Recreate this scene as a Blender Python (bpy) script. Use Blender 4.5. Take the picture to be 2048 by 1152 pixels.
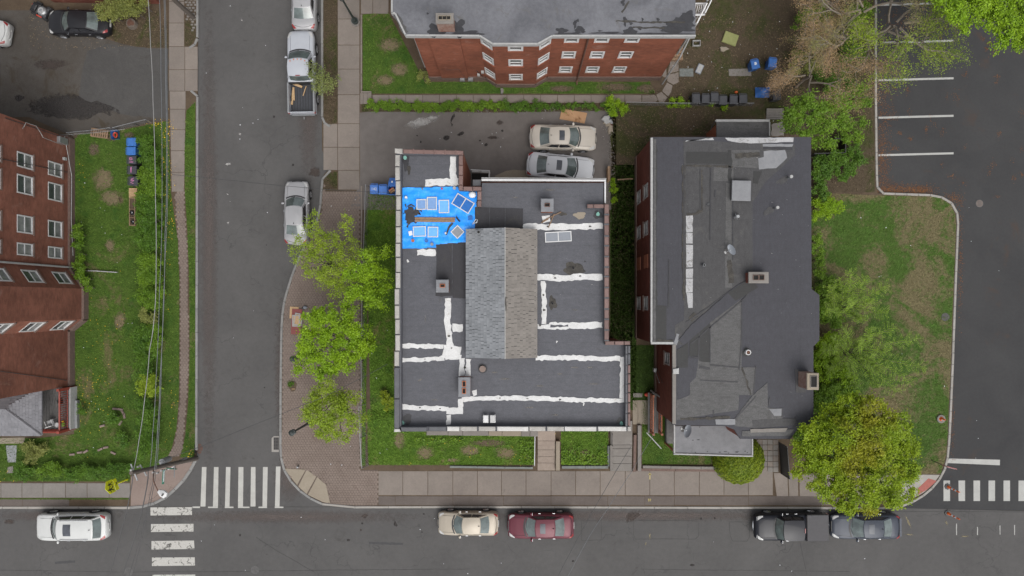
import bpy, bmesh, math, random
import numpy as np
from mathutils import Vector, Matrix, noise
random.seed(7); rng = np.random.default_rng(7)
scn = bpy.context.scene
for o in list(bpy.data.objects): bpy.data.objects.remove(o)
R = math.radians
# ------------------------------------------------------------------ camera
HC, SC, CX, CY = 52.0, 27.3, 1036.0, 605.0        # drone height (m), photo px per metre on the ground, point straight below the drone
cam = bpy.data.cameras.new('camera'); camo = bpy.data.objects.new('camera', cam)
scn.collection.objects.link(camo); scn.camera = camo
camo.location = (0, 0, HC); camo.rotation_euler = (0, 0, 0)
cam.sensor_width = 36; cam.lens = HC*SC/2048*36
cam.shift_x = (1024-CX)/2048; cam.shift_y = (CY-576)/2048
cam.clip_start = 0.5; cam.clip_end = 2000
# ------------------------------------------------------------------ sky, sun, exposure
SUN_EL, SUN_AZ = 58, 158
world = bpy.data.worlds.new('World'); scn.world = world; world.use_nodes = True
wt = world.node_tree; wn = wt.nodes; bg = wn['Background']
sky = wn.new('ShaderNodeTexSky'); sky.sky_type = 'NISHITA'; sky.sun_disc = False
sky.sun_elevation = R(SUN_EL); sky.sun_rotation = R(SUN_AZ); sky.air_density = 1.0; sky.dust_density = 4.0; sky.ozone_density = 1.0
hs = wn.new('ShaderNodeHueSaturation'); hs.inputs['Saturation'].default_value = 0.22
wt.links.new(sky.outputs[0], hs.inputs['Color']); wt.links.new(hs.outputs[0], bg.inputs['Color'])
bg.inputs['Strength'].default_value = 0.125
sl = bpy.data.lights.new('sun', 'SUN'); so = bpy.data.objects.new('sun', sl); scn.collection.objects.link(so)
sl.energy = 1.25; sl.angle = R(50); sl.color = (1.0, 0.965, 0.92)
az = R(SUN_AZ); sd = Vector((math.sin(az)*math.cos(R(SUN_EL)), math.cos(az)*math.cos(R(SUN_EL)), math.sin(R(SUN_EL))))
so.rotation_euler = sd.to_track_quat('Z', 'Y').to_euler(); so.location = (0, 0, 80)
vs = scn.view_settings; vs.view_transform = 'Standard'; vs.look = 'None'; vs.gamma = 1; vs.exposure = 0.75; vs.use_curve_mapping = False
scn.render.resolution_x = 1024; scn.render.resolution_y = 576
# ------------------------------------------------------------------ helpers
def W(px, py, z=0.0):
    k = (HC-z)/(HC*SC)
    return ((px-CX)*k, (CY-py)*k)
def WP(pts, z=0.0): return [W(p[0], p[1], z) for p in pts]
def rnd(a, b): return random.uniform(a, b)
LOCAL = {}
def tag(o, label=None, cat=None, group=None, kind=None):
    if label: o['label'] = label
    if cat: o['category'] = cat
    if group: o['group'] = group
    if kind: o['kind'] = kind
    return o
def thing(name, label, cat, loc=(0, 0, 0), rotz=0.0, group=None, kind=None, local=False):
    o = bpy.data.objects.new(name, None); scn.collection.objects.link(o)
    o.location = loc; o.rotation_euler = (0, 0, rotz); o.empty_display_size = .3
    if kind == 'structure': tag(o, kind=kind)
    else: tag(o, label, cat, group, kind)
    if not local: o['_w'] = 1
    return o
def setpar(o, p):
    o.parent = p
    if p is not None and p.get('_w') and p.type == 'EMPTY':
        o.matrix_parent_inverse = Matrix.Translation(-Vector(p.location))
def ccw(p):
    a = sum(p[i][0]*p[(i+1) % len(p)][1]-p[(i+1) % len(p)][0]*p[i][1] for i in range(len(p)))
    return list(p) if a > 0 else list(p)[::-1]
def inset(p, d):
    n = len(p); out = []
    for i in range(n):
        a, b, c = Vector(p[i-1]), Vector(p[i]), Vector(p[(i+1) % n])
        e1 = (b-a).normalized(); e2 = (c-b).normalized()
        n1 = Vector((-e1.y, e1.x)); n2 = Vector((-e2.y, e2.x)); m = n1+n2
        if m.length < 1e-6: m = n1
        m.normalize(); k = max(.35, m.dot(n1)); out.append(tuple(b+m*(d/k)))
    return out
class MB:
    def __init__(s): s.v = []; s.f = []
    def add(s, vs, fs):
        o = len(s.v); s.v += [tuple(q) for q in vs]; s.f += [tuple(i+o for i in f) for f in fs]; return s
    def prism(s, p, z0, z1, ch=0.0, bottom=True):
        p = ccw(p); n = len(p)
        rings = [[(x, y, z0) for x, y in p]]
        if ch > 0:
            rings.append([(x, y, z1-ch) for x, y in p]); q = inset(p, ch)
            rings.append([(x, y, z1) for x, y in q])
        else: rings.append([(x, y, z1) for x, y in p])
        vs = [v for r in rings for v in r]; fs = []
        for k in range(len(rings)-1):
            for i in range(n):
                j = (i+1) % n; fs.append((k*n+i, k*n+j, (k+1)*n+j, (k+1)*n+i))
        fs.append(tuple(range((len(rings)-1)*n, len(rings)*n)))
        if bottom: fs.append(tuple(range(n))[::-1])
        return s.add(vs, fs)
    def box(s, x0, y0, z0, x1, y1, z1, ch=0.0):
        x0, x1 = sorted((x0, x1)); y0, y1 = sorted((y0, y1))
        return s.prism([(x0, y0), (x1, y0), (x1, y1), (x0, y1)], z0, z1, ch)
    def obox(s, cx, cy, z0, z1, lx, ly, rot=0, ch=0.0):
        c, n = math.cos(rot), math.sin(rot)
        return s.prism([(cx+a*c-b*n, cy+a*n+b*c) for a, b in ((-lx/2, -ly/2), (lx/2, -ly/2), (lx/2, ly/2), (-lx/2, ly/2))], z0, z1, ch)
    def sheet(s, p, z):
        p = ccw(p); return s.add([(x, y, z) for x, y in p], [tuple(range(len(p)))])
    def cyl(s, x, y, z0, z1, r, n=14, r2=None):
        r2 = r if r2 is None else r2
        a = [2*math.pi*i/n for i in range(n)]
        vs = [(x+r*math.cos(t), y+r*math.sin(t), z0) for t in a]+[(x+r2*math.cos(t), y+r2*math.sin(t), z1) for t in a]
        fs = [(i, (i+1) % n, n+(i+1) % n, n+i) for i in range(n)]+[tuple(range(n, 2*n)), tuple(range(n))[::-1]]
        return s.add(vs, fs)
    def ann(s, x, y, z0, z1, ro, ri, n=18):
        a = [2*math.pi*i/n for i in range(n)]; vs = []
        for r, z in ((ro, z0), (ro, z1), (ri, z1), (ri, z0)): vs += [(x+r*math.cos(t), y+r*math.sin(t), z) for t in a]
        fs = [(k*n+i, k*n+(i+1) % n, ((k+1) % 4)*n+(i+1) % n, ((k+1) % 4)*n+i) for k in range(4) for i in range(n)]
        return s.add(vs, fs)
    def tube(s, pts, r, n=6, r2=None, cap=True):
        pts = [Vector(p) for p in pts]; m = len(pts); r2 = r if r2 is None else r2; vs = []
        for i, p in enumerate(pts):
            d = (pts[min(i+1, m-1)]-pts[max(i-1, 0)]); d = d.normalized() if d.length > 1e-9 else Vector((0, 0, 1))
            u = d.orthogonal().normalized() if abs(d.z) > .95 else d.cross(Vector((0, 0, 1))).normalized()
            w = d.cross(u); rr = r+(r2-r)*i/max(1, m-1)
            for k in range(n):
                t = 2*math.pi*k/n; vs.append(p+(u*math.cos(t)+w*math.sin(t))*rr)
        fs = [(i*n+k, i*n+(k+1) % n, (i+1)*n+(k+1) % n, (i+1)*n+k) for i in range(m-1) for k in range(n)]
        if cap: fs += [tuple(range(n))[::-1], tuple(range((m-1)*n, m*n))]
        return s.add(vs, fs)
    def ell(s, c, rx, ry, rz, nu=12, nv=7, rot=0):
        vs = []; fs = []; cs, sn = math.cos(rot), math.sin(rot)
        for j in range(nv+1):
            ph = math.pi*j/nv-math.pi/2
            for i in range(nu):
                th = 2*math.pi*i/nu; x, y = rx*math.cos(ph)*math.cos(th), ry*math.cos(ph)*math.sin(th)
                vs.append((c[0]+x*cs-y*sn, c[1]+x*sn+y*cs, c[2]+rz*math.sin(ph)))
        for j in range(nv):
            for i in range(nu): fs.append((j*nu+i, j*nu+(i+1) % nu, (j+1)*nu+(i+1) % nu, (j+1)*nu+i))
        return s.add(vs, fs)
    def grid(s, fn, nu, nv, flip=False):
        vs = [fn(i/nu, j/nv) for j in range(nv+1) for i in range(nu+1)]
        fs = [(j*(nu+1)+i, j*(nu+1)+i+1, (j+1)*(nu+1)+i+1, (j+1)*(nu+1)+i) for j in range(nv) for i in range(nu)]
        if flip: fs = [f[::-1] for f in fs]
        return s.add(vs, fs)
    def xf(s, m): s.v = [tuple(m @ Vector(q)) for q in s.v]; return s
    def mesh(s, name, mat, smooth=False):
        me = bpy.data.meshes.new(name); me.from_pydata(s.v, [], s.f); me.materials.append(mat)
        if smooth: me.polygons.foreach_set('use_smooth', [True]*len(me.polygons))
        me.update(); return me
    def obj(s, name, mat, parent=None, label=None, cat=None, group=None, kind=None, smooth=False):
        o = bpy.data.objects.new(name, s.mesh(name, mat, smooth)); scn.collection.objects.link(o)
        setpar(o, parent); return tag(o, label, cat, group, kind)
def copy_tree(o, parent=None):
    c = o.copy(); scn.collection.objects.link(c)
    if parent is not None: c.parent = parent
    for ch in list(o.children): copy_tree(ch, c)
    return c
def npmesh(name, verts, faces_n, mat, parent=None, label=None, cat=None, group=None, kind=None):
    """verts (N*k,3) array of separate k-gons"""
    k = faces_n; n = len(verts)//k
    me = bpy.data.meshes.new(name); me.vertices.add(len(verts)); me.vertices.foreach_set('co', verts.astype(np.float32).ravel())
    me.loops.add(len(verts)); me.loops.foreach_set('vertex_index', np.arange(len(verts), dtype=np.int32))
    me.polygons.add(n); me.polygons.foreach_set('loop_start', np.arange(0, n*k, k, dtype=np.int32))
    me.update(calc_edges=True); me.materials.append(mat)
    o = bpy.data.objects.new(name, me); scn.collection.objects.link(o); setpar(o, parent)
    return tag(o, label, cat, group, kind)
def inpoly(p, xs, ys):
    c = np.zeros(len(xs), bool); n = len(p); j = n-1
    for i in range(n):
        xi, yi = p[i]; xj, yj = p[j]
        if yi != yj:
            t = ((yi > ys) != (yj > ys)) & (xs < (xj-xi)*(ys-yi)/(yj-yi)+xi); c ^= t
        j = i
    return c
def ragged(p, amp=.05, step=.18):
    out = []; n = len(p)
    for i in range(n):
        a, b = Vector(p[i]), Vector(p[(i+1) % n]); L = (b-a).length; k = max(1, int(L/step)); d = (b-a)/k
        nn = Vector((-d.y, d.x)).normalized() if d.length > 0 else Vector((0, 0))
        for q in range(k): out.append(tuple(a+d*(q+(rnd(-.3, .3) if q else 0))+nn*rnd(-amp, amp)))
    return out
def strip(pts, w, amp=.03):
    """ragged polygon around a polyline"""
    L = []; Rr = []; pts = [Vector(p) for p in pts]
    for i, p in enumerate(pts):
        d = (pts[min(i+1, len(pts)-1)]-pts[max(i-1, 0)]).normalized(); n = Vector((-d.y, d.x))
        L.append(tuple(p+n*w/2)); Rr.append(tuple(p-n*w/2))
    return ragged(L+Rr[::-1], amp)
def blob(x, y, rx, ry, n=22, j=.3, rot=0):
    out = []; ph = rnd(0, 6); c, s = math.cos(rot), math.sin(rot)
    for i in range(n):
        t = 2*math.pi*i/n; k = 1+j*(.5*math.sin(3*t+ph)+.35*math.sin(5*t+2*ph))+rnd(-j, j)*.4
        a, b = rx*k*math.cos(t), ry*k*math.sin(t); out.append((x+a*c-b*s, y+a*s+b*c))
    return out
# ------------------------------------------------------------------ materials
class NT:
    def __init__(s, name, rough=.8, spec=.5):
        m = bpy.data.materials.new(name); m.use_nodes = True; s.m = m; s.t = m.node_tree; s.n = s.t.nodes
        s.p = s.n['Principled BSDF']; s.p.inputs['Roughness'].default_value = rough; s.p.inputs['Specular IOR Level'].default_value = spec
        s.pos = s.n.new('ShaderNodeNewGeometry').outputs['Position']
    def L(s, a, b): s.t.links.new(a, b)
    def mapv(s, vec, sx, sy, sz):
        q = s.n.new('ShaderNodeMapping'); q.inputs['Scale'].default_value = (sx, sy, sz); s.L(vec, q.inputs['Vector']); return q.outputs[0]
    def noise(s, scale, detail=4, rough=.6, vec=None, dist=0):
        q = s.n.new('ShaderNodeTexNoise'); q.inputs['Scale'].default_value = scale; q.inputs['Detail'].default_value = detail
        q.inputs['Roughness'].default_value = rough; q.inputs['Distortion'].default_value = dist
        s.L(s.pos if vec is None else vec, q.inputs['Vector']); return q.outputs['Fac']
    def vor(s, scale, feature='F1', vec=None):
        q = s.n.new('ShaderNodeTexVoronoi'); q.feature = feature; q.inputs['Scale'].default_value = scale
        s.L(s.pos if vec is None else vec, q.inputs['Vector']); return q.outputs['Distance']
    def ramp(s, f, stops):
        q = s.n.new('ShaderNodeValToRGB'); e = q.color_ramp.elements
        while len(e) < len(stops): e.new(.5)
        for i, (a, c) in enumerate(stops):
            e[i].position = a; e[i].color = (c, c, c, 1) if isinstance(c, (int, float)) else (*c, 1)
        s.L(f, q.inputs[0]); return q.outputs[0]
    def mix(s, f, a, b, mode='MIX'):
        q = s.n.new('ShaderNodeMix'); q.data_type = 'RGBA'; q.blend_type = mode
        for k, x in ((0, f), (6, a), (7, b)):
            if isinstance(x, (int, float)): q.inputs[k].default_value = x if k == 0 else (x, x, x, 1)
            elif isinstance(x, (tuple, list)): q.inputs[k].default_value = (*x, 1)
            else: s.L(x, q.inputs[k])
        return q.outputs[2]
    def math(s, op, a, b=None):
        q = s.n.new('ShaderNodeMath'); q.operation = op
        for k, x in ((0, a), (1, b)):
            if x is None: continue
            if isinstance(x, (int, float)): q.inputs[k].default_value = x
            else: s.L(x, q.inputs[k])
        return q.outputs[0]
    def island(s):
        return s.n.new('ShaderNodeNewGeometry').outputs['Random Per Island']
    def objrand(s):
        return s.n.new('ShaderNodeObjectInfo').outputs['Random']
    def col(s, c): s.L(c, s.p.inputs['Base Color']); return s
    def bump(s, h, strength=.3, dist=.02):
        q = s.n.new('ShaderNodeBump'); q.inputs['Strength'].default_value = strength; q.inputs['Distance'].default_value = dist
        s.L(h, q.inputs['Height']); s.L(q.outputs[0], s.p.inputs['Normal']); return s
def sc(c, k): return tuple(min(1, x*k) for x in c)
KA = .74                                                    # albedo scale of all non-plant surfaces
def plain(name, c, rough=.6, metal=0, spec=.5, var=.12, scale=6, bump=0, coat=0):
    c = sc(c, KA); t = NT(name, rough, spec); t.p.inputs['Metallic'].default_value = metal; t.p.inputs['Coat Weight'].default_value = coat; t.p.inputs['Coat Roughness'].default_value = .06
    n = t.noise(scale, 5, .65); t.col(t.ramp(n, [(.25, sc(c, 1-var*1.6)), (.75, sc(c, 1+var))]))
    if bump: t.bump(t.noise(scale*8, 3), bump, .01)
    return t.m
def mottled(name, c1, c2, s1=.35, s2=9, rough=.9, grit=.25, grits=60, stain=None, stain_s=.6, stain_lo=.62, objvar=0, bump=.25, cracks=None, sp=None, spt=.72):
    c1, c2 = sc(c1, KA), sc(c2, KA); stain = stain and sc(stain, KA); sp = sp and sc(sp, KA)
    t = NT(name, rough, .3)
    a = t.noise(s1, 5, .65, dist=.6); b = t.noise(s2, 4, .7); g = t.noise(grits, 2, .6)
    c = t.ramp(t.math('ADD', t.math('MULTIPLY', a, .65), t.math('MULTIPLY', b, .35)), [(.36, c1), (.64, c2)])
    c = t.mix(1.0, c, t.ramp(g, [(.3, 1-grit), (.7, 1+grit*.6 if grit < .6 else 1)]), 'MULTIPLY')
    if stain is not None:
        m = t.ramp(t.noise(stain_s, 6, .7, dist=1.2), [(stain_lo, 0), (stain_lo+.1, 1)]); c = t.mix(m, c, stain)
    if sp is not None:
        c = t.mix(t.ramp(t.noise(14, 2, .5), [(spt, 0), (spt+.03, 1)]), c, sp)
    if cracks:
        w = t.n.new('ShaderNodeVectorMath'); w.operation = 'ADD'
        nn = t.n.new('ShaderNodeTexNoise'); nn.inputs['Scale'].default_value = 1.1; nn.inputs['Detail'].default_value = 5; t.L(t.pos, nn.inputs['Vector'])
        ms = t.n.new('ShaderNodeVectorMath'); ms.operation = 'SCALE'; ms.inputs['Scale'].default_value = 1.6; t.L(nn.outputs['Color'], ms.inputs[0])
        t.L(t.pos, w.inputs[0]); t.L(ms.outputs[0], w.inputs[1])
        d = t.vor(cracks[0], 'DISTANCE_TO_EDGE', w.outputs[0]); m = t.ramp(d, [(cracks[1]*.5, 1), (cracks[1], 0)])
        m = t.math('MULTIPLY', m, t.ramp(t.noise(.16, 3), [(.45, 0), (.6, 1)])); c = t.mix(t.math('MULTIPLY', m, .75), c, cracks[2])
    if objvar:
        c = t.mix(1.0, c, t.ramp(t.objrand(), [(0, 1-objvar), (1, 1.0)]), 'MULTIPLY')
    t.col(c)
    if bump: t.bump(g, bump, .01)
    return t.m
M = {}
def soft(name, c1, c2, a=.9, edge=.35):
    t = NT(name, .9, .3); g = t.n.new('ShaderNodeTexCoord').outputs['Generated']
    q = t.n.new('ShaderNodeVectorMath'); q.operation = 'SUBTRACT'; q.inputs[1].default_value = (.5, .5, 0); t.L(g, q.inputs[0]); q2 = t.n.new('ShaderNodeVectorMath'); q2.operation = 'MULTIPLY'; q2.inputs[1].default_value = (2, 2, 0); t.L(q.outputs[0], q2.inputs[0])
    ln = t.n.new('ShaderNodeVectorMath'); ln.operation = 'LENGTH'; t.L(q2.outputs[0], ln.inputs[0])
    f = t.math('SUBTRACT', 1.0, ln.outputs['Value']); n = t.noise(3.5, 6, .75, dist=.8); f = t.math('ADD', f, t.math('MULTIPLY', t.math('SUBTRACT', n, .5), 1.7))
    t.col(t.ramp(t.noise(7, 4, .7), [(.3, sc(c1, KA)), (.7, sc(c2, KA))])); al = t.math('MULTIPLY', t.ramp(f, [(.12, 0), (.12+edge, 1)]), a)
    t.L(al, t.p.inputs['Alpha']); return t.m
M['asphalt'] = mottled('asphalt_road', (.080, .078, .077), (.106, .103, .101), .22, 3, .95, .22, 45, stain=(.062, .057, .055), stain_s=.55, stain_lo=.64, cracks=(.22, .006, (.04, .04, .04)))
M['asphalt_lot'] = mottled('asphalt_drive', (.128, .114, .106), (.170, .154, .144), .3, 2.5, .95, .2, 45, stain=(.05, .043, .04), stain_s=1.6, stain_lo=.70, sp=(.3, .28, .26), spt=.79)
M['asphalt_dark'] = mottled('asphalt_new', (.040, .040, .042), (.055, .055, .056), .25, 5, .95, .25, 50, stain=(.060, .046, .040), stain_s=.35, stain_lo=.60, sp=(.15, .13, .12), spt=.78)
M['asphalt_old'] = mottled('asphalt_old_lot', (.072, .062, .052), (.096, .088, .080), .35, 3, .95, .3, 50, stain=(.060, .048, .034), stain_s=.4, stain_lo=.55, cracks=(.35, .008, (.035, .033, .028)), sp=(.15, .12, .06), spt=.76)
M['asphalt_patch'] = mottled('asphalt_patch', (.066, .064, .062), (.086, .083, .08), .5, 4, .95, .28, 40, stain=(.055, .05, .045), stain_s=.5, stain_lo=.6, cracks=(.3, .008, (.035, .033, .03)))
M['oil'] = soft('oil_stain', (.030, .027, .026), (.048, .043, .040), .9)
M['stain'] = soft('brown_stain', (.062, .048, .042), (.08, .064, .057), .75, .5)
M['concrete'] = mottled('sidewalk_concrete', (.195, .168, .148), (.245, .212, .186), .6, 6, .9, .12, 40, objvar=.13, stain=(.17, .145, .126), stain_s=1.5, stain_lo=.62, sp=(.15, .13, .12), spt=.8)
M['concrete_grey'] = mottled('grey_concrete', (.19, .175, .16), (.245, .228, .21), .6, 6, .9, .12, 40, objvar=.12, stain=(.20, .18, .16), stain_s=1.5, stain_lo=.62)
M['concrete_tan'] = mottled('ramp_concrete', (.26, .222, .172), (.31, .268, .21), .6, 6, .9, .1, 40, objvar=.06)
M['concrete_red'] = mottled('pinkish_concrete', (.205, .155, .135), (.25, .195, .17), .6, 6, .9, .12, 40, cracks=(.5, .012, (.08, .06, .05)))
M['kerb'] = mottled('granite_kerb', (.22, .22, .215), (.29, .285, .275), 1.2, 12, .85, .2, 60, objvar=.15)
M['kerb_white'] = mottled('concrete_kerb', (.29, .275, .25), (.37, .35, .325), .9, 10, .85, .15, 60, objvar=.1)
M['verge'] = mottled('asphalt_verge', (.115, .095, .085), (.15, .128, .115), .5, 5, .95, .2, 50, objvar=.12)
M['paver'] = mottled('clay_paver', (.165, .128, .108), (.225, .18, .155), .5, 5, .9, .15, 40, stain=(.16, .12, .10), stain_s=.6, stain_lo=.6)
M['paver_bed'] = mottled('paver_sand_joint', (.10, .075, .062), (.14, .11, .09), 2, 8, .95, .2, 40)
M['tactile'] = plain('red_tactile', (.33, .10, .08), .8)
M['soil'] = mottled('bare_soil', (.075, .052, .034), (.12, .088, .058), .5, 6, .95, .35, 30, sp=(.22, .18, .14), spt=.78)
M['drysoft'] = soft('worn_dry_grass', (.165, .130, .075), (.21, .165, .10), .8, .5); M['soilsoft'] = soft('worn_soil', (.11, .08, .055), (.15, .11, .075), .8, .5)
M['dry'] = mottled('dry_straw_soil', (.16, .125, .075), (.22, .175, .11), .8, 6, .95, .35, 30)
M['mulch'] = mottled('pine_litter', (.15, .06, .022), (.22, .10, .04), 2, 8, .95, .3, 40)
def grassmat(name, g1, g2, dry, lo, s=.33, isl=False, dark=None):
    t = NT(name, .85, .2)
    a = t.noise(s, 6, .68, dist=.8); b = t.noise(2.6, 4, .6)
    c = t.ramp(b, [(.3, g1), (.7, g2)])
    if dark is not None: c = t.mix(t.ramp(t.noise(.8, 4, .6), [(.55, 0), (.7, 1)]), c, dark)
    m = t.ramp(t.math('ADD', t.math('MULTIPLY', a, .72), t.math('MULTIPLY', t.noise(5, 4, .7), .28)), [(lo, 0), (lo+.09, 1)])
    c = t.mix(m, c, dry)
    if isl: c = t.mix(1.0, c, t.ramp(t.island(), [(0, .68), (1, 1.25)]), 'MULTIPLY'); t.p.inputs['Roughness'].default_value = .7
    else:
        g = t.noise(34, 3, .7); c = t.mix(1.0, c, t.ramp(g, [(.3, .62), (.7, 1.18)]), 'MULTIPLY'); t.bump(g, .6, .04)
    t.col(c); return t.m
GR = {'lot': ((.060, .122, .012), (.100, .172, .022), (.165, .145, .060), .55, .5, (.042, .095, .012)),
      'west': ((.045, .088, .011), (.070, .120, .017), (.130, .115, .052), .545, .3, (.033, .078, .010)),
      'east': ((.058, .098, .018), (.058, .118, .018), (.150, .128, .066), .475, .28, None),
      'yard': ((.042, .048, .016), (.056, .058, .018), (.080, .060, .038), .43, .3, None),
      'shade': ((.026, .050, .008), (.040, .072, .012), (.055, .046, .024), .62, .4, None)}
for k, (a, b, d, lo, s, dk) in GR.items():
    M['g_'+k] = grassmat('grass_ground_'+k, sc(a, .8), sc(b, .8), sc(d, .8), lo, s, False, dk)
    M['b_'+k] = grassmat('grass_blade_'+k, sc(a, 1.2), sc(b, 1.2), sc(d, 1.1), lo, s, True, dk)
def leafmat(name, c1, c2, c3=None, trans=.35):
    c1, c2 = sc(c1, 1.24), sc(c2, 1.24)
    t = NT(name, .55, .35)
    b = t.noise(.9, 3, .6); c = t.ramp(b, [(.3, c1), (.72, c2)])
    if c3: c = t.mix(t.ramp(t.noise(.35, 3, .5), [(.5, 0), (.62, 1)]), c, c3)
    c = t.mix(1.0, c, t.ramp(t.island(), [(0, .72), (1, 1.25)]), 'MULTIPLY'); t.col(c)
    tr = t.n.new('ShaderNodeBsdfTranslucent'); t.L(c, tr.inputs[0]); mx = t.n.new('ShaderNodeMixShader'); mx.inputs[0].default_value = trans
    t.L(t.p.outputs[0], mx.inputs[1]); t.L(tr.outputs[0], mx.inputs[2]); t.L(mx.outputs[0], t.n['Material Output'].inputs[0]); return t.m
M['leaf_bright'] = leafmat('leaf_bright', (.120, .215, .004), (.185, .290, .008))
M['leaf_yellow'] = leafmat('leaf_yellowgreen', (.135, .205, .010), (.195, .260, .018))
M['leaf_spray'] = leafmat('leaf_spray', (.105, .180, .012), (.165, .250, .022))
M['leaf_maple'] = leafmat('leaf_maple', (.125, .195, .004), (.185, .250, .007), (.225, .235, .009))
M['leaf_mid'] = leafmat('leaf_mid', (.070, .140, .008), (.120, .205, .014))
M['leaf_dark'] = leafmat('leaf_dark', (.042, .100, .008), (.080, .155, .012))
M['leaf_olive'] = leafmat('leaf_olive', (.125, .145, .035), (.18, .195, .05))
M['leaf_topiary'] = leafmat('leaf_topiary', (.095, .140, .004), (.145, .185, .006), None, .2)
M['leaf_brown'] = leafmat('brown_catkin', (.19, .120, .060), (.28, .19, .105), (.16, .165, .045), .2)
M['bark'] = plain('bark', (.13, .105, .085), .9, var=.3, scale=12)
M['bark_pale'] = plain('bark_pale', (.26, .22, .18), .9, var=.25, scale=8)
M['straw'] = plain('dead_twig', (.20, .15, .09), .9)
M['dandelion'] = plain('dandelion_yellow', (.75, .48, .02), .7)
def brickmat(name, c1, c2, mortar, streak=.35):
    c1, c2, mortar = sc(c1, KA), sc(c2, KA), sc(mortar, KA); t = NT(name, .9, .25); g = t.n.new('ShaderNodeNewGeometry')
    cr = t.n.new('ShaderNodeVectorMath'); cr.operation = 'CROSS_PRODUCT'; t.L(g.outputs['Normal'], cr.inputs[0]); cr.inputs[1].default_value = (0, 0, 1)
    dt = t.n.new('ShaderNodeVectorMath'); dt.operation = 'DOT_PRODUCT'; t.L(cr.outputs[0], dt.inputs[0]); t.L(t.pos, dt.inputs[1])
    sx = t.n.new('ShaderNodeSeparateXYZ'); t.L(t.pos, sx.inputs[0]); cb = t.n.new('ShaderNodeCombineXYZ'); t.L(dt.outputs['Value'], cb.inputs[0]); t.L(sx.outputs[2], cb.inputs[1])
    b = t.n.new('ShaderNodeTexBrick'); t.L(cb.outputs[0], b.inputs['Vector']); b.inputs['Scale'].default_value = 1
    b.inputs['Brick Width'].default_value = .22; b.inputs['Row Height'].default_value = .075; b.inputs['Mortar Size'].default_value = .006
    b.inputs['Color1'].default_value = (*c1, 1); b.inputs['Color2'].default_value = (*c2, 1); b.inputs['Mortar'].default_value = (*mortar, 1)
    st = t.noise(1, 5, .7, t.mapv(cb.outputs[0], 1.6, 2.6, 1)); c = t.mix(1.0, b.outputs['Color'], t.ramp(st, [(.28, 1-streak*.8), (.72, 1.16)]), 'MULTIPLY')
    bl = t.noise(.45, 4, .6); c = t.mix(1.0, c, t.ramp(bl, [(.28, .66), (.68, 1.12)]), 'MULTIPLY')
    wz = t.ramp(t.noise(.7, 5, .7, dist=1), [(.60, 0), (.72, .5)]); c = t.mix(wz, c, (.22, .135, .11))
    t.col(c); t.bump(b.outputs['Fac'], -.4, .01); return t.m
M['brick'] = brickmat('red_brick', (.225, .070, .038), (.27, .088, .05), (.20, .10, .07))
M['brick_w'] = brickmat('brown_brick', (.225, .082, .054), (.27, .104, .070), (.21, .12, .09))
M['brick_e'] = brickmat('dark_red_brick', (.165, .048, .033), (.195, .058, .040), (.15, .07, .05))
M['stone_base'] = plain('brownstone_base', (.15, .10, .082), .9, var=.2, bump=.3)
def membrane(name, c, seam=1.0, axis=0, stain=(.05, .045, .04), slo=.66, grit=1.0):
    c, stain = sc(c, KA), sc(stain, KA); t = NT(name, .72, .45); n1 = t.noise(.5, 6, .7, dist=1); n2 = t.noise(17, 4, .75); n3 = t.noise(1, 5, .75, t.mapv(t.pos, .5, 4, 1))
    cc = t.ramp(t.math('ADD', t.math('MULTIPLY', n1, .6), t.math('MULTIPLY', n3, .4)), [(.32, sc(c, .86)), (.68, sc(c, 1.1))])
    cc = t.mix(1.0, cc, t.ramp(n2, [(.3, 1-.26*grit), (.7, 1+.22*grit)]), 'MULTIPLY')
    n4 = t.noise(2.2, 6, .75, t.mapv(t.pos, 2.2 if axis == 0 else 1.1, 1.1 if axis == 0 else 2.2, 1)); cc = t.mix(1.0, cc, t.ramp(n4, [(.3, 1-.16*grit), (.7, 1+.16*grit)]), 'MULTIPLY')
    sx = t.n.new('ShaderNodeSeparateXYZ'); t.L(t.pos, sx.inputs[0]); v = sx.outputs[axis]
    fr = t.math('FRACT', t.math('DIVIDE', t.math('ADD', v, 500.3), seam)); m = t.ramp(fr, [(.0, .86), (.03, .9), (.05, 1)])
    cc = t.mix(1.0, cc, m, 'MULTIPLY')
    st = t.ramp(t.noise(.8, 6, .7, dist=1.5), [(slo, 0), (slo+.08, .6)]); cc = t.mix(st, cc, stain)
    cc = t.mix(t.ramp(t.noise(11, 2, .4), [(.80, 0), (.82, .8)]), cc, (.55, .53, .5))
    t.col(cc); t.bump(t.noise(3, 4), .15, .02); return t.m
M['roof_main'] = membrane('grey_roll_roofing', (.082, .084, .097), 1.02, 1)
M['roof_dark'] = membrane('black_roll_roofing', (.028, .027, .032), 1.1, 0, (.06, .052, .04), .6)
M['roof_east'] = membrane('blue_grey_roll_roofing', (.038, .038, .047), .98, 0, (.05, .048, .048), .7)
M['roof_e2'] = membrane('grey_cap_sheet', (.048, .047, .049), .9, 0, (.075, .072, .068), .57, 1.4)
M['roof_e3'] = membrane('charcoal_cap_sheet', (.026, .026, .026), 1, 1)
M['roof_e4'] = membrane('brown_grey_cap_sheet', (.080, .079, .079), .7, 1, (.045, .043, .042), .56, 1.7)
M['roof_north'] = mottled('aluminium_coated_roof', (.098, .100, .112), (.172, .175, .192), .45, 4, .6, .15, 30, stain=(.115, .112, .11), stain_s=.7, stain_lo=.58, sp=(.06, .06, .065), spt=.80)
M['roof_porch'] = mottled('grey_coated_roof', (.135, .137, .145), (.20, .20, .212), .5, 3, .6, .15, 30, stain=(.12, .12, .13), stain_s=1.2, stain_lo=.60)
M['tar'] = mottled('black_tar', (.028, .028, .032), (.05, .05, .055), 1.5, 8, .5, .2, 40)
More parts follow.
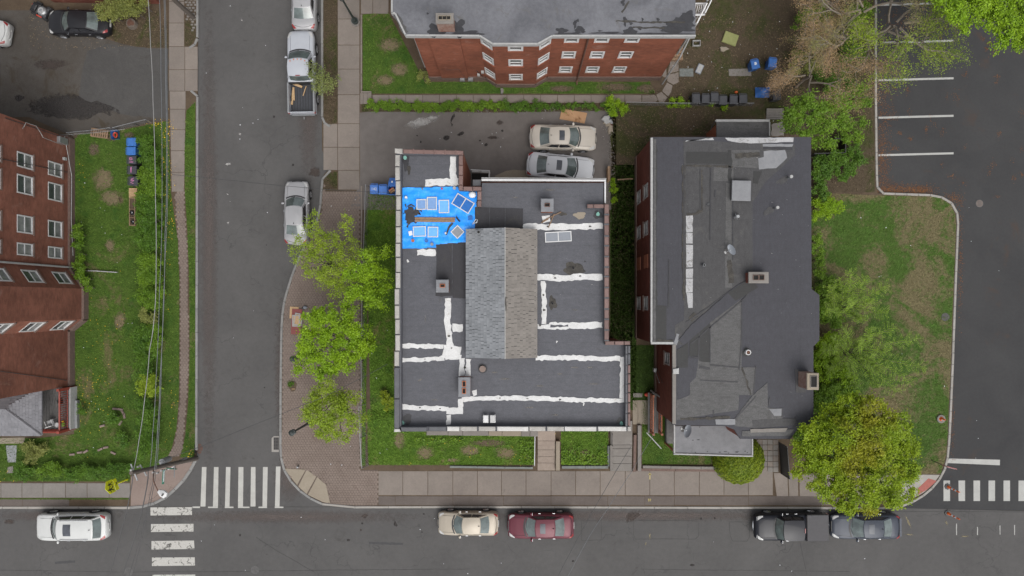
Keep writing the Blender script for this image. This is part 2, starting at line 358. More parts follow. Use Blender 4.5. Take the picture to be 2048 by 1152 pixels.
M['tarbrown'] = mottled('dried_tar', (.030, .028, .026), (.085, .078, .068), 2.5, 10, .8, .35, 25)
M['sealant'] = mottled('white_roof_sealant', (.55, .55, .545), (.69, .69, .685), 1.2, 7, .7, .16, 24, stain=(.40, .37, .33), stain_s=2.6, stain_lo=.60, sp=(.25, .21, .17), spt=.74)
M['sealant_grey'] = mottled('grey_white_coating', (.19, .194, .205), (.25, .254, .265), 1.2, 7, .7, .12, 30, stain=(.26, .25, .25), stain_s=3.2, stain_lo=.62)
def shinglemat(name, c, var):
    c = sc(c, KA); t = NT(name, .9, .25); k = t.ramp(t.island(), [(0, sc(c, 1-var)), (1, sc(c, 1+var))]); g = t.noise(60, 2, .6)
    c2 = t.mix(1.0, k, t.ramp(g, [(.3, .85), (.7, 1.12)]), 'MULTIPLY'); t.col(t.mix(1.0, c2, t.ramp(t.noise(.9, 5, .7), [(.3, .84), (.7, 1.08)]), 'MULTIPLY')); return t.m
M['shingle'] = shinglemat('grey_shingle', (.225, .236, .25), .12)
M['shingle_old'] = shinglemat('weathered_shingle', (.215, .197, .18), .09)
M['shingle_porch'] = shinglemat('pale_shingle', (.20, .20, .215), .09)
M['coping_stone'] = mottled('coping_stone', (.36, .345, .32), (.50, .48, .45), 1.5, 8, .9, .2, 40, stain=(.17, .15, .13), stain_s=2.5, stain_lo=.62, objvar=.2)
M['coping_clay'] = mottled('glazed_clay_coping', (.17, .105, .095), (.225, .145, .130), 1.5, 8, .5, .1, 40, objvar=.2)
M['chim_brick'] = mottled('spalled_brick', (.20, .085, .06), (.34, .26, .22), 1.5, 9, .9, .3, 25)
M['coping_metal'] = mottled('dark_metal_coping', (.075, .077, .085), (.11, .112, .122), 1.5, 6, .5, .1, 40)
M['coping_white'] = mottled('white_coping', (.50, .49, .47), (.66, .65, .63), 1.5, 6, .6, .12, 40, stain=(.40, .34, .28), stain_s=2, stain_lo=.62, objvar=.2)
M['white'] = plain('white_paint', (.60, .60, .60), .5, var=.06)
M['white_dull'] = plain('weathered_white', (.36, .36, .355), .7, var=.12)
M['galv'] = plain('galvanised_metal', (.36, .37, .38), .45, .6)
M['grey_metal'] = plain('grey_metal', (.22, .23, .24), .5, .4)
M['black'] = plain('black_plastic', (.018, .018, .02), .45)
M['flue'] = plain('flue_dark', (.008, .007, .006), .9)
M['terracotta'] = plain('terracotta', (.42, .13, .05), .8)
M['wood'] = plain('weathered_wood', (.26, .17, .105), .85, var=.25, scale=9)
M['wood_pale'] = plain('pale_timber', (.48, .32, .17), .8, var=.2, scale=9)
M['plywood'] = mottled('plywood', (.36, .21, .11), (.44, .27, .15), 1, 6, .8, .1, 40, stain=(.20, .095, .04), stain_s=1.2, stain_lo=.56)
M['deck'] = plain('deck_boards', (.14, .135, .13), .85, var=.2)
M['red_paint'] = plain('red_paint', (.26, .045, .03), .6, var=.15)
M['orange_wood'] = plain('orange_brown_paint', (.36, .13, .07), .7, var=.2)
M['tarp'] = NT('blue_tarp', .42, .5).m
t = NT('blue_tarp2', .4, .5); t.col(t.mix(t.ramp(t.noise(9, 2, .4), [(.76, 0), (.8, .5)]), t.ramp(t.noise(1.4, 5, .6), [(.3, (.004, .19, .66)), (.7, (.008, .27, .80))]), (.2, .5, .8))); t.bump(t.noise(5, 5, .65, t.mapv(t.pos, 2.5, .8, 1)), .5, .03); M['tarp'] = t.m
M['bin_blue'] = plain('blue_bin_plastic', (.035, .145, .44), .45, var=.12)
M['bin_blue2'] = plain('bright_blue_bin_plastic', (.06, .20, .62), .45, var=.12)
M['bin_black'] = plain('charcoal_bin_plastic', (.042, .044, .052), .5, var=.15)
M['pink'] = plain('pink_marking', (.50, .17, .34), .7)
M['chalk'] = plain('chalk_white', (.75, .78, .82), .8)
M['sign_yellow'] = plain('fluorescent_sign', (.70, .72, .01), .5, var=.04)
M['sign_green'] = plain('street_sign_green', (.01, .16, .10), .5, var=.05)
M['sign_black'] = plain('sign_print_black', (.012, .012, .012), .6)
M['orange'] = plain('traffic_orange', (.72, .13, .02), .5, var=.08)
M['red'] = plain('red_plastic', (.55, .06, .03), .5)
M['rust'] = plain('rusty_iron', (.12, .055, .035), .85, var=.3)
M['iron'] = plain('cast_iron', (.075, .07, .068), .7, var=.2)
M['paint'] = mottled('road_paint', (.39, .385, .36), (.47, .465, .435), 1.2, 8, .8, .15, 40, stain=(.17, .165, .16), stain_s=3.0, stain_lo=.70)
M['paint_clean'] = mottled('road_paint_clean', (.36, .36, .345), (.43, .43, .41), 1.2, 8, .8, .12, 40, stain=(.34, .33, .32), stain_s=3.0, stain_lo=.66)
def wornpaint():
    t = NT('worn_road_paint', .85, .3); n = t.noise(2.3, 5, .7, dist=1.5); c = t.mix(t.ramp(n, [(.575, 0), (.59, 1)]), t.ramp(t.noise(9, 4), [(.3, (.29, .285, .265)), (.7, (.36, .352, .33))]), (.075, .071, .067)); t.col(c); return t.m
M['paint_worn'] = wornpaint()
M['paint_yellow'] = plain('survey_paint', (.42, .35, .16), .85, var=.3, scale=20)
M['wire'] = plain('wire_cable', (.13, .14, .15), .6)
M['wire_dark'] = plain('dark_cable', (.04, .04, .042), .6)
M['wire_pale'] = plain('pale_cable', (.24, .24, .235), .5); M['chim_cap'] = mottled('lead_grey_cap', (.17, .175, .19), (.24, .245, .26), 1.5, 8, .7, .25, 30)
M['pole'] = plain('pole_wood', (.115, .095, .08), .9, var=.3, scale=10)
M['green_post'] = plain('dark_green_iron', (.03, .04, .038), .5)
M['slate'] = plain('slate_edging', (.16, .175, .165), .8, var=.2)
M['brownstone_step'] = mottled('step_concrete', (.27, .22, .185), (.36, .30, .25), .9, 8, .9, .15, 40, stain=(.2, .16, .13), stain_s=1.8, stain_lo=.6, objvar=.15)
def glassmat(name, c, rough=.08, spec=.6):
    t = NT(name, rough, spec); t.col(t.ramp(t.noise(1.6, 3, .6), [(.35, sc(c, .7)), (.65, sc(c, 1.3))])); return t.m
M['glass'] = glassmat('window_glass', (.045, .052, .054)); M['glass_blind_reflect'] = glassmat('window_glass_blind_reflect', (.15, .155, .155), .2); M['glass_green'] = glassmat('window_glass_green', (.02, .035, .018))  # pale panes: blinds, and on the west building reflection painted into the colour
M['carglass'] = glassmat('car_glass', (.075, .095, .092), .06, .9); M['cardark'] = glassmat('car_dark_glass', (.022, .023, .027), .08, .6)  # windshield and rear glass base lightened to carry the sky's reflection
M['roofglass'] = glassmat('sunroof_glass', (.055, .06, .07), .3, .3)
M['screen'] = plain('insect_screen', (.22, .24, .27), .6, var=.05)
M['tyre'] = plain('tyre_rubber', (.018, .018, .019), .85); M['rim'] = plain('wheel_rim', (.42, .43, .45), .35, .7); M['chrome'] = plain('chrome', (.62, .63, .66), .2, .8, var=.04)
M['lamp_white'] = plain('headlamp', (.55, .55, .54), .12, coat=.8); M['lamp_red'] = plain('tail_lamp', (.27, .010, .010), .3, coat=.4); M['lamp_amber'] = plain('amber_lamp', (.6, .14, .02), .3)
M['trim'] = plain('car_black_trim', (.02, .02, .022), .55)
def paintmat(name, c, metal=.2, rough=.45):
    return plain(name, c, rough, metal, .28, .04, 1.2, 0, .15)
PAINT = {'white': paintmat('paint_white', (.56, .57, .56), 0, .35), 'beige': paintmat('paint_beige', (.40, .355, .29)), 'maroon': paintmat('paint_maroon', (.125, .028, .042)),
         'black': paintmat('paint_black', (.016, .016, .019), .1), 'blue': paintmat('paint_slate_blue', (.044, .052, .070)), 'silver': paintmat('paint_silver', (.37, .37, .38)),
         'silverblue': paintmat('paint_silver_blue', (.56, .58, .61), .05), 'tan': paintmat('paint_tan', (.52, .48, .42), .1), 'truck': paintmat('paint_truck', (.45, .47, .51), .1), 'navy': paintmat('paint_navy', (.010, .011, .017), 0)}
# ================================================================== SETTING
ZB = .10                                                   # top of the raised blocks
MB().sheet([(-600, -600), (600, -600), (600, 600), (-600, 600)], -.03).obj('ground', M['g_yard'], kind='structure')
mr = MB().sheet(WP([(-4000, 1014), (1700, 1014), (2048, 1022), (6000, 1022), (6000, 1420), (-4000, 1420)]), 0); mr.obj('main_road', M['asphalt'], kind='structure')
MB().sheet(WP([(380, -3000), (670, -3000), (670, 300), (700, 1013.5), (260, 1013.5), (380, 900)]), 0).obj('side_street', M['asphalt'], kind='structure')
MB().sheet(WP([(1735, -3000), (3400, -3000), (3400, 1021.5), (2048, 1021.5), (1760, 1015.5)]), 0).obj('parking_lot_drive', M['asphalt_dark'], kind='structure')
MB().sheet(WP([(-4000, 1421), (6000, 1421), (6000, 1560), (-4000, 1560)]), .02).obj('far_pavement', M['concrete'], kind='structure')
KW1 = [(396, -300), (396, 76)]; KW1r = [(396, 78), (393, 88), (386, 94), (380, 97)]
KW2r = [(383, 182), (390, 184), (396, 193)]; KW2 = [(396, 194), (395, 500), (394, 900)]
KW3 = [(393, 918), (389, 928), (380, 943), (368, 960), (352, 977), (333, 994), (312, 1005), (290, 1012), (262, 1014.5), (150, 1014.5), (-400, 1013.5)]
KC1 = [(645, -300), (645, 234)]; KC1r = [(645, 235), (647, 243), (653, 250), (661, 254)]
KC2 = [(662, 341), (655, 343), (648, 350), (645, 362), (643, 390), (641, 420), (634, 446), (622, 471), (609, 495), (597, 520), (586, 548), (577, 576), (570, 600), (566, 625), (564, 660), (562.5, 760), (562, 868), (562, 908),
       (565, 928), (573, 948), (586, 966), (602, 982), (622, 996), (645, 1007), (672, 1012.5), (700, 1013.5), (900, 1013), (1300, 1014), (1640, 1015)]
KE = [(1640, 1015), (1770, 1016), (1800, 1012), (1825, 1002), (1850, 987), (1872, 966), (1887, 940), (1894, 912), (1897, 870), (1903, 740), (1908, 600), (1914, 450), (1912, 425), (1903, 408), (1888, 397), (1868, 391), (1754, 387), (1752, 360), (1750, 200), (1750, -300)]
blockW = KW1+[(396, 190)]+KW2+KW3+[(-2500, 1013), (-2500, -300)]
blockC = KC1+[(645, 300)]+KC2+KE[1:]
MB().prism(WP(blockW), -.1, ZB).obj('west_block_ground', M['soil'], kind='structure')
MB().prism(WP(blockC), -.1, ZB).obj('house_block_ground', M['soil'], kind='structure')
def resample(pts, step):
    P = [Vector(p) for p in pts]; d = [0]
    for a, b in zip(P, P[1:]): d.append(d[-1]+(b-a).length)
    n = max(1, round(d[-1]/step)); out = []
    for k in range(n+1):
        t = d[-1]*k/n; i = 0
        while i < len(P)-2 and d[i+1] < t: i += 1
        u = (t-d[i])/max(1e-9, d[i+1]-d[i]); out.append(P[i].lerp(P[i+1], min(1, u)))
    return out
def kerb(root, pts, mat, w=.17, step=1.75, z1=.15):
    q = resample(WP(pts), step); m = len(q)
    for i in range(m-1):
        a, b = q[i], q[i+1]; g = (b-a).normalized()*.010
        d0 = ((q[min(i+1, m-1)]-q[max(i-1, 0)]).normalized()); d1 = ((q[min(i+2, m-1)]-q[i]).normalized())
        n0, n1 = Vector((-d0.y, d0.x))*w/2, Vector((-d1.y, d1.x))*w/2
        MB().prism([tuple(a+g-n0), tuple(b-g-n1), tuple(b-g+n1), tuple(a+g+n0)], -.08, z1+rnd(-.008, .008), .02).obj('kerb_stone', mat, root)
kw = thing('west_kerb', '', '', kind='structure'); kc = thing('house_block_kerb', '', '', kind='structure'); ke = thing('parking_lot_kerb', '', '', kind='structure')
for p in (KW1, KW2): kerb(kw, p, M['kerb'])
kerb(kw, KW3[:9], M['kerb'], .2, .9); kerb(kw, KW3[8:], M['kerb_white'], .18, 1.9)
for p in (KW1r, KW2r): kerb(kw, p, M['kerb'], .17, .5)
kerb(kc, KC1, M['kerb']); kerb(kc, KC1r, M['kerb'], .17, .5); kerb(kc, KC2[:24], M['kerb'], .17, .95); kerb(kc, KC2[23:], M['kerb_white'], .16, 2.4)
kerb(ke, KE, M['kerb_white'], .17, .85)
# ---- sidewalks: one slab, one object
def slabs(root, polys, mat, z=.115, ch=.012, gap=.35):
    for p in polys:
        q = ccw(WP(p)); MB().prism(inset(q, gap/SC+.004), ZB-.05, z+rnd(-.006, .006), ch).obj('slab', mat, root)
def rects(xs, ys): return [[(xs[i], ys[j]), (xs[i+1], ys[j]), (xs[i+1], ys[j+1]), (xs[i], ys[j+1])] for i in range(len(xs)-1) for j in range(len(ys)-1)]
swc = thing('side_street_sidewalk', '', '', kind='structure')
slabs(swc, rects([676, 720], [-60, -12, 39, 91, 139, 190, 248]), M['concrete'])
slabs(swc, rects([647, 676, 720], [248, 295, 341]), M['concrete'])
slabs(swc, rects([677, 720], [341, 380]), M['concrete'])
slabs(swc, rects([722, 746, 778], [-60, -20, 29]), M['concrete'])
sww = thing('west_sidewalk', '', '', kind='structure')
slabs(sww, rects([339, 370], [-40, 4, 47, 94]), M['concrete']); slabs(sww, rects([339, 371, 397], [94, 140, 183]), M['concrete'])
for i, (a, b) in enumerate(zip([183, 219, 260, 302, 345], [219, 260, 302, 345, 384])):
    slabs(sww, [[(340+i*.9, a), (373-i*.6, a), (373-i*.9, b), (341+i*.9, b)]], M['concrete'])
slabs(sww, rects([-90, -40, 4, 46, 88, 133, 176, 220, 262], [965, 995]), M['concrete_grey'])
swm = thing('main_road_sidewalk', '', '', kind='structure')
slabs(swm, rects([757, 806, 856, 906, 955, 1003, 1052, 1102, 1151, 1200, 1250, 1299, 1348, 1398, 1447, 1496, 1545], [941, 990]), M['concrete'])
slabs(swm, [[(1546, 945), (1574, 944), (1576, 992), (1552, 992)], [(1575, 944), (1595, 945), (1596, 992), (1577, 992)], [(1597, 946), (1640, 946), (1640, 993), (1598, 992)], [(1641, 946), (1690, 946), (1690, 993), (1641, 993)], [(1691, 947), (1742, 947), (1742, 994), (1691, 994)], [(1743, 947), (1800, 947), (1800, 994), (1743, 994)]], M['concrete'])
vg = thing('asphalt_verge_strip', '', '', kind='structure')
for a, b in zip([757, 791, 906, 1007, 1102, 1215, 1289, 1348, 1496, 1640], [791, 906, 1007, 1102, 1215, 1289, 1348, 1496, 1640, 1760]):
    q = ccw(WP([(a, 991), (b, 991.5), (b, 1010.5), (a, 1009.5)])); MB().prism(inset(q, .012), ZB-.05, .112, .006).obj('verge_panel', M['verge'], vg)
for a, b in ((-60, 46), (47, 140)):
    MB().prism(WP([(a, 998), (b, 998), (b, 1011), (a, 1011)]), ZB-.05, .108).obj('verge_panel', M['verge'], vg)
# corner ramps
rw = thing('west_corner_ramp', '', '', kind='structure')
MB().prism(WP([(263, 953), (330, 927), (386, 921), (385, 931), (376, 947), (364, 964), (348, 980), (330, 992), (308, 1004), (286, 1009.5), (263, 1011.5)]), ZB-.05, .113, .01).obj('ramp_slab', M['concrete_red'], rw)
rc = thing('house_corner_ramp', '', '', kind='structure')
RAMP = [[(569, 936), (613, 938), (595, 970), (586, 958), (574, 944)], [(614, 938), (634, 952), (614, 988), (597, 972)], [(635, 953), (653, 968), (662, 1007.5), (645, 1003), (616, 989)]]
for p in RAMP: MB().prism(inset(ccw(WP(p)), .012), ZB-.05, .116, .01).obj('ramp_slab', M['concrete_tan'], rc)
re_ = thing('parking_corner_ramp', '', '', kind='structure')
MB().prism(WP([(1800, 948), (1878, 949), (1864, 968), (1846, 984), (1824, 996), (1800, 1005)]), ZB-.05, .113).obj('ramp_slab', M['kerb_white'], re_)
MB().prism(WP([(1855, 956), (1872, 961), (1851, 979), (1834, 989), (1834, 976)]), .1, .121).obj('tactile_panel', M['tactile'], re_)
# ---- hexagon pavers
def pavers(name, poly, holes, pitch=.205, parent=None):
    P = WP(poly); xs = [p[0] for p in P]; ys = [p[1] for p in P]; m = MB()
    MB().sheet(P, ZB+.004).obj(name, M['paver_bed'], kind='structure')
    px, py = [], []; r = 0; y = min(ys)
    while y < max(ys):
        x = min(xs)+(pitch/2 if r % 2 else 0)
        while x < max(xs): px.append(x); py.append(y); x += pitch
        y += pitch*.866; r += 1
    px, py = np.array(px), np.array(py); k = inpoly(P, px, py)
    for h in holes: k &= ~inpoly(WP(h), px, py)
    for x, y in zip(px[k], py[k]):
        z = ZB+.016+rnd(-.006, .006); tx, ty = rnd(-.02, .02), rnd(-.02, .02); rr = pitch*.575
        o = [(x+rr*.985*math.cos(math.pi/6+i*math.pi/3), y+rr*.985*math.sin(math.pi/6+i*math.pi/3)) for i in range(6)]
        n = [(x+(a-x)*.86, y+(b-y)*.86) for a, b in o]
        m.add([(a, b, ZB) for a, b in o]+[(a, b, z+tx*(a-x)+ty*(b-y)) for a, b in n], [(i, (i+1) % 6, 6+(i+1) % 6, 6+i) for i in range(6)]+[(6, 7, 8, 9, 10, 11)])
    m.obj('paver_field', M['paver'], bpy.data.objects[name], kind='stuff')
PLZ = [(652, 383), (719, 383), (721, 700), (720, 939), (756, 939), (756, 1010)]+[(x+3, y-2) for x, y in KC2[3:26]][::-1]
pavers('corner_plaza', PLZ, RAMP)
pavers('brick_footpath', [(351, 386), (369, 384), (371, 430), (374, 470), (377, 530), (377, 620), (379, 680), (378, 740), (374, 800), (370, 850), (366, 895), (358, 912), (338, 914), (350, 890), (357, 850), (361, 800), (362, 700), (362, 560), (358, 480), (353, 420)], [])
# ---- driveway of the house, west lot, yards
MB().sheet(WP([(720, 226), (745, 224), (1000, 226), (1216, 222), (1222, 300), (1222, 420), (700, 420), (720, 365), (721, 340)]), ZB+.012).obj('house_driveway', M['asphalt_lot'], kind='structure')
MB().sheet(WP([(-700, 20), (90, 22), (200, 75), (250, 90), (290, 97), (338, 97), (338, 240), (300, 246), (230, 262), (160, 266), (130, 266), (60, 235), (-700, 232)]), ZB+.012).obj('west_parking_lot', M['asphalt_old'], kind='structure')
MB().sheet(ragged(WP([(176, 103), (215, 88), (262, 95), (338, 100), (338, 238), (255, 232), (160, 200), (165, 150)]), .06, .5), ZB+.016).obj('asphalt_patch', M['asphalt_patch'], bpy.data.objects['west_parking_lot'])
for p in ([(40, 205), (70, 192), (120, 184), (150, 190), (185, 203), (215, 208), (238, 222), (255, 236), (258, 248), (240, 232), (200, 228), (165, 243), (130, 236), (90, 235), (55, 226)],):
    MB().sheet(ragged(WP(p), .12, .35), ZB+.020).obj('oil_stain', M['oil'], bpy.data.objects['west_parking_lot'])
MB().sheet(blob(*W(40, 196), .38, .3), ZB+.020).obj('oil_stain', M['oil'], bpy.data.objects['west_parking_lot'])
MB().sheet(blob(*W(100, 130), 1.4, .45, rot=.1), ZB+.020).obj('oil_stain', M['stain'], bpy.data.objects['west_parking_lot'])
hd = bpy.data.objects['house_driveway']
for (x, y, rx, ry, r, mt) in [(893, 276, .3, .2, .2, 'oil'), (922, 268, .38, .12, .5, 'oil'), (835, 272, .08, .06, 0, 'oil'), (985, 276, .5, .15, .1, 'stain'), (1000, 246, .3, .2, 0, 'stain'), (960, 282, .1, .07, 0, 'oil'), (842, 285, .07, .12, 0, 'oil'), (1005, 262, .12, .1, 0, 'oil'), (972, 290, .2, .1, .7, 'oil'), (1168, 337, .15, .1, 0, 'oil'), (1140, 293, .3, .16, .4, 'oil')]:
    MB().sheet(blob(*W(x, y), rx, ry, rot=r), ZB+.016).obj('oil_stain', M[mt], hd)
MB().sheet(strip(WP([(911, 228), (905, 238), (900, 246), (906, 253)]), .18, .04), ZB+.016).obj('oil_stain', M['oil'], hd)
MB().sheet(ragged(WP([(990, 352), (1012, 342), (1028, 340), (1060, 341), (1060, 400), (990, 400)]), .05, .3), ZB+.017).obj('concrete_pad', M['concrete_tan'], hd)
M['powder'] = soft('white_spilled_powder', (.34, .33, .32), (.5, .49, .47), .75, .7)
MB().sheet(ragged(WP([(795, 260), (830, 240), (862, 230), (886, 229), (884, 237), (865, 245), (835, 258)]), .08, .25), ZB+.0165).obj('powder_spill', M['powder'], hd)
MB().sheet(ragged(WP([(848, 238), (868, 231), (884, 230), (880, 236), (865, 241)]), .06, .2), ZB+.0205).obj('powder_spill', M['powder'], hd)
# stains and repairs on the roads
mrd = bpy.data.objects['main_road']
for (x, y, rx, ry, r, mt) in [(730, 1032, .28, .16, .4, 'stain'), (725, 1047, .1, .08, 0, 'oil'), (791, 1048, .12, .3, .5, 'oil'), (697, 1080, .14, .11, 0, 'oil'), (722, 1060, .08, .1, 0, 'stain'), (848, 1028, .1, .08, 0, 'oil'), (1265, 1033, .75, .3, .55, 'stain'), (20, 1043, .5, .2, .2, 'stain'), (480, 1070, .11, .11, 0, 'oil'), (1402, 1037, .1, .1, 0, 'oil'), (1430, 1036, .09, .07, 0, 'oil'), (844, 1064, .06, .06, 0, 'oil'), (1385, 1130, .2, .1, 0, 'oil'), (1146, 1122, .12, .08, 0, 'oil')]:
    MB().sheet(blob(*W(x, y), rx, ry, rot=r), .004).obj('road_stain', M[mt], mrd)
M['seam'] = plain('asphalt_seam', (.045, .044, .043), .9)
for pts in ([(1163, 1041), (1203, 1041), (1203, 1080), (1163, 1081), (1163, 1041)], [(1267, 1041), (1397, 1041), (1398, 1078), (1267, 1078), (1267, 1041)], [(1458, 1044), (1500, 1044), (1499, 1082), (1461, 1082), (1458, 1044)], [(512, 1142), (600, 1141), (800, 1139), (940, 1138)], [(1280, 1138), (1400, 1140), (1536, 1141), (1700, 1143)], [(0, 1140), (250, 1144), (500, 1143)], [(512, 1075), (560, 1105), (630, 1145)], [(1285, 1038), (1300, 1030), (1316, 1018)], [(1700, 1023), (1880, 1023), (2060, 1024)], [(1600, 1085), (1614, 1150)]):
    m = MB(); q = resample(WP(pts), .5); q = [(p.x+rnd(-.015, .015), p.y+rnd(-.015, .015)) for p in q]; m.prism(strip(q, .028, .006), 0.0, .005); m.obj('repair_seam', M['seam'], mrd)
M['surveysoft'] = soft('faded_survey_paint', (.26, .22, .13), (.34, .29, .17), .6, .5)
for a in ((738, 1086, 806, 1088), (110, 1126, 150, 1123)):
    MB().prism(strip(WP([(a[0], a[1]), (a[2], a[3])]), .17, .02), 0, .005).obj('skid_mark', plain('skid_rubber', (.055, .055, .057), .9), mrd)
for pts in ([(1300, 1065), (1300, 1080)], [(1293, 1084), (1290, 1091)], [(1808, 1068), (1830, 1071)], [(1920, 1073), (1940, 1072)], [(1805, 1020), (1828, 1068)], [(1890, 1040), (1896, 1052)]):
    MB().sheet(strip(WP(pts), .09, .03), .005).obj('survey_mark', M['surveysoft'], mrd)
for pts in ([(1299, 945), (1299, 958)], [(1296, 948), (1302, 948)], [(1296, 997), (1301, 1001)], [(1296, 1001), (1301, 997)]):
    MB().prism(strip(WP(pts), .09, .02), .1, .126).obj('survey_mark', M['paint_yellow'], swm)
for x, y0, y1 in ((1913, 1047, 1070), (1955, 1054, 1070), (2000, 1051, 1069), (2029, 1050, 1070)):
    MB().prism(strip(WP([(x, y0), (x, y1)]), .06, .015), 0, .005).obj('survey_mark', M['paint_clean'], mrd)
ssd = bpy.data.objects['side_street']
for (x, y, rx, ry, r, mt) in [(456, 328, .32, .1, .2, 'powder'), (480, 268, .15, .1, 0, 'powder'), (455, 388, .1, .1, 0, 'powder'), (456, 445, .1, .09, 0, 'powder'), (630, 345, .5, .4, 0, 'stain'), (586, 330, .1, .1, 0, 'oil'), (484, 40, .08, .08, 0, 'powder'), (548, 233, .1, .1, 0, 'oil'), (533, 490, .05, .05, 0, 'oil'), (529, 775, .06, .06, 0, 'oil')]:
    MB().sheet(blob(*W(x, y), rx, ry, rot=r), .004).obj('road_stain', M[mt], ssd)
# ---- painted markings
def marks(name, label, polys, mat, root=None):
    r = thing(name, '', '', kind='structure')
    for p in polys: MB().prism(inset(ccw(WP(p)), 0.0), -.02, .005).obj('painted_bar', mat, r)
    return r
cwn = [[(404, 934), (413, 934), (411, 1013), (401, 1013)], [(428, 934), (437, 934), (436, 1013), (426, 1013)], [(452, 934), (461, 934), (459, 1013), (450, 1013)], [(477, 934), (487, 934), (486, 1013), (476, 1013)], [(502, 934), (511, 934), (511, 1013), (501, 1013)], [(526, 934), (535.5, 934), (534, 1013), (525, 1013)], [(552, 933), (561, 933), (559, 1013), (550, 1013)],
       [(385, 1012.8), (400, 1012.8), (400, 1016), (385, 1016)], [(416, 1013.2), (435.8, 1013.2), (435.8, 1016), (416, 1016)], [(449.5, 1013.2), (467, 1013.2), (467, 1016), (449.5, 1016)], [(476, 1013.2), (499, 1013.2), (499, 1016), (476, 1016)], [(517, 1013.2), (534, 1013.2), (534, 1016), (517, 1016)], [(549.5, 1013.2), (567, 1013.2), (567, 1016), (549.5, 1016)]]
marks('side_street_crosswalk', '', cwn, M['paint'])
marks('main_road_crosswalk', '', [[(301, 1014.8), (384, 1014.2), (384, 1030), (301, 1031)], [(302, 1048), (387, 1047.5), (387, 1063), (302, 1064)], [(303, 1082), (388, 1081), (389, 1098), (303, 1099)], [(304, 1115), (389.5, 1114.5), (390, 1131), (304, 1132)], [(305, 1149.5), (390.5, 1149), (391, 1166), (305, 1167)]], M['paint_worn'])
marks('parking_lot_crosswalk', '', [[(1887+30*i, 961), (1900+30*i, 961), (1900+30*i, 1002), (1887+30*i, 1002)] for i in range(8)]+[[(1898, 917), (2000, 919.5), (1999.5, 930.5), (1895, 926)]], M['paint_clean'])
marks('parking_stall_lines', '', [[(1757 if i else 1766, 83.5+75*i+y0), (1907, 79.5+75*i+y0*.0), (1907, 83.5+75*i), (1757 if i else 1766, 87.5+75*i+y0)] for i, y0 in enumerate((0, 0, 0, 0))]+[[(1757, 8), (1907, 4), (1907, 8), (1757, 12)]], M['paint_clean'])
# drains, covers
M['lidgrey'] = plain('worn_cover', (.10, .098, .096), .8, var=.2); M['lidtan'] = plain('tan_cover', (.15, .12, .105), .8)
def cover(x, y, r, label, mat='iron', z=0.0, dark=False):
    t_ = thing('manhole_cover', label, 'manhole cover', (*W(x, y), z), local=True)
    MB().ann(0, 0, -.02, .008, r, r*.86, 22).obj('rim', M['lidgrey'] if not dark else M['iron'], t_); MB().cyl(0, 0, -.02, .006, r*.85, 22).obj('lid', M[mat], t_)
    m = MB()
    for i in range(-2, 3): m.box(-r*.5, i*r*.26-.012, .004, r*.5, i*r*.26+.012, .012)
    m.obj('lid_ribs', M['iron'], t_)
cover(257, 1144, .33, 'worn round manhole cover at bottom edge left of worn crosswalk', 'lidgrey'); cover(510, 1140, .3, 'round manhole cover on main road below the seven-bar crosswalk', 'lidgrey')
cover(1959, 407, .28, 'tan round cover in dark parking lot beside kerb bend', 'lidtan'); cover(1889, 634, .3, 'dark round cover set in dry grass beside parking lot kerb', 'iron', ZB+.02, True)
g = thing('storm_drain', 'storm drain grate with concrete surround at plaza kerb', 'drain', (*W(551, 888), 0), local=True)
MB().prism([(-.28, -.58), (.26, -.58), (.26, .58), (-.12, .58), (-.28, .42)], -.02, .010).obj('surround', M['kerb_white'], g)
MB().box(-.13, -.42, 0, .24, .46, .016).obj('pit', M['flue'], g)
for i in range(9): MB().box(-.13, -.40+i*.104, .010, .24, -.35+i*.104, .026).obj('grate_bar', M['iron'], g)
for i in range(2): MB().box(-.02+i*.13, -.42, .018, .01+i*.13, .46, .024).obj('grate_bar', M['iron'], g)
g = thing('storm_drain', 'rusty curb storm drain at end of west grass strip', 'drain', (*W(399, 897), 0), local=True)
MB().prism(blob(0, 0, .22, .36, 16, .1), -.02, .012).obj('grate_plate', M['rust'], g)
MB().box(-.30, -.32, -.02, -.19, .32, .155).obj('inlet_opening', M['flue'], g)
for i in range(5): MB().box(-.15, -.25+i*.11, .008, .16, -.21+i*.11, .020).obj('grate_bar', M['iron'], g)

M['kerbdirt'] = soft('kerbside_dirt', (.112, .092, .085), (.132, .110, .101), .7, .8)
for p, par in (([(396, -60), (440, -60), (440, 1010), (396, 1010)], ssd), ([(590, -60), (646, -60), (646, 420), (590, 420)], ssd), ([(545, 560), (585, 560), (572, 930), (545, 930)], ssd), ([(540, 900), (600, 900), (620, 1012), (540, 1012)], ssd), ([(250, 1017), (900, 1017), (900, 1050), (250, 1050)], mrd), ([(-40, 1017), (260, 1017), (260, 1046), (-40, 1046)], mrd), ([(880, 1017), (1700, 1017), (1700, 1046), (880, 1046)], mrd)):
    MB().sheet(WP(p), .002).obj('kerbside_dirt', M['kerbdirt'], par)
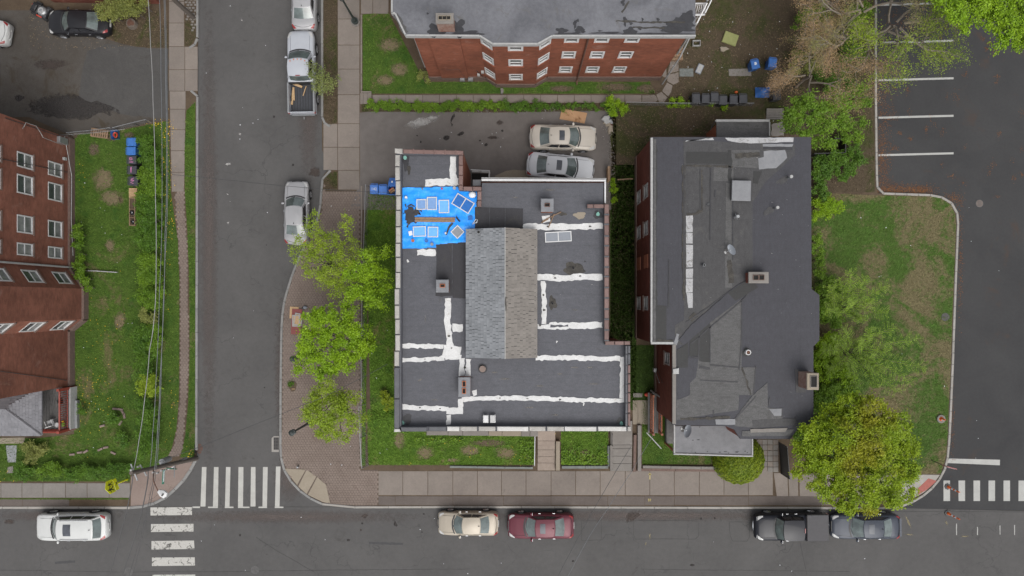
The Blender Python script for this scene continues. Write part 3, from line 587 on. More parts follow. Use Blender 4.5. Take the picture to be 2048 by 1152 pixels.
# ================================================================== BUILDINGS
def wall(parent, A, B, z0, z1, openings, mat, name='wall', depth=.12):
    """A->B with outside on the right-hand side; openings (u0,u1,v0,v1)"""
    A, B = Vector(A), Vector(B); L = (B-A).length; d = (B-A)/L; n = Vector((d.y, -d.x))
    P = lambda u, v, k=0: (A.x+d.x*u+n.x*k, A.y+d.y*u+n.y*k, v)
    us = sorted({0, L, *[o[0] for o in openings], *[o[1] for o in openings]}); vs_ = sorted({z0, z1, *[o[2] for o in openings], *[o[3] for o in openings]})
    m = MB()
    for i in range(len(us)-1):
        for j in range(len(vs_)-1):
            uc, vc = (us[i]+us[i+1])/2, (vs_[j]+vs_[j+1])/2
            if any(o[0] < uc < o[1] and o[2] < vc < o[3] for o in openings): continue
            m.add([P(us[i], vs_[j]), P(us[i+1], vs_[j]), P(us[i+1], vs_[j+1]), P(us[i], vs_[j+1])], [(0, 1, 2, 3)])
    for a, b, c, e in openings:
        for q in ((P(a, c), P(a, c, -depth), P(b, c, -depth), P(b, c)), (P(a, e), P(b, e), P(b, e, -depth), P(a, e, -depth)), (P(a, c), P(a, e), P(a, e, -depth), P(a, c, -depth)), (P(b, c), P(b, c, -depth), P(b, e, -depth), P(b, e))):
            m.add(q, [(0, 1, 2, 3)])
    m.obj(name, mat, parent); return A, d, n
def lb(m, A, d, n, u0, u1, k0, k1, z0, z1):
    P = lambda u, k: (A.x+d.x*u+n.x*k, A.y+d.y*u+n.y*k)
    m.prism([P(u0, k0), P(u1, k0), P(u1, k1), P(u0, k1)], z0, z1); return m
def window(parent, fr, o, fw=.07, proud=.03, sill=True, mats=('white', 'glass', 'glass_blind_reflect'), lintel=None, rail=True):
    A, d, n = fr; a, b, c, e = o; m = MB(); dp = -.11
    lb(m, A, d, n, a-fw*.3, a+fw, dp, proud, c, e); lb(m, A, d, n, b-fw, b+fw*.3, dp, proud, c, e)
    lb(m, A, d, n, a+fw, b-fw, dp, proud-.004, e-fw, e); lb(m, A, d, n, a+fw, b-fw, dp, proud-.004, c, c+fw)
    mid = (c+e)/2
    if rail: lb(m, A, d, n, a+fw, b-fw, dp+.01, proud-.02, mid-.03, mid+.03)
    w = m.obj('window', M[mats[0]], parent)
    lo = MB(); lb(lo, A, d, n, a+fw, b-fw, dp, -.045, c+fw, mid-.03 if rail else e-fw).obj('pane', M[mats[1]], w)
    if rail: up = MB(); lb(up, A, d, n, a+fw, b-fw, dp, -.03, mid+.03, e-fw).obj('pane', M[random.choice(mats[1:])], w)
    if sill: s = MB(); lb(s, A, d, n, a-.1, b+.1, -.05, .10, c-.09, c-.003).obj('sill', M['stone_base'] if sill == 1 else M[sill], w)
    return w
def patch(parent, name, poly, z, mat, th=.012, amp=.03, step=.2, zpx=None):
    P = WP(poly, z if zpx is None else zpx); MB().prism(ragged(P, amp, step) if amp else P, z-.02, z+th).obj(name, M[mat], parent)
def chimney(parent, px, py, z0, z1, lx, ly, flues, body='brick', cap='kerb', ztop=None, name='chimney', capw=.05, fl=None):
    x, y = W(px, py, z1); m = MB(); m.obox(x, y, z0, z1-.12, lx-.08, ly-.08)
    c = m.obj(name, M[body], parent)
    m2 = MB(); fs = []
    for (dx, dy, a, b) in flues: fs.append((x+dx, y+dy, a, b))
    m2.obox(x, y, z1-.119, z1, lx, ly, 0, .03); m2.obj('cap', M[cap], c)
    for (a, b, u, v) in fs:
        q = MB(); q.box(a-u/2-.03, b-v/2-.03, z1-.05, a+u/2+.03, b-v/2, z1+.07); q.box(a-u/2-.03, b+v/2, z1-.05, a+u/2+.03, b+v/2+.03, z1+.07); q.box(a-u/2-.03, b-v/2, z1-.05, a-u/2, b+v/2, z1+.07); q.box(a+u/2, b-v/2, z1-.05, a+u/2+.03, b+v/2, z1+.07)
        q.obj('flue_liner', M[fl or 'terracotta'], c); MB().box(a-u/2, b-v/2, z1-.04, a+u/2, b+v/2, z1+.012).obj('flue', M['flue'], c)
    return c
def pipevent(parent, px, py, z, h, r, name='vent_pipe', mat='grey_metal', top='flue', flash='tar', fr=2.2):
    x, y = W(px, py, z+h); v = MB().ann(x, y, z-.05, z+h, r, r*.75, 14).obj(name, M[mat], parent)
    MB().cyl(x, y, z, z+h-.04, r*.74, 12).obj('opening', M[top], v)
    if flash: MB().prism(blob(x, y, r*fr, r*fr, 14, .25), z-.02, z+.016).obj('flashing', M[flash], v)
# ------------------------------------------------------------------ main house
ZR, ZC = 7.2, 7.8
M['scuff'] = soft('pale_scuff', (.20, .18, .15), (.26, .24, .21), .6, .6)
Hs = thing('brick_apartment_house', 'brick apartment house with grey patched flat roof and blue tarp', 'house', (*W(1010, 600, ZC), 0))
def c_(x, y): return W(x, y, ZC)
OUT = [(791.5, 299), (925, 302), (925, 375), (961, 377), (961, 361), (1211, 361), (1211, 412), (1216, 412), (1216, 688), (1258, 688), (1258, 863), (790, 863)]
Pw = ccw(WP(OUT, ZC)); n_ = len(Pw)
for i in range(n_):
    A, B = Pw[i], Pw[(i+1) % n_]; L = (Vector(B)-Vector(A)).length; ops = []
    if L > 3.5:
        k = max(1, int(L/2.6))
        for f in range(2):
            for q in range(k): u = L*(q+.5)/k; ops.append((u-.5, u+.5, 1.3+3.3*f, 3.0+3.3*f))
    rear = max(A[1], B[1]) > W(0, 362, ZC)[1]-.05 and min(A[0], B[0]) > W(950, 0, ZC)[0]
    fr = wall(Hs, A, B, 0, ZR+.05 if rear else ZC-.1, ops, M['brick'])
    for o in ops: window(Hs, fr, o)
MB().sheet([(x, y) for x, y in inset(Pw, .05)], ZR).obj('roof_deck', M['roof_main'], Hs)
# inner parapet faces + coping
def cope(poly, mat, z=ZC, h=.12, ch=.03, name='coping_stone', jit=.01):
    P = ccw(WP(poly, z)); zz = z+rnd(-jit, jit); MB().prism(inset(P, .008), zz-h, zz, ch).obj(name, M[mat], Hs)
def parapet(poly, mat='roof_main'):
    MB().prism(inset(ccw(WP(poly, ZC)), .03), ZR-.05, ZC-.115).obj('parapet', M[mat], Hs)
parapet([(790, 297), (803, 297), (803, 863), (788, 863)]); parapet([(803, 299), (926, 300.5), (926, 310.5), (803, 309)]); parapet([(917, 310), (926, 310), (926, 372), (917, 372)], 'brick')
parapet([(917, 373), (962, 373), (962, 382), (917, 381)]); parapet([(954, 382), (962.5, 382), (962.5, 413), (954, 413)]); parapet([(1208, 407), (1218, 407), (1218, 682), (1208, 682)]); parapet([(1174, 408), (1208, 408), (1208, 417), (1174, 417)])
parapet([(1209, 682), (1260, 682), (1260, 690), (1209, 690)]); parapet([(1250, 690), (1260.5, 690), (1260.5, 852), (1250, 852)]); parapet([(788, 853), (1261, 853), (1261, 864), (788, 864)])
cope([(789, 296), (805, 297), (805, 308), (789, 306)], 'coping_stone')
wy = [308.5, 333, 361, 391, 420, 453, 486, 514, 544.5, 577, 610, 638, 669, 702, 733]
for i, (a, b) in enumerate(zip(wy, wy[1:])):
    x0 = 790+[0, 0, 1, 2, 1.5, 1.5, 1, 1.5, 1, -1, -.8, 0, .3, -1.5, -1.5][i]; cope([(x0, a+.8), (x0+9.5, a+.8), (x0+9.5, b-.8), (x0, b-.8)], 'coping_stone')
for a, b in ((735, 797), (798, 857)): cope([(788, a), (799, a), (799, b), (788, b)], 'coping_metal', name='coping_cap')
nx = [806, 826.5, 847.5, 869, 890, 911.5, 926.5]
for i in range(6): cope([(nx[i], 298+i*.5), (nx[i+1], 298.5+i*.5), (nx[i+1], 307+i*.5), (nx[i], 306.5+i*.5)], 'coping_clay', name='coping_tile')
for i in range(5): cope([(nx[i+1]-1.3, 297.3+i*.5), (nx[i+1]+1.3, 297.3+i*.5), (nx[i+1]+1.3, 307.8+i*.5), (nx[i+1]-1.3, 307.8+i*.5)], 'coping_clay', ZC+.03, .1, .01, 'coping_joint_cover')
for a, b in ((310, 329.5), (330, 350), (350.5, 369.5), (370, 380)): cope([(917, a), (926, a), (926, b), (917, b)], 'coping_clay', name='coping_tile')
for a, b in ((926.5, 945), (945.5, 963)): cope([(a, 372.5), (b, 373), (b, 381.5), (a, 381)], 'coping_clay', name='coping_tile')
for a, b in ((382, 400), (400.5, 413.5)): cope([(954.5, a), (963, a), (963, b), (954.5, b)], 'coping_clay', name='coping_tile')
ey = [407, 429, 448.5, 472, 491.5, 513, 534, 553, 575, 596, 618, 638.5, 660, 681]
for a, b in zip(ey, ey[1:]):
    cope([(1208.5, a+1), (1218, a+1), (1218, b-1), (1208.5, b-1)], 'coping_clay', name='coping_tile'); cope([(1208, b-1.8), (1218.5, b-1.8), (1218.5, b+1.6), (1208, b+1.6)], 'coping_metal', ZC+.025, .1, .01, 'coping_joint_cover')
for a, b in ((1174, 1187), (1187.5, 1208)): cope([(a, 408), (b, 408), (b, 416), (a, 416)], 'coping_clay', name='coping_tile')
for a, b in ((1210, 1229), (1229.5, 1248), (1248.5, 1260.5)): cope([(a, 682), (b, 682), (b, 690), (a, 690)], 'coping_clay', name='coping_tile')
e2 = [691, 708, 730, 748, 768, 786, 806, 827, 853]
for i, (a, b) in enumerate(zip(e2, e2[1:])): cope([(1250.5, a), (1255.5, a), (1255.5, b), (1250.5, b)], 'coping_metal', name='coping_cap'); cope([(1255.7, a), (1261, a), (1261, b-1.5), (1255.7, b-1.5)], 'coping_metal' if i < 2 else 'coping_clay', name='coping_tile')
cope([(788, 857.5), (799, 857.5), (802, 864), (787.5, 864.5)], 'coping_white'); cope([(800, 854), (854, 854), (854, 863.5), (803, 863.5)], 'coping_metal', name='coping_cap')
sx_ = [(857, 893, 'coping_metal'), (894, 919, 'coping_white'), (920, 954, 'coping_stone'), (957, 991, 'coping_stone'), (994, 1057, 'coping_white'), (1058.5, 1091, 'coping_stone'), (1094, 1128, 'coping_stone'), (1129, 1193, 'coping_white'), (1196, 1253, 'coping_white'), (1255, 1262, 'coping_stone')]
for a, b, mt in sx_: cope([(a, 853), (b, 853+.006*(b-a)), (b, 862.5+.006*(b-a)), (a, 862.5)], mt)
# rear edge trim
for poly in ([(963, 357.5), (1212, 359), (1212, 362.5), (963, 361.5)], [(1208.8, 362.6), (1212, 362.6), (1212, 406), (1208.8, 406)]): MB().prism(WP(poly, ZR+.12), ZR-.1, ZR+.12, .01).obj('edge_trim', M['white'], Hs)
MB().prism(WP([(963, 355), (1213, 356.5), (1213, 358), (963, 357)], ZR), ZR-.15, ZR+.02).obj('gutter', M['white_dull'], Hs)
# front bay with stone cap, pieces
for a, b, mt in ((853, 896, 'concrete_grey'), (896.5, 925, 'concrete_grey'), (925.5, 977, 'concrete_grey'), (977.5, 1004, 'concrete_tan'), (1004.5, 1042, 'concrete_tan'), (1042.5, 1060, 'concrete_grey'), (1060.5, 1076, 'concrete_grey')):
    MB().prism(WP([(a, 850), (b, 850), (b, 870.5+(a-853)*.012), (a, 870.5+(a-853)*.012)], 3.4), 3.25, 3.4, .02).obj('bay_cap_stone', M[mt], Hs)
MB().prism(WP([(856, 845), (1073, 845), (1073, 868), (856, 868)], 3.4), 0, 3.245).obj('front_bay', M['brick'], Hs)
# gable attic roof
zE, zRg = 7.75, 8.55
xw, xe, yt, yb = W(933, 0, zE)[0], W(1073.5, 0, zE)[0], W(0, 458, zE)[1], W(0, 715.5, zE)[1]; xr = W(1010, 0, zRg)[0]
m = MB(); m.add([(xw+.06, yb+.05, ZR), (xe-.06, yb+.05, ZR), (xe-.06, yb+.05, zE), (xr, yb+.05, zRg-.03), (xw+.06, yb+.05, zE), (xw+.06, yt-.05, ZR), (xe-.06, yt-.05, ZR), (xe-.06, yt-.05, zE), (xr, yt-.05, zRg-.03), (xw+.06, yt-.05, zE)],
    [(0, 1, 2, 3, 4), (9, 8, 7, 6, 5), (4, 9, 5, 0), (1, 6, 7, 2), (4, 3, 8, 9), (3, 2, 7, 8)]); att = m.obj('attic_roof', M['roof_dark'], Hs)
def shingles(parent, p00, p10, p01, nc, tab, mat, th=.022, j=.02, name='shingles', clip=None):
    """p00 eave start, p10 eave end, p01 ridge above p00; courses go up"""
    p00, p10, p01 = map(Vector, (p00, p10, p01)); e = p10-p00; L = e.length; e.normalize(); u = p01-p00; S_ = u.length; u.normalize(); nrm = e.cross(u).normalized()
    if nrm.z < 0: nrm = -nrm
    m = MB(); cw = S_/nc
    for c in range(nc):
        x = -(tab/2 if c % 2 else 0)-rnd(0, tab*.3)
        while x < L:
            x0, x1 = max(0, x+.006), min(L, x+tab-.006); a0 = c*cw-cw*.1+rnd(-j, j); a1 = (c+1)*cw
            if c == 0: a0 = -.03
            if x1-x0 > .03 and (clip is None or clip(p00+e*(x0+x1)/2+u*(a0+a1)/2)):
                t0 = th*(1+rnd(0, .6)); q = [p00+e*x0+u*a0+nrm*t0*1.6, p00+e*x1+u*a0+nrm*t0*1.6, p00+e*x1+u*a1+nrm*.008, p00+e*x0+u*a1+nrm*.008]; b = [p00+e*x0+u*a0, p00+e*x1+u*a0]
                m.add(q+b, [(0, 1, 2, 3), (4, 5, 1, 0)])
            x += tab*rnd(.9, 1.1)
    return m.obj(name, M[mat], parent, kind='stuff')
shingles(att, (xw, yt, zE), (xw, yb, zE), (xr, yt, zRg), 13, .21, 'shingle')
shingles(att, (xe, yb, zE), (xe, yt, zE), (xr, yb, zRg), 11, .24, 'shingle_old', .012, .008)
MB().tube([(xr, yb-.02, zRg+.02), (xr, yt+.02, zRg+.02)], .035, 6).obj('ridge_line', M['white_dull'], att)
for a, b in ((yt, yt-3), (yt-3.02, yt-6.5), (yt-6.52, yb)): MB().box(xe-.03, a, zE-.12, xe+.02, b, zE-.005).obj('edge_flashing', M['white_dull'], att)
MB().prism(strip([(xr+.05, W(0, 594, zRg)[1]), (xr+.05, W(0, 622, zRg)[1])], .06, .02), zRg-.05, zRg+.07).obj('ridge_tear', M['tarbrown'], att)
pipevent(Hs, 957, 464, 7.8, .55, .11, flash=None)
# membrane patches, sealant strips, tar
for p in ([(950, 415), (979, 415), (979, 457), (949, 457)], [(979.8, 415), (1010, 416), (1010, 457), (979.8, 457)], [(1010.8, 416), (1046, 417), (1046, 458), (1010.8, 457)]): patch(Hs, 'roof_patch', p, ZR, 'roof_dark', .018, .01)
for p in ([(873, 490), (904, 488), (904, 592), (871.5, 592)], [(904.8, 487), (933, 485), (933, 597), (904.8, 596)]): patch(Hs, 'roof_patch', p, ZR, 'roof_dark', .018, .015)
ST = [([(907, 310), (906, 340), (908, 372)], 13), ([(851, 366), (880, 364.5), (917, 364)], 15), ([(834, 505), (871, 505)], 13), ([(896, 596), (895, 640), (900, 690), (900, 702)], 13), ([(905, 656), (925, 656)], 17), ([(800, 691), (840, 692), (887, 693)], 9), ([(886, 703), (921, 706)], 27), ([(800, 720), (850, 719), (889, 716)], 9.5), ([(890, 716), (922, 714)], 9), ([(924, 716), (924, 752)], 11), ([(936.5, 718), (936, 752)], 10.5),
      ([(802, 814), (850, 816), (898, 818)], 10), ([(893, 821), (926, 822)], 15), ([(897, 829), (897, 850)], 8.5), ([(921, 797), (922, 815)], 10), ([(924, 799), (960, 796), (1020, 796), (1080, 797), (1160, 800), (1249, 801)], 9.5), ([(948, 780), (950, 792)], 9), ([(1246, 713), (1246, 760), (1245.5, 796)], 12), ([(1072, 716), (1130, 715), (1200, 717), (1240, 717)], 10.5),
      ([(1073, 554), (1120, 556), (1160, 554), (1205, 554)], 13), ([(1086, 562), (1088, 600), (1088, 648)], 9.5), ([(1075, 653), (1100, 653)], 10), ([(1098, 647), (1140, 648)], 5), ([(1098, 656), (1138, 656)], 5), ([(1138, 650), (1170, 651), (1205, 650)], 13), ([(1047, 453), (1100, 454), (1150, 453), (1205, 452)], 13), ([(1085, 440), (1100, 437)], 14), ([(1112, 685), (1114, 681)], 2.5), ([(1166, 811), (1168, 806)], 3), ([(814, 522), (818, 521)], 6)]
for i, (p, w) in enumerate(ST): MB().prism(strip(WP(p, ZR), w*.93*(HC-ZR)/(HC*SC), .05), ZR-.02, ZR+.016+.0045*(i % 4)).obj('sealant_strip', M['sealant'], Hs)
for (x, y, rx, ry, mt) in [(1147, 538, .62, .42, 'tarbrown'), (1105, 606, .25, .42, 'tarbrown'), (1160, 431, .36, .22, 'concrete_tan'), (1196, 430, .3, .25, 'tar'), (812, 325, .2, .5, 'tar'), (815, 838, .25, .35, 'tar'), (1240, 842, .22, .2, 'tar'), (1095, 437, .2, .2, 'tar'), (885, 590, .3, .1, 'tar'), (932, 755, .5, .08, 'tar'), (1170, 523, .07, .05, 'tar'), (1125, 428, .25, .12, 'tarbrown'), (818, 340, .1, .3, 'tarbrown')]:
    MB().prism(blob(*W(x, y, ZR), rx, ry), ZR-.02, ZR+.008+rnd(0, .004)).obj('tar_patch', M[mt], Hs)
for (x, y) in ((1147, 536), (1105, 607)): pipevent(Hs, x, y, ZR, .12, .07, 'roof_drain', 'tar', 'flue', None)
v = MB().cyl(*W(965, 738, ZR+.2), ZR-.02, ZR+.2, .2, 20).obj('vent_cap', M['concrete_red'], Hs); MB().cyl(*W(965, 738, ZR+.2), ZR, ZR+.03, .3, 18).obj('flashing', M['tar'], v)
M['verdigris'] = plain('verdigris_copper', (.20, .42, .36), .8, var=.2)
for (x, y) in ((810, 315), (805, 846), (1243, 847), (1196, 428)): MB().prism(blob(*W(x, y, ZR+.1), .11, .13, 10, .15), ZR-.02, ZR+.1).obj('drain_strainer', M['verdigris'], Hs)
chimney(Hs, 884.5, 572, ZR-.1, 8.1, .80, .80, [(0.02, 0.02, .26, .16)], 'brick', 'chim_cap'); chimney(Hs, 928.5, 774, ZR-.1, 8.1, .76, 1.22, [(-.01, .20, .17, .30), (-.01, -.24, .17, .28)], 'brick', 'chim_cap'); chimney(Hs, 1094.5, 410, ZR-.1, 8.1, .80, .82, [(0, 0, .26, .16)], 'brick', 'chim_cap', fl='rust')
for (x, y, L_, r_) in [(1010, 758, .9, 2), (1080, 772, .7, -3), (1150, 735, .8, 1), (1190, 768, 1.0, 0), (1120, 748, .5, 4), (990, 745, .6, -2), (1060, 815, .8, 0), (870, 800, .5, 2), (880, 600, .4, 80), (850, 640, .5, 85), (1140, 470, .4, 10), (1150, 620, .5, 0), (850, 345, .3, 85), (1100, 380, .9, 1), (1180, 735, .6, 2), (840, 760, .5, 30), (1030, 395, .6, 0), (1110, 830, .7, 2)]:
    a_, b_ = W(x, y, ZR); c__, s__ = math.cos(R(r_))*L_/2, math.sin(R(r_))*L_/2; MB().sheet([(a_-c__+s__*.12, b_-s__-.04), (a_+c__+s__*.12, b_+s__-.04), (a_+c__, b_+s__+.05), (a_-c__, b_-s__+.05)], ZR+.004).obj('scuff_mark', M['scuff'], Hs)
for (x, y) in [(1080, 651), (1095, 453), (898, 672), (903, 696), (850, 718), (1000, 796), (1055, 797), (1120, 799), (1160, 552), (1110, 556), (1087, 590), (1088, 620), (840, 815), (880, 817), (930, 735), (1180, 453)]: MB().prism(blob(*W(x, y, ZR), rnd(.04, .1), rnd(.03, .07), 10, .4), ZR, ZR+.034).obj('worn_spot', M['tarbrown'], Hs)
# rear stair well rail, AC-like hatch beside tower
st_ = thing('stairwell_railing', 'white stairwell railing behind the rear corner of brick house', 'railing', (*W(960, 345), 0))
for a, b in (((944, 345), (980, 347)), ((980, 347), (979, 358))):
    for z in (.35, .75, 1.1): q = W(*a); r_ = W(*b); MB().tube([(*q, z), (*r_, z)], .035, 6).obj('rail', M['white'], st_)
for p in ((944, 345), (962, 346), (980, 347), (979, 358)): MB().tube([(*W(*p), ZB), (*W(*p), 1.12)], .03, 6).obj('post', M['white'], st_)
MB().prism(WP([(944, 347), (978, 348), (978, 372), (944, 372)]), ZB+.005, ZB+.025).obj('stairwell_pit', M['flue'], st_)
MB().prism(WP([(945, 359), (962, 359), (961, 372), (945, 372)], 5), 4.85, 5, .02).obj('stair_hood', M['galv'], Hs)
# loose things on the roof
T = MB(); tp = WP([(803, 375.5), (917, 374), (919, 381.5), (954, 382), (953, 414), (950, 414), (949.5, 457), (933, 458), (932.5, 485), (905, 486), (872, 489), (872, 495), (845, 497), (803, 497)], ZR)
x0, x1, y0, y1 = min(p[0] for p in tp), max(p[0] for p in tp), min(p[1] for p in tp), max(p[1] for p in tp); NXt, NYt = 110, 92
gx, gy = np.meshgrid(np.linspace(x0, x1, NXt+1), np.linspace(y0, y1, NYt+1)); keep = inpoly(tp, ((gx[:-1, :-1]+gx[1:, 1:])/2).ravel(), ((gy[:-1, :-1]+gy[1:, 1:])/2).ravel()).reshape(NYt, NXt)
tv = []
for j in range(NYt+1):
    for i in range(NXt+1):
        X, Y = gx[j, i], gy[j, i]; h = noise.noise(Vector((X*1.2, Y*3.2, 3)))*.035+abs(noise.noise(Vector((X*4+Y, Y*1.3, 9))))*.03+noise.noise(Vector((X*7, Y*7, 1)))*.008
        tv.append((X+noise.noise(Vector((X*3, Y*3, 5)))*.04, Y+noise.noise(Vector((X*3, Y*3, 8)))*.04, ZR+.055+h))
T.add(tv, [(j*(NXt+1)+i, j*(NXt+1)+i+1, (j+1)*(NXt+1)+i+1, (j+1)*(NXt+1)+i) for j in range(NYt) for i in range(NXt) if keep[j, i]])
tarp = T.obj('tarp', M['tarp'], None, 'wrinkled bright blue tarp spread on the grey flat roof', 'tarp', smooth=True)
MB().prism(ragged(WP([(808, 432), (812, 418), (820, 412), (829, 420), (836, 424), (830, 432), (826, 444), (819, 450), (813, 442)], ZR+.09), .09, .1), ZR+.05, ZR+.108).obj('tar_smear', M['tar'], tarp)
for p_ in ([(815, 412), (822, 409), (829, 413)], [(826, 422), (838, 419), (844, 423)], [(828, 430), (840, 427)], [(818, 446), (815, 455)], [(806, 428), (812, 424)], [(824, 440), (832, 446)], [(812, 416), (810, 408)], [(832, 416), (841, 430)], [(893, 470), (898, 455), (905, 446)]): MB().prism(strip(WP(p_, ZR+.09), .07, .045), ZR+.05, ZR+.112).obj('tar_smear', M['tarbrown'], tarp)
ZT = ZR+.10
def screen(cx, cy, w, h, rot, label, pane='screen', div=False, name='window_screen', grp='window screens laid out on the blue tarp', z=ZT):
    k = (HC-z)/(HC*SC); x, y = W(cx, cy, z); w *= k; h *= k
    s = thing(name, label, 'window screen' if name == 'window_screen' else 'window unit', (x, y, z), R(rot), grp, local=True); f = .055; m = MB()
    m.box(-w/2, -h/2, 0, w/2, -h/2+f, .045); m.box(-w/2, h/2-f, 0, w/2, h/2, .045); m.box(-w/2, -h/2+f, 0, -w/2+f, h/2-f, .045); m.box(w/2-f, -h/2+f, 0, w/2, h/2-f, .045)
    if div: m.box(-f/2, -h/2+f, 0, f/2, h/2-f, .04)
    m.obj('frame', M['white'], s); MB().box(-w/2+f, -h/2+f, .012, w/2-f, h/2-f, .02).obj('mesh_panel', M[pane], s)
M['scr_blue'] = plain('screen_over_tarp', (.17, .31, .58), .6, var=.08); M['scr_sky'] = plain('pale_screen_over_tarp', (.14, .42, .85), .6, var=.08); M['scr_deep'] = plain('deep_blue_glass', (.02, .14, .46), .2)
screen(843, 409, 20, 21, 0, 'small grey-blue window screen, leftmost of the upper row on the tarp', 'scr_blue'); screen(864, 407, 20, 26, 0, 'tall grey-blue window screen in the middle of the upper tarp row', 'scr_blue'); screen(888, 413, 21, 26.5, 1, 'pale window screen right of the tall one in the upper tarp row', 'scr_sky')
screen(839, 463, 26, 20.5, 2, 'wide window screen beside white paper in the lower tarp row', 'scr_sky'); screen(866, 464, 21, 21, -1, 'square pale window screen in the middle of the lower tarp row', 'scr_sky'); screen(915, 464, 20, 20, 45, 'grey window screen turned like a diamond on the blue tarp', 'screen')
screen(926, 407, 40, 25, -31.5, 'large tilted white sash with a dark blue half on the tarp', 'scr_deep', True, 'casement_unit', None); screen(1116.5, 473.5, 53, 20.5, 3, 'long white two-pane window sash lying beside the gable roof', 'screen', True, 'casement_unit', None, ZR+.02)
p = thing('timber_plank', 'two weathered timber planks lying across the blue tarp', 'plank', (*W(870, 439.5, ZT), ZT), R(-.5), local=True)
MB().box(-1.27, .01, 0, 1.27, .15, .05, .006).obj('plank', M['wood'], p); MB().box(-1.26, -.15, 0, 1.25, 0, .05, .006).obj('plank', M['wood'], p)
p = thing('caulking_gun', 'black caulking gun at the end of the planks', 'tool', (*W(917, 440, ZT), ZT+.05), R(-50), local=True); MB().tube([(-.16, 0, .03), (.16, 0, .03)], .045, 8).obj('barrel', M['black'], p); MB().box(-.24, -.03, 0, -.16, .06, .05).obj('handle', M['black'], p)
MB().ell((*W(945, 390, ZT), ZT+.1), .24, .21, .15, 12, 7).obj('plastic_bag', M['chalk'], None, 'crumpled white plastic bag in the upper right corner of the tarp', 'bag')
for (x, y, r, mt, lb_) in [(812.5, 395, .09, 'chalk', 'white paint pot near the left edge of the tarp'), (909, 376.5, .10, 'white_dull', 'off-white paint pot at the top right edge of the tarp'), (884, 377.5, .06, 'red', 'small red paint pot at the top edge of the tarp'), (845, 378, .055, 'grey_metal', 'small grey tin at the top edge of the tarp'), (826, 481.5, .095, 'terracotta', 'round orange pot at the bottom left of the tarp'), (853, 482, .10, 'bin_blue', 'blue lid lying at the bottom of the tarp'), (864, 488.5, .1, 'screen', 'pale grey pot at the bottom edge of the tarp'), (891.5, 466.5, .065, 'chalk', 'small white cup left of the diamond screen')]:
    p = thing('paint_pot', lb_, 'pot', (*W(x, y, ZT+.05), ZT-.02), local=True); MB().cyl(0, 0, 0, .14, r*.92, 14, r).obj('can', M[mt], p); MB().ann(0, 0, .13, .155, r*1.05, r*.8, 14).obj('rim', M['white_dull'] if mt == 'chalk' else M[mt], p)
MB().obox(*W(821, 466.5, ZT), ZT-.02, ZT+.03, .22, .28, .2).obj('paper_sheet', M['chalk'], None, 'folded white paper beside the wide screen on the tarp', 'paper')
m = MB(); q = [W(a, b, ZT) for a, b in ((945, 449), (952, 438), (955, 440), (953, 446), (947, 447), (955, 444))]; m.tube([(x, y, ZT+.04) for x, y in q], .022, 5).obj('cord_loop', M['chalk'], None, 'loop of white cord at the right edge of the tarp', 'cord')
p = thing('blue_box', 'small blue box near the right edge of the tarp', 'box', (*W(941, 436, ZT), ZT), R(3), local=True); MB().box(-.13, -.13, -.02, .13, .13, .09, .015).obj('body', M['bin_blue'], p); MB().box(-.09, -.09, .085, .09, .09, .1).obj('lid', M['scr_deep'], p)
p = thing('timber_offcuts', 'splintered timber sticks lying beside the rear chimney', 'timber', (*W(1100, 435, ZR), ZR), local=True)
for a in ((-.5, -.25, .7, .35), (-.1, -.65, .25, .2), (-.55, -.35, -.1, -.1)): MB().tube([(a[0], a[1], .05), (a[2], a[3], .08)], .03, 5).obj('stick', M['wood'], p)
p = thing('plastic_chair', 'white plastic chair tipped over on the front flat roof', 'chair', (*W(979, 836, ZR), ZR), R(0), local=True)
for s in (-1, 1): MB().box(s*.22-.17, -.24, .34, s*.22+.17, .24, .40, .03).obj('seat' if s < 0 else 'backrest', M['white'], p)
for i in range(4): MB().box(.10+i*.075, -.2, .401, .13+i*.075, .2, .415).obj('slat', M['white_dull'], p)
for a, b in ((-.3, -.2), (-.3, .2), (.3, -.2), (.3, .2)): MB().tube([(a, b, .35), (a*1.25, b*1.15, .0)], .025, 6).obj('leg', M['white'], p)
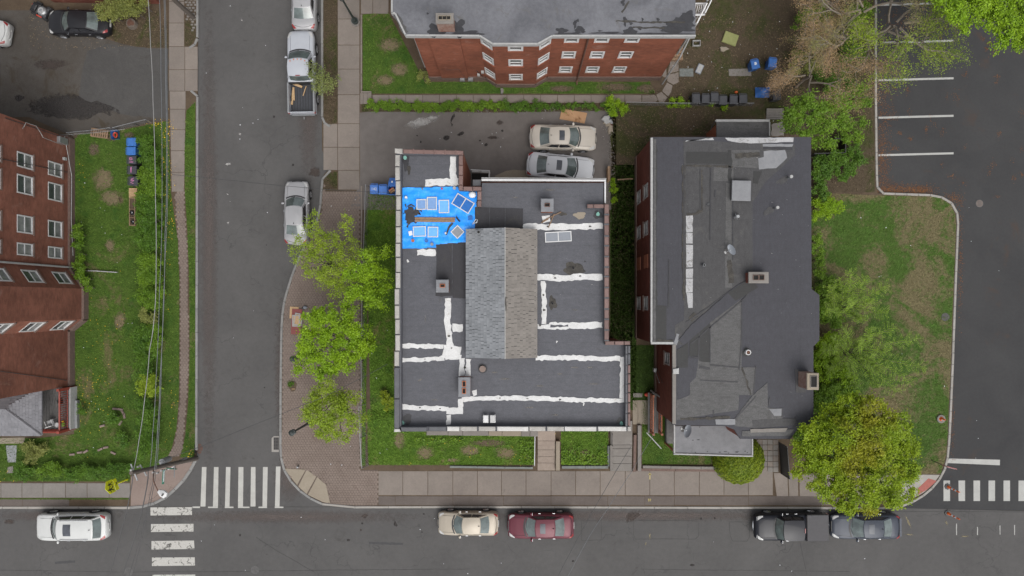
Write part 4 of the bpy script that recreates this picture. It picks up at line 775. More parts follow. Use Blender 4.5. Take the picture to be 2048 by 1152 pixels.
# ------------------------------------------------------------------ east house
ZE = 6.4
M['sealant_mid'] = mottled('aged_white_coating', (.33, .33, .335), (.44, .44, .445), 1.2, 7, .7, .2, 20, stain=(.16, .15, .14), stain_s=2.2, stain_lo=.56)
Ee = thing('flat_roofed_house', 'brick house with patched blue-grey flat roof beside the parking lot lawn', 'house', (*W(1465, 560, ZE), 0))
EO = [(1303, 276), (1620, 276), (1621.5, 579), (1637, 591), (1637, 680), (1625, 692), (1625, 854), (1596, 854), (1580, 876), (1482, 876), (1470, 858), (1450, 850), (1347, 848), (1347, 688), (1303, 685)]
Pe = ccw(WP(EO, ZE)); n_ = len(Pe)
for i in range(n_):
    A, B = Pe[i], Pe[(i+1) % n_]; ops = []; L = (Vector(B)-Vector(A)).length
    westN = A[1] > B[1] and abs(A[0]-W(1303, 0, ZE)[0]) < .1 and abs(B[0]-A[0]) < .1; westS = A[1] > B[1] and abs(A[0]-W(1347, 0, ZE)[0]) < .1 and abs(B[0]-A[0]) < .1
    if westN:
        for Y in (7.45, 4.95, -.05):
            u = A[1]-Y
            for z0 in (.9, 3.75): ops.append((u-.45, u+.45, z0, z0+1.45))
    elif westS: ops = [(A[1]+3.75-.4, A[1]+3.75+.4, 3.75, 5.2)]
    elif L > 3: ops = [(L*(q+.5)/int(L/2.5)-.45, L*(q+.5)/int(L/2.5)+.45, 1+2.9*f, 2.5+2.9*f) for q in range(int(L/2.5)) for f in range(2)]
    fr = wall(Ee, A, B, 0, ZE-.12, ops, M['brick_e'])
    for o in ops: window(Ee, fr, o, mats=('stone_base', 'glass', 'glass_blind_reflect') if not (westN or westS) else ('white_dull', 'glass', 'glass_blind_reflect'))
    if westN:
        for Y in (2.75,):
            u = A[1]-Y
            for z0 in (.9, 3.75): m = MB(); lb(m, *fr, u-.45, u+.45, -.02, .03, z0, z0+1.45).obj('blocked_window', M['orange_wood'], Ee)
    m = MB(); lb(m, *fr, 0, L, .002, .06, ZB, .75).obj('foundation', M['stone_base'], Ee)
Po = inset(Pe, -.06); MB().prism(Po, ZE-.25, ZE).obj('roof_deck', M['roof_east'], Ee)
def ep(p, mt, th=.014, amp=.02, nm='roof_patch'): patch(Ee, nm, p, ZE, mt, th, amp, .25)
MB().prism(WP([(1301.3, 275), (1306, 275), (1305, 685), (1301.3, 685)], ZE+.08), ZE-.14, ZE+.08, .01).obj('edge_trim', M['white_dull'], Ee)
ep([(1306.5, 278), (1312, 278), (1311, 684), (1306, 684)], 'roof_e4', .05, .015, 'gravel_stop')
MB().prism(WP([(1302, 684), (1347, 684), (1347, 688.5), (1302, 688.5)], ZE+.06), ZE-.14, ZE+.06).obj('edge_trim', M['white_dull'], Ee)
MB().prism(WP([(1345, 689), (1352, 689), (1352, 848), (1345, 848)], ZE+.06), ZE-.1, ZE+.06, .01).obj('edge_trim', M['concrete_grey'], Ee)
Q = [([(1367, 282), (1420, 282), (1460, 284), (1590, 290), (1590, 310), (1530, 365), (1505, 405), (1505, 560), (1370, 690), (1350, 690), (1350, 650), (1368, 640), (1367, 400)], 'roof_e2', .010), ([(1372, 304), (1452, 304), (1462, 308), (1463, 329), (1372, 327)], 'roof_e3', .022), ([(1372, 330), (1400, 332), (1400, 425), (1372, 425)], 'roof_e2', .022), ([(1427, 335), (1467, 335), (1467, 362), (1427, 362)], 'roof_e4', .024), ([(1468, 338), (1507, 338), (1507, 360), (1468, 360)], 'roof_e2', .026), ([(1463, 300), (1520, 300), (1517, 336), (1463, 334)], 'roof_e4', .020), ([(1507, 343), (1523, 343), (1515, 368), (1505, 366)], 'roof_e3', .026),
     ([(1452, 366), (1464, 366), (1464, 575), (1450, 575)], 'roof_e4', .016), ([(1311, 610), (1333, 612), (1332, 680), (1310, 680)], 'roof_e3', .018), ([(1382, 650), (1468, 575), (1484, 565), (1498, 580), (1480, 600), (1420, 645), (1368, 690), (1356, 680)], 'roof_east', .06), ([(1455, 586), (1498, 556), (1516, 575), (1470, 602)], 'roof_e3', .065),
     ([(1420, 645), (1482, 598), (1483, 730), (1476, 820), (1350, 840), (1353, 800), (1380, 790), (1380, 720), (1398, 715), (1398, 660)], 'roof_e4', .014), ([(1354, 700), (1376, 685), (1376, 735), (1354, 735)], 'roof_e3', .024), ([(1380, 674), (1420, 645), (1420, 725), (1398, 722), (1396, 712), (1378, 712)], 'roof_e3', .022), ([(1377, 716), (1397, 716), (1392, 755), (1354, 790), (1354, 738)], 'roof_east', .020), ([(1476, 735), (1500, 735), (1512, 735), (1506, 790), (1478, 790)], 'roof_e4', .018),
     ([(1468, 838), (1505, 790), (1535, 765), (1535, 815), (1565, 818), (1565, 850), (1505, 855), (1470, 852)], 'roof_e4', .026), ([(1504, 840), (1594, 836), (1594, 850), (1504, 856)], 'roof_e2', .036), ([(1484, 862), (1588, 858), (1578, 872), (1484, 872)], 'roof_e4', .045), ([(1500, 858), (1575, 856), (1570, 863), (1500, 865)], 'concrete_grey', .06), ([(1538, 818), (1564, 817), (1564, 832), (1548, 832)], 'sealant_grey', .038),
     ([(1370, 283), (1425, 275.5), (1428, 280), (1372, 281)], 'sealant_mid', .03), ([(1450, 276), (1587, 275.5), (1586, 284), (1510, 287), (1480, 286), (1455, 281)], 'sealant_mid', .034), ([(1525, 288), (1586, 288), (1584, 294), (1525, 293)], 'sealant_grey', .03), ([(1527, 302), (1570, 300), (1574, 316), (1552, 336), (1518, 339), (1516, 317), (1527, 314)], 'sealant_grey', .03),
     ([(1430, 838.5), (1470, 838), (1470, 849), (1431, 849)], 'sealant_grey', .05)]
for p, mt, th in Q: ep(p, mt, th)
for pts, w_, mt in (([(1367, 330), (1367, 480), (1368, 600)], .17, 'tarbrown'), ([(1404, 420), (1390, 428), (1373, 429)], .18, 'tarbrown'), ([(1402, 340), (1403, 420)], .16, 'tarbrown'), ([(1459, 300), (1460, 362)], .25, 'roof_e3'), ([(1458, 520), (1463, 566)], .3, 'tarbrown'), ([(1372, 331), (1425, 332), (1465, 334)], .12, 'tarbrown'), ([(1470, 312), (1520, 309)], .3, 'tarbrown'), ([(1380, 640), (1392, 628)], .35, 'tarbrown'), ([(1425, 634), (1440, 622)], .2, 'tarbrown'), ([(1526, 296), (1585, 297)], .14, 'tar'), ([(1312, 290), (1311, 480), (1312, 676)], .14, 'roof_e3'), ([(1306, 682), (1345, 682)], .2, 'tarbrown'), ([(1356, 668), (1350, 690)], .22, 'sealant_grey'), ([(1398, 735), (1420, 737)], .16, 'tar'), ([(1484, 735), (1502, 790)], .1, 'tarbrown'), ([(1360, 838), (1460, 835)], .16, 'tarbrown'), ([(1500, 866), (1580, 862)], .1, 'tar')):
    MB().prism(strip(WP(pts, ZE), w_, .05), ZE-.02, ZE+.031).obj('seam_repair', M[mt], Ee)
for a, b in ((431, 465), (466, 487), (490, 535), (537, 556), (557, 585), (586, 616)): ep([(1372+.5*math.sin(a), a), (1385.5, a), (1385, b), (1372+(5 if b > 610 else 0), b)], 'sealant_mid', .03, .025, 'sealant_strip')
for p in ([(1367.5, 330), (1367.5, 560)], [(1400, 337), (1401, 420)], [(1421, 336), (1420, 480)], [(1465, 366), (1465, 520)], [(1338, 520), (1337, 615)], [(1483, 602), (1483, 680), (1478, 740)], [(1512, 733), (1506, 790)], [(1540, 795), (1537, 812)], [(1564, 816), (1563, 834)], [(1592, 833), (1591, 852)], [(1430, 380), (1429, 395)], [(1426, 820), (1428, 832)], [(1400, 761), (1475, 764)], [(1382, 688), (1425, 650), (1482, 603), (1500, 584)], [(1372, 645), (1420, 612), (1462, 580)], [(1398, 665), (1397, 714)], [(1420, 650), (1420, 725)], [(1378, 712), (1400, 716)], [(1352, 700), (1352, 840)], [(1470, 838), (1512, 792)], [(1476, 735), (1420, 730)]):  # seams; the two long diagonals paint shadow along the raised strip's edges
    MB().prism(strip(WP(p, ZE), .07, .015), ZE-.02, ZE+.042).obj('roof_seam_and_shadow_line', M['tar'], Ee)
hx, hy = W(1483, 381, ZE+.4); h_ = thing('roof_hatch', 'pale square roof hatch on the east flat roof', 'hatch', (hx, hy, ZE), R(-1.5), local=True)
MB().box(-.56, -.60, -.02, .56, .60, .3).obj('kerb_box', M['roof_e3'], h_); MB().box(-.61, -.65, .3, .61, .65, .4, .03).obj('lid', M['sealant_grey'], h_); MB().box(-.6, -.01, .395, .6, .01, .405).obj('lid_seam', M['grey_metal'], h_)
tv_ = thing('turbine_vent', 'round metal turbine vent near the roof hatch', 'vent', (*W(1475, 433, ZE+.35), ZE), local=True); MB().cyl(0, 0, -.02, .2, .13, 14).obj('neck', M['galv'], tv_)
for i in range(10): a = i*math.pi/5; MB().tube([(.1*math.cos(a), .1*math.sin(a), .2), (.21*math.cos(a+.3), .21*math.sin(a+.3), .32), (.09*math.cos(a+.6), .09*math.sin(a+.6), .45)], .022, 4).obj('blade', M['chrome'] if i % 2 else M['iron'], tv_)
MB().cyl(0, 0, .42, .47, .1, 12).obj('cap', M['galv'], tv_)
for (x, y) in ((1583, 353), (1555.5, 415)):
    xx, yy = W(x, y, ZE+.6); xb, yb_ = xx*.995, yy; v = MB().tube([(xx-.02, yy, ZE), (xx, yy, ZE+.55)], .06, 10).obj('vent_pipe', M['grey_metal'], Ee); MB().cyl(xx, yy, ZE+.5, ZE+.62, .1, 14).obj('vent_cap', M['white_dull'], v); MB().prism(blob(xx-.35, yy-.15, .4, .2, 14, .3, .5), ZE-.02, ZE+.016).obj('flashing', M['roof_e2'], v)
pipevent(Ee, 1409, 530, ZE, .35, .09, fr=2.4, flash='tar'); pipevent(Ee, 1497, 705, ZE, .3, .17, mat='white', top='rust', flash='roof_e3', fr=1.8); pipevent(Ee, 1417, 408, ZE, .1, .05, flash='tar', fr=3)
chimney(Ee, 1517.5, 555, ZE-.1, ZE+.75, 1.28, .72, [(-.2, 0, .28, .28), (.17, 0, .28, .28)], 'brick_e', 'concrete_grey', fl='stone_base')
chimney(Ee, 1626, 763, ZE-.1, ZE+1.5, .74, 1.05, [(0.03, 0, .36, .66)], 'chim_brick', 'concrete_tan', fl='concrete_grey'); ep([(1590, 738), (1612, 740), (1612, 785), (1592, 785)], 'roof_e2', .03)
MB().prism(WP([(1346, 738), (1358, 736), (1358, 748), (1346, 748)], ZE+.15), ZE, ZE+.15, .02).obj('scupper_box', M['white_dull'], Ee)
def dish(px, py, z, rot, label, s=.33):
    d = thing('satellite_dish', label, 'satellite dish', (*W(px, py, z+.4), z), R(rot), local=True)
    m = MB(); m.grid(lambda u, v: (s*.75*u*math.cos(2*math.pi*v)*.72+.1, s*1.25*u*math.sin(2*math.pi*v), .35+.35*s*u*u+.5*s*u*math.cos(2*math.pi*v)), 5, 20); m.obj('reflector', M['screen'], d, smooth=True)
    MB().tube([(.05, 0, .0), (.05, 0, .35)], .03, 6).obj('mast', M['galv'], d); MB().tube([(.08, 0, .3), (-.35, .05, .55)], .018, 5).obj('feed_arm', M['galv'], d); MB().box(-.42, -.03, .5, -.32, .14, .58, .01).obj('receiver', M['white_dull'], d); MB().box(-.2, -.2, -.01, .2, .2, .03).obj('base', M['iron'], d)
dish(1460, 501, ZE, 30, 'small satellite dish on the middle of the east flat roof', .3)
# front porch roof (lower) and side porch
ZP = 3.5
Fp = WP([(1349, 852), (1470, 852), (1483, 870), (1504, 876), (1505, 911), (1349, 906)], ZP); MB().prism(Fp, ZP-.2, ZP).obj('porch_roof', M['roof_porch'], Ee)
for p in ([(1347.5, 850), (1350.5, 850), (1350.5, 908), (1347.5, 908)], [(1347.5, 906.5), (1506, 911), (1506, 914), (1347.5, 909.5)], [(1503.5, 877), (1506.5, 877), (1506.5, 911), (1503.5, 911)]): MB().prism(WP(p, ZP+.08), ZP-.2, ZP+.08, .01).obj('porch_trim', M['white_dull'], Ee)
for i in range(14): MB().prism(blob(*W(rnd(1360, 1498), random.choice([903, 905, 880, 856])+rnd(-2, 2), ZP), rnd(.04, .14), .035, 10), ZP-.01, ZP+.006+i*.0003).obj('tar_patch', M['tar'], Ee)
dish(1372, 861, ZP, -15, 'pale satellite dish on the front porch roof', .36)
for (x, y) in ((1351, 905), (1400, 906), (1450, 908), (1502, 910)): MB().tube([(*W(x, y, ZP), ZB), (*W(x, y, ZP), ZP-.2)], .08, 8).obj('porch_post', M['orange_wood'], Ee)
MB().prism(WP([(1349, 850), (1500, 850), (1500, 905), (1349, 902)], 3.3), ZB, .7).obj('porch_floor', M['deck'], Ee)
sp = thing('side_porch_stair', 'orange-brown wooden stair railings on the west side of the front porch', 'stair', (*W(1320, 830), 0))
xa, ya = W(1311, 800); xb, yb_ = W(1336, 880)
for k, (xx, h0, h1) in enumerate(((9.55, .95, 1.0), (10.15, .95, 1.0))):
    MB().tube([(xx, -6.6, 1.9), (xx, -9.3, 1.85)], .05, 5).obj('handrail', M['orange_wood'], sp); MB().tube([(xx, -6.6, 1.05), (xx, -9.3, 1.0)], .05, 5).obj('bottom_rail', M['orange_wood'], sp)
    for i in range(16): y = -6.65-i*.175; MB().tube([(xx, y, 1.02), (xx, y, 1.88)], .028, 4).obj('baluster', M['orange_wood'], sp)
for x, y in ((9.55, -6.6), (10.15, -6.6), (9.55, -9.3), (10.15, -9.3)): MB().box(x-.07, y-.07, ZB, x+.07, y+.07, 2.05).obj('post', M['orange_wood'], sp)
for i in range(6): MB().box(9.35+i*.16, -9.4, .85, 9.5+i*.16, -6.5, .9).obj('deck_board', M['deck'], sp)
MB().tube([(9.25, -9.35, .95), (10.4, -10.6, .5)], .04, 5).obj('handrail', M['white_dull'], sp); MB().tube([(*W(1302, 781, 1.2), 1.2), (*W(1346, 812, 3), 3.0)], .055, 6).obj('downpipe', M['galv'], sp)
# utilities on west wall
um = thing('gas_meter', 'grey meter and white pipe on the west wall of the east house', 'meter', (*W(1309, 745), 0)); x9 = W(1347, 0, ZE)[0]-.06
MB().box(x9-.22, -5.0, .8, x9, -4.7, 1.2, .02).obj('meter_box', M['galv'], um); MB().tube([(x9-.06, -5.0, 1.1), (x9-.06, -5.6, 2.4)], .03, 5).obj('pipe', M['white_dull'], um); MB().tube([(x9-.06, -4.6, 1.6), (x9-.06, -5.5, 3.4)], .02, 5).obj('conduit', M['iron'], um)
# rear addition
ZA = 3.2
Ra = thing('rear_shed_addition', 'low brown-grey roofed shed addition behind the east house', 'shed', (*W(1485, 258), 0))
pa = WP([(1433, 243), (1539, 243), (1541, 300), (1433, 300)], ZA); MB().prism(inset(ccw(pa), .1), 0, ZA-.1).obj('wall', M['orange_wood'], Ra); MB().prism(pa, ZA-.1, ZA).obj('roof', M['roof_e4'], Ra)
for p in ([(1432, 238.5), (1540, 238.5), (1540, 243.5), (1432, 243.5)], [(1538, 243.6), (1541, 243.6), (1541, 272), (1538, 272)]): MB().prism(WP(p, ZA+.06), ZA-.14, ZA+.06, .02).obj('gutter', M['white_dull'], Ra)
MB().tube([(*W(1431, 242, ZA), ZA), (*W(1425, 250, 2.2), 2.2), (*W(1428, 265, 1.5), .2)], .04, 6).obj('downpipe', M['galv'], Ra); MB().box(*W(1428, 262, 1), .2, *W(1433, 272, 1), 1.9).obj('door', M['flue'], Ra)
MB().prism(ragged(WP([(1541, 250), (1562, 244), (1570, 256), (1566, 272), (1541, 273)]), .05, .2), ZB, ZB+.06).obj('broken_slab', M['concrete_grey'], None, 'broken concrete slab beside the rear shed addition', 'slab')
# ------------------------------------------------------------------ north building
ZN = 9.5
Nn = thing('brick_apartment_block', 'three-storey red brick apartment block with silver-coated roof at top', 'apartment block', (*W(1090, 40), 0))
yM, yBy = 16.3, 15.78; ops = {}
NP = [(-6.4, 40), (-6.4, yM), (-2.35, yM), (-1.55, yBy), (1.25, yBy), (2.1, yM), (10.33, yM), (10.33, 40)]
Pn = NP
for i in range(len(Pn)-1):
    A, B = Pn[i], Pn[i+1]; L = (Vector(B)-Vector(A)).length; o_ = []
    if i == 5: o_ = [(x-2.1-.43, x-2.1+.43, z-.62, z+.62) for x in (3.33, 5.2, 7.08) for z in (2.35, 5.3, 8.15)]
    if i == 3: o_ = [(1.40-.45, 1.40+.45, z-.62, z+.62) for z in (2.35, 5.3, 8.15)]
    if i in (2, 4): o_ = [(L/2-.40, L/2+.40, z-.62, z+.62) for z in (2.35, 5.3, 8.15)]
    if i in (0, 6): o_ = [(3+k*4-.45, 3+k*4+.45, z-.62, z+.62) for k in range(5) for z in (2.35, 5.3, 8.15)]
    fr = wall(Nn, A, B, 0, ZN-.2, o_, M['brick'])
    for o in o_: window(Nn, fr, o, .10, .03, 'brick')
    m = MB(); lb(m, *fr, -.05, L+.05, .002, .07, ZB, .8).obj('foundation', M['stone_base'], Nn)
NR = WP([(783, -420), (783, 27), (790, 28), (811, 72), (959, 73), (985, 89), (1076, 89), (1105, 73), (1391, 73), (1391, -420)], ZN)
MB().prism(NR, ZN-.25, ZN).obj('roof_deck', M['roof_north'], Nn)
for i in range(8): A, B = Vector(NR[i]), Vector(NR[i+1]); d = (B-A).normalized(); n = Vector((-d.y, d.x)); MB().prism([tuple(A-n*.02-d*.0), tuple(B-n*.02), tuple(B+n*.08), tuple(A+n*.08)], ZN-.28, ZN+.07).obj('edge_trim', M['white_dull'], Nn)
# brick pilaster
m = MB(); A_ = Vector((-6.4, yM)); lb(m, A_, Vector((1, 0)), Vector((0, -1)), .9, 2.8, 0, .11, .82, ZN-.26).obj('chimney_breast', M['brick'], Nn)
cn = chimney(Nn, 889, 36, ZN-.1, 10.9, 1.05, .62, [(-.24, 0, .2, .2), (0, 0, .2, .2), (.24, 0, .2, .2)], 'chim_brick', 'concrete_grey', fl='concrete_tan')
for (x, y, rx, ry, sd_) in [(872, 62, .5, .35, 1), (915, 56, .45, .5, 2), (935, 67, 1.0, .14, 3), (1124, 63, .3, .22, 4), (1160, 60, .32, .2, 5), (1150, 48, .1, .25, 6), (1260, 64, .42, .24, 7), (1250, 42, .1, .28, 8), (1365, 45, .75, .4, 9), (1345, 56, .75, .2, 10), (1375, 34, .4, .35, 11), (1262, 47, .1, .08, 12), (1155, 41, .09, .08, 13), (1285, 39, .06, .1, 14), (1246, 5, .12, .18, 15), (1215, 66, .9, .06, 16), (1320, 68, 1.6, .07, 17), (1316, 40, .08, .14, 18), (855, 27, .06, .06, 19), (1200, 62, .12, .04, 20), (1280, 58, .1, .07, 21), (1140, 68, .8, .08, 22), (1352, 60, .9, .18, 23)]:
    MB().prism(blob(*W(x, y, ZN), rx, ry, 26, .45), ZN-.02, ZN+.006+.0006*sd_).obj('tar_patch', M['tar'], Nn)
for p in ([(1232, 42), (1300, 45), (1370, 44)], [(1265, 55), (1330, 56)], [(1244, 25), (1252, 12), (1258, 3)]): MB().prism(strip(WP(p, ZN), .08, .04), ZN-.02, ZN+.022).obj('roof_crack', M['tarbrown'], Nn)
MB().prism(strip(WP([(790, 30), (800, 45), (812, 66)], ZN), .32, .05), ZN-.02, ZN+.021).obj('roof_stain', M['roof_e4'], Nn)
MB().tube([(4.33, yM-.1, ZN-.3), (4.30, yM-.1, .25), (4.30, yM-.4, .15)], .06, 8).obj('downpipe', M['rust'], Nn)
MB().tube([(10.6, yM+.2, ZN-.3), (10.5, yM-.4, 6), (10.5, yM-.4, .3)], .055, 6).obj('downpipe', M['white_dull'], Nn)
for x, z in ((-2.9, 1.3), (-2.6, 1.9)): MB().box(x, yM-.16, z, x+.2, yM, z+.25, .01).obj('meter_box', M['white_dull'], Nn)
for x in (-4.2, -3.6): MB().box(x, yM-.28, .5, x+.35, yM-.06, .8, .02).obj('wall_vent', M['galv'], Nn)
MB().tube([(-5, yM-.1, 2.6), (-4.1, yM-.1, 2.65), (-3.8, yM-.1, .8)], .02, 4).obj('cable', M['wire_dark'], Nn); MB().tube([(-2.9, yM-.1, 2.4), (-2.5, yM-.1, 1.0)], .02, 4).obj('cable', M['wire_dark'], Nn)
MB().tube([(-6.5, yM+.3, 8.3), (-6.5, yM+.15, 4.6), (-6.48, yM+.1, 2.5)], .03, 5).obj('conduit', M['white_dull'], Nn)
for i in range(4): MB().prism(WP([(1343+i*.5, 92+i*7), (1366, 92+i*7), (1366, 98.5+i*7), (1340-i*2, 98.5+i*7)], 1.4-i*.3), .1, 1.4-i*.3, .02).obj('stair_tread', M['wood'], Nn)
pr = thing('rear_porch_railing', 'white wooden porch railing and braces at top right building corner', 'railing', (*W(1400, 15), 0))
for a, b, r_ in (((1385, 7), (1414, 7), .05), ((1388, 30), (1409, 29), .06), ((1414, 6), (1392, 50), .06), ((1423, 0), (1410, 26), .05), ((1424, -4), (1420, 3), .06)): MB().tube([(*W(*a, 6.6), 6.6), (*W(*b, 6.2), 6.2)], r_, 5).obj('rail', M['white'], pr)
for i in range(6): MB().tube([(*W(1392+i*4, 9, 6.6), 6.6), (*W(1388+i*4, 28, 6.0), 6.0)], .03, 4).obj('baluster', M['white'], pr)
for x, y in ((1412, 5), (1390, 52)): MB().tube([(*W(x, y, 6), 0), (*W(x, y, 6), 6.4)], .07, 6).obj('post', M['white_dull'], pr)
MB().box(10.4, yM+3.4, 3.0, 11.6, yM+7, 3.12).obj('landing', M['deck'], pr)
# ------------------------------------------------------------------ west building
Ww = thing('brown_brick_apartments', 'brown brick apartment building with bay and white windows on left edge', 'apartment block', (-33, 3, 0))
XW = -32.55
ring = [(XW, 11.9), (XW, 2.45), (-31.55, 1.0), (-31.55, -1.2), (XW, -2.0), (XW, -6.05), (-60, -6.05), (-60, 11.9)]
ring = ccw(ring)
for i in range(len(ring)):
    A, B = Vector(ring[i]), Vector(ring[(i+1) % len(ring)]); L = (B-A).length; o_ = []
    if abs(A.x-XW) < .01 and abs(B.x-XW) < .01 and max(A.y, B.y) > 5:
        for yy, w in ((9.35, .95), (7.76, 1.2), (5.15, 1.13), (3.5, .78)):
            for z0 in (1.35, 4.4, 7.4): o_.append((abs(yy-A.y)-w/2, abs(yy-A.y)+w/2, z0, z0+1.5))
    elif abs(A.x-B.x) > .3 and abs(A.x-B.x) < 2: o_ = [(L/2-.48, L/2+.48, z0, z0+1.5) for z0 in (1.35, 4.4, 7.4)]
    elif L > 15: o_ = [(2+3*k-.5, 3+3*k-.5, z0, z0+1.5) for k in range(8) for z0 in (1.35, 4.4, 7.4)]
    fr = wall(Ww, A, B, 0, 10.2, o_, M['brick_w'])
    for o in o_: window(Ww, fr, o, .065, .03, 1, ('white', 'glass_blind_reflect', 'glass'))
    m = MB(); lb(m, *fr, 0 if L > 3 else -.02, L+.02, .002, .17, ZB, .7).obj('foundation', M['stone_base'], Ww)
MB().prism(inset(ring, -.3), 10.2, 10.4).obj('roof_deck', M['roof_e2'], Ww); MB().tube([(XW+.12, 2.55, 10), (XW+.12, 2.55, .4)], .07, 8).obj('downpipe', M['white_dull'], Ww)
for a, b in (((XW+.04, 11.8, 1.0), (XW+.04, 11.7, 7)), ((XW+.05, 9.4, .8), (XW+.05, 9.0, 8)), ((XW+.05, -5.6, .9), (XW+.05, -4.2, 8))): MB().tube([a, b], .022, 5).obj('cable', M['wire_dark'], Ww)
MB().box(XW-.02, 11.3, 1.0, XW+.22, 11.75, 1.9, .02).obj('electric_box', M['galv'], Ww); MB().box(XW, 10.2, 1.0, XW+.15, 10.4, 1.3, .02).obj('meter_box', M['white_dull'], Ww)
m = MB(); m.tube([(XW+.1, 11.9, 1.2), (XW+.2, 9.2, .55), (XW+.2, 6, .6), (XW+.2, 3.4, .4)], .025, 5).obj('conduit', M['white_dull'], Ww)
# porch
Pp = thing('shingled_porch', 'corner porch with pale shingle roof and red railing on the west building', 'porch', (-33.5, -7.5, 0))
zp = 3.0
def pr_(x, y, z=zp): return (*W(x, y, z), z)
rf = MB(); e1, e2, e3, e4 = pr_(82.5, 774), pr_(82.5, 871), (-46, pr_(0, 871)[1], zp), (-46, pr_(0, 774)[1], zp); r1 = (*W(-20, 820, zp+.9), zp+.9)
yS = e2[1]; yN = e1[1]; apx = (e1[0]-1.75, (yS+yN)/2+.3, zp+1.0); rg = (-46, apx[1], zp+1.0)
rf.add([e1, e2, e3, rg, apx, e4], [(1, 0, 4), (1, 4, 3, 2), (0, 5, 3, 4)]); rf.add([(e1[0], e1[1], zp-.15), (e2[0], e2[1], zp-.15), (e3[0], e3[1], zp-.15)], [(0, 1, 2)]); rfo = rf.obj('porch_roof', M['shingle_porch'], Pp)
def tri(a, b, c):
    def f(p):
        A, B, C = (Vector(q[:2]) for q in (a, b, c)); P = Vector(p[:2]); s = lambda u, v, w: (v.x-u.x)*(w.y-u.y)-(v.y-u.y)*(w.x-u.x)
        q = [s(A, B, P), s(B, C, P), s(C, A, P)]; return all(k > -.02 for k in q) or all(k < .02 for k in q)
    return f
mid = Vector(e1).lerp(Vector(e2), (apx[1]-e1[1])/(e2[1]-e1[1]))
shingles(rfo, e2, e1, (apx[0], e2[1], apx[2]), 11, .22, 'shingle_porch', .015, .006, clip=tri(e1, e2, apx))
def quadclip(p): return p[0] < e2[0]-(p[1]-e2[1])/(apx[1]-e2[1])*(e2[0]-apx[0])+.02
shingles(rfo, (-44, e2[1], zp), e2, (-44, apx[1], zp+1.0), 10, .22, 'shingle_porch', .015, .006, clip=quadclip)
shingles(rfo, e1, (-44, e1[1], zp), (e1[0], apx[1], zp+1.0), 9, .22, 'shingle_porch', .015, .006, clip=lambda p: p[0] < e1[0]-(e1[1]-p[1])/(e1[1]-apx[1])*(e1[0]-apx[0])+.02)
MB().tube([(e2[0]-.02, e2[1]+.02, zp+.03), (apx[0], apx[1], apx[2]+.03)], .1, 6).obj('hip_cap', M['shingle_porch'], Pp)
zd = .95; xo = -32.35; yn, ys = -6.12, -9.15
for i in range(12): MB().box(-34.7+i*.2, ys, zd-.05, -34.515+i*.2, yn, zd, .006).obj('deck_board', M['deck'], Pp)
MB().box(-44, ys, ZB, -34.72, yn, zd-.02).obj('porch_base', M['stone_base'], Pp)
MB().box(xo, ys-.02, ZB, xo+.12, yn, zd-.06).obj('skirt_board', M['white_dull'], Pp); MB().box(xo+.125, ys, ZB, xo+.3, yn-1, .4).obj('skirt_ledge', M['galv'], Pp); MB().box(-34.7, ys-.13, ZB, xo, ys-.03, zd-.06).obj('skirt_board', M['white_dull'], Pp)
for (x0_, y0_, x1_, y1_) in ((xo-.02, yn, xo-.02, ys), (-34.6, ys, xo-.02, ys)):
    for z, r_ in ((zd+.06, .045), (zd+.95, .065)): MB().tube([(x0_, y0_, z), (x1_, y1_, z)], r_, 5).obj('rail', M['red_paint'], Pp)
    n = 20 if x0_ == x1_ else 12
    for i in range(1, n): t_ = i/n; MB().box(x0_+(x1_-x0_)*t_-.025, y0_+(y1_-y0_)*t_-.025, zd+.1, x0_+(x1_-x0_)*t_+.025, y0_+(y1_-y0_)*t_+.025, zd+.93).obj('baluster', M['red_paint'], Pp)
for x, y in ((xo-.02, ys), (xo-.02, yn-.05), (-34.6, ys)): MB().box(x-.09, y-.09, ZB, x+.09, y+.09, zp-.16 if x < -33 else 2.1).obj('post', M['red_paint'], Pp)
ch = thing('plastic_chair', 'white plastic chair on the red-railed corner porch', 'chair', (-33.35, -8.6, zd), R(200), local=True)
MB().box(-.23, -.22, .38, .23, .22, .43, .02).obj('seat', M['white'], ch); MB().box(-.23, .2, .43, .23, .25, .85, .02).obj('backrest', M['white'], ch)
for a in (-.2, .2):
    for b in (-.19, .19): MB().tube([(a, b, 0), (a, b, .39)], .022, 5).obj('leg', M['white'], ch)
    MB().box(a*1.2-.025, -.22, .6, a*1.2+.025, .22, .63).obj('armrest', M['white'], ch)
bk = thing('bucket', 'white bucket beside the chair on the corner porch', 'bucket', (-32.95, -8.75, zd), local=True); MB().cyl(0, 0, 0, .34, .14, 14, .17).obj('body', M['white'], bk); MB().ann(0, 0, .33, .36, .18, .15, 14).obj('rim', M['white_dull'], bk)
bk = thing('toy', 'small green and yellow toy inside the red porch railing', 'toy', (-32.62, -8.75, zd), local=True); MB().ell((0, 0, .12), .12, .2, .1).obj('body', plain('lime_plastic', (.2, .5, .04), .5), bk); MB().ell((0, .2, .16), .08, .1, .08).obj('head', M['dandelion'], bk)
bk = thing('black_crate', 'small black crate on the porch deck by the railing', 'crate', (-32.85, -7.1, zd), local=True); MB().box(-.12, -.15, 0, .12, .15, .03).obj('base', M['black'], bk)
for q in ((-.12, -.15, -.1, .15), (.1, -.15, .12, .15), (-.1, -.15, .1, -.13), (-.1, .13, .1, .15)): MB().box(q[0], q[1], .03, q[2], q[3], .25).obj('side', M['black'], bk)
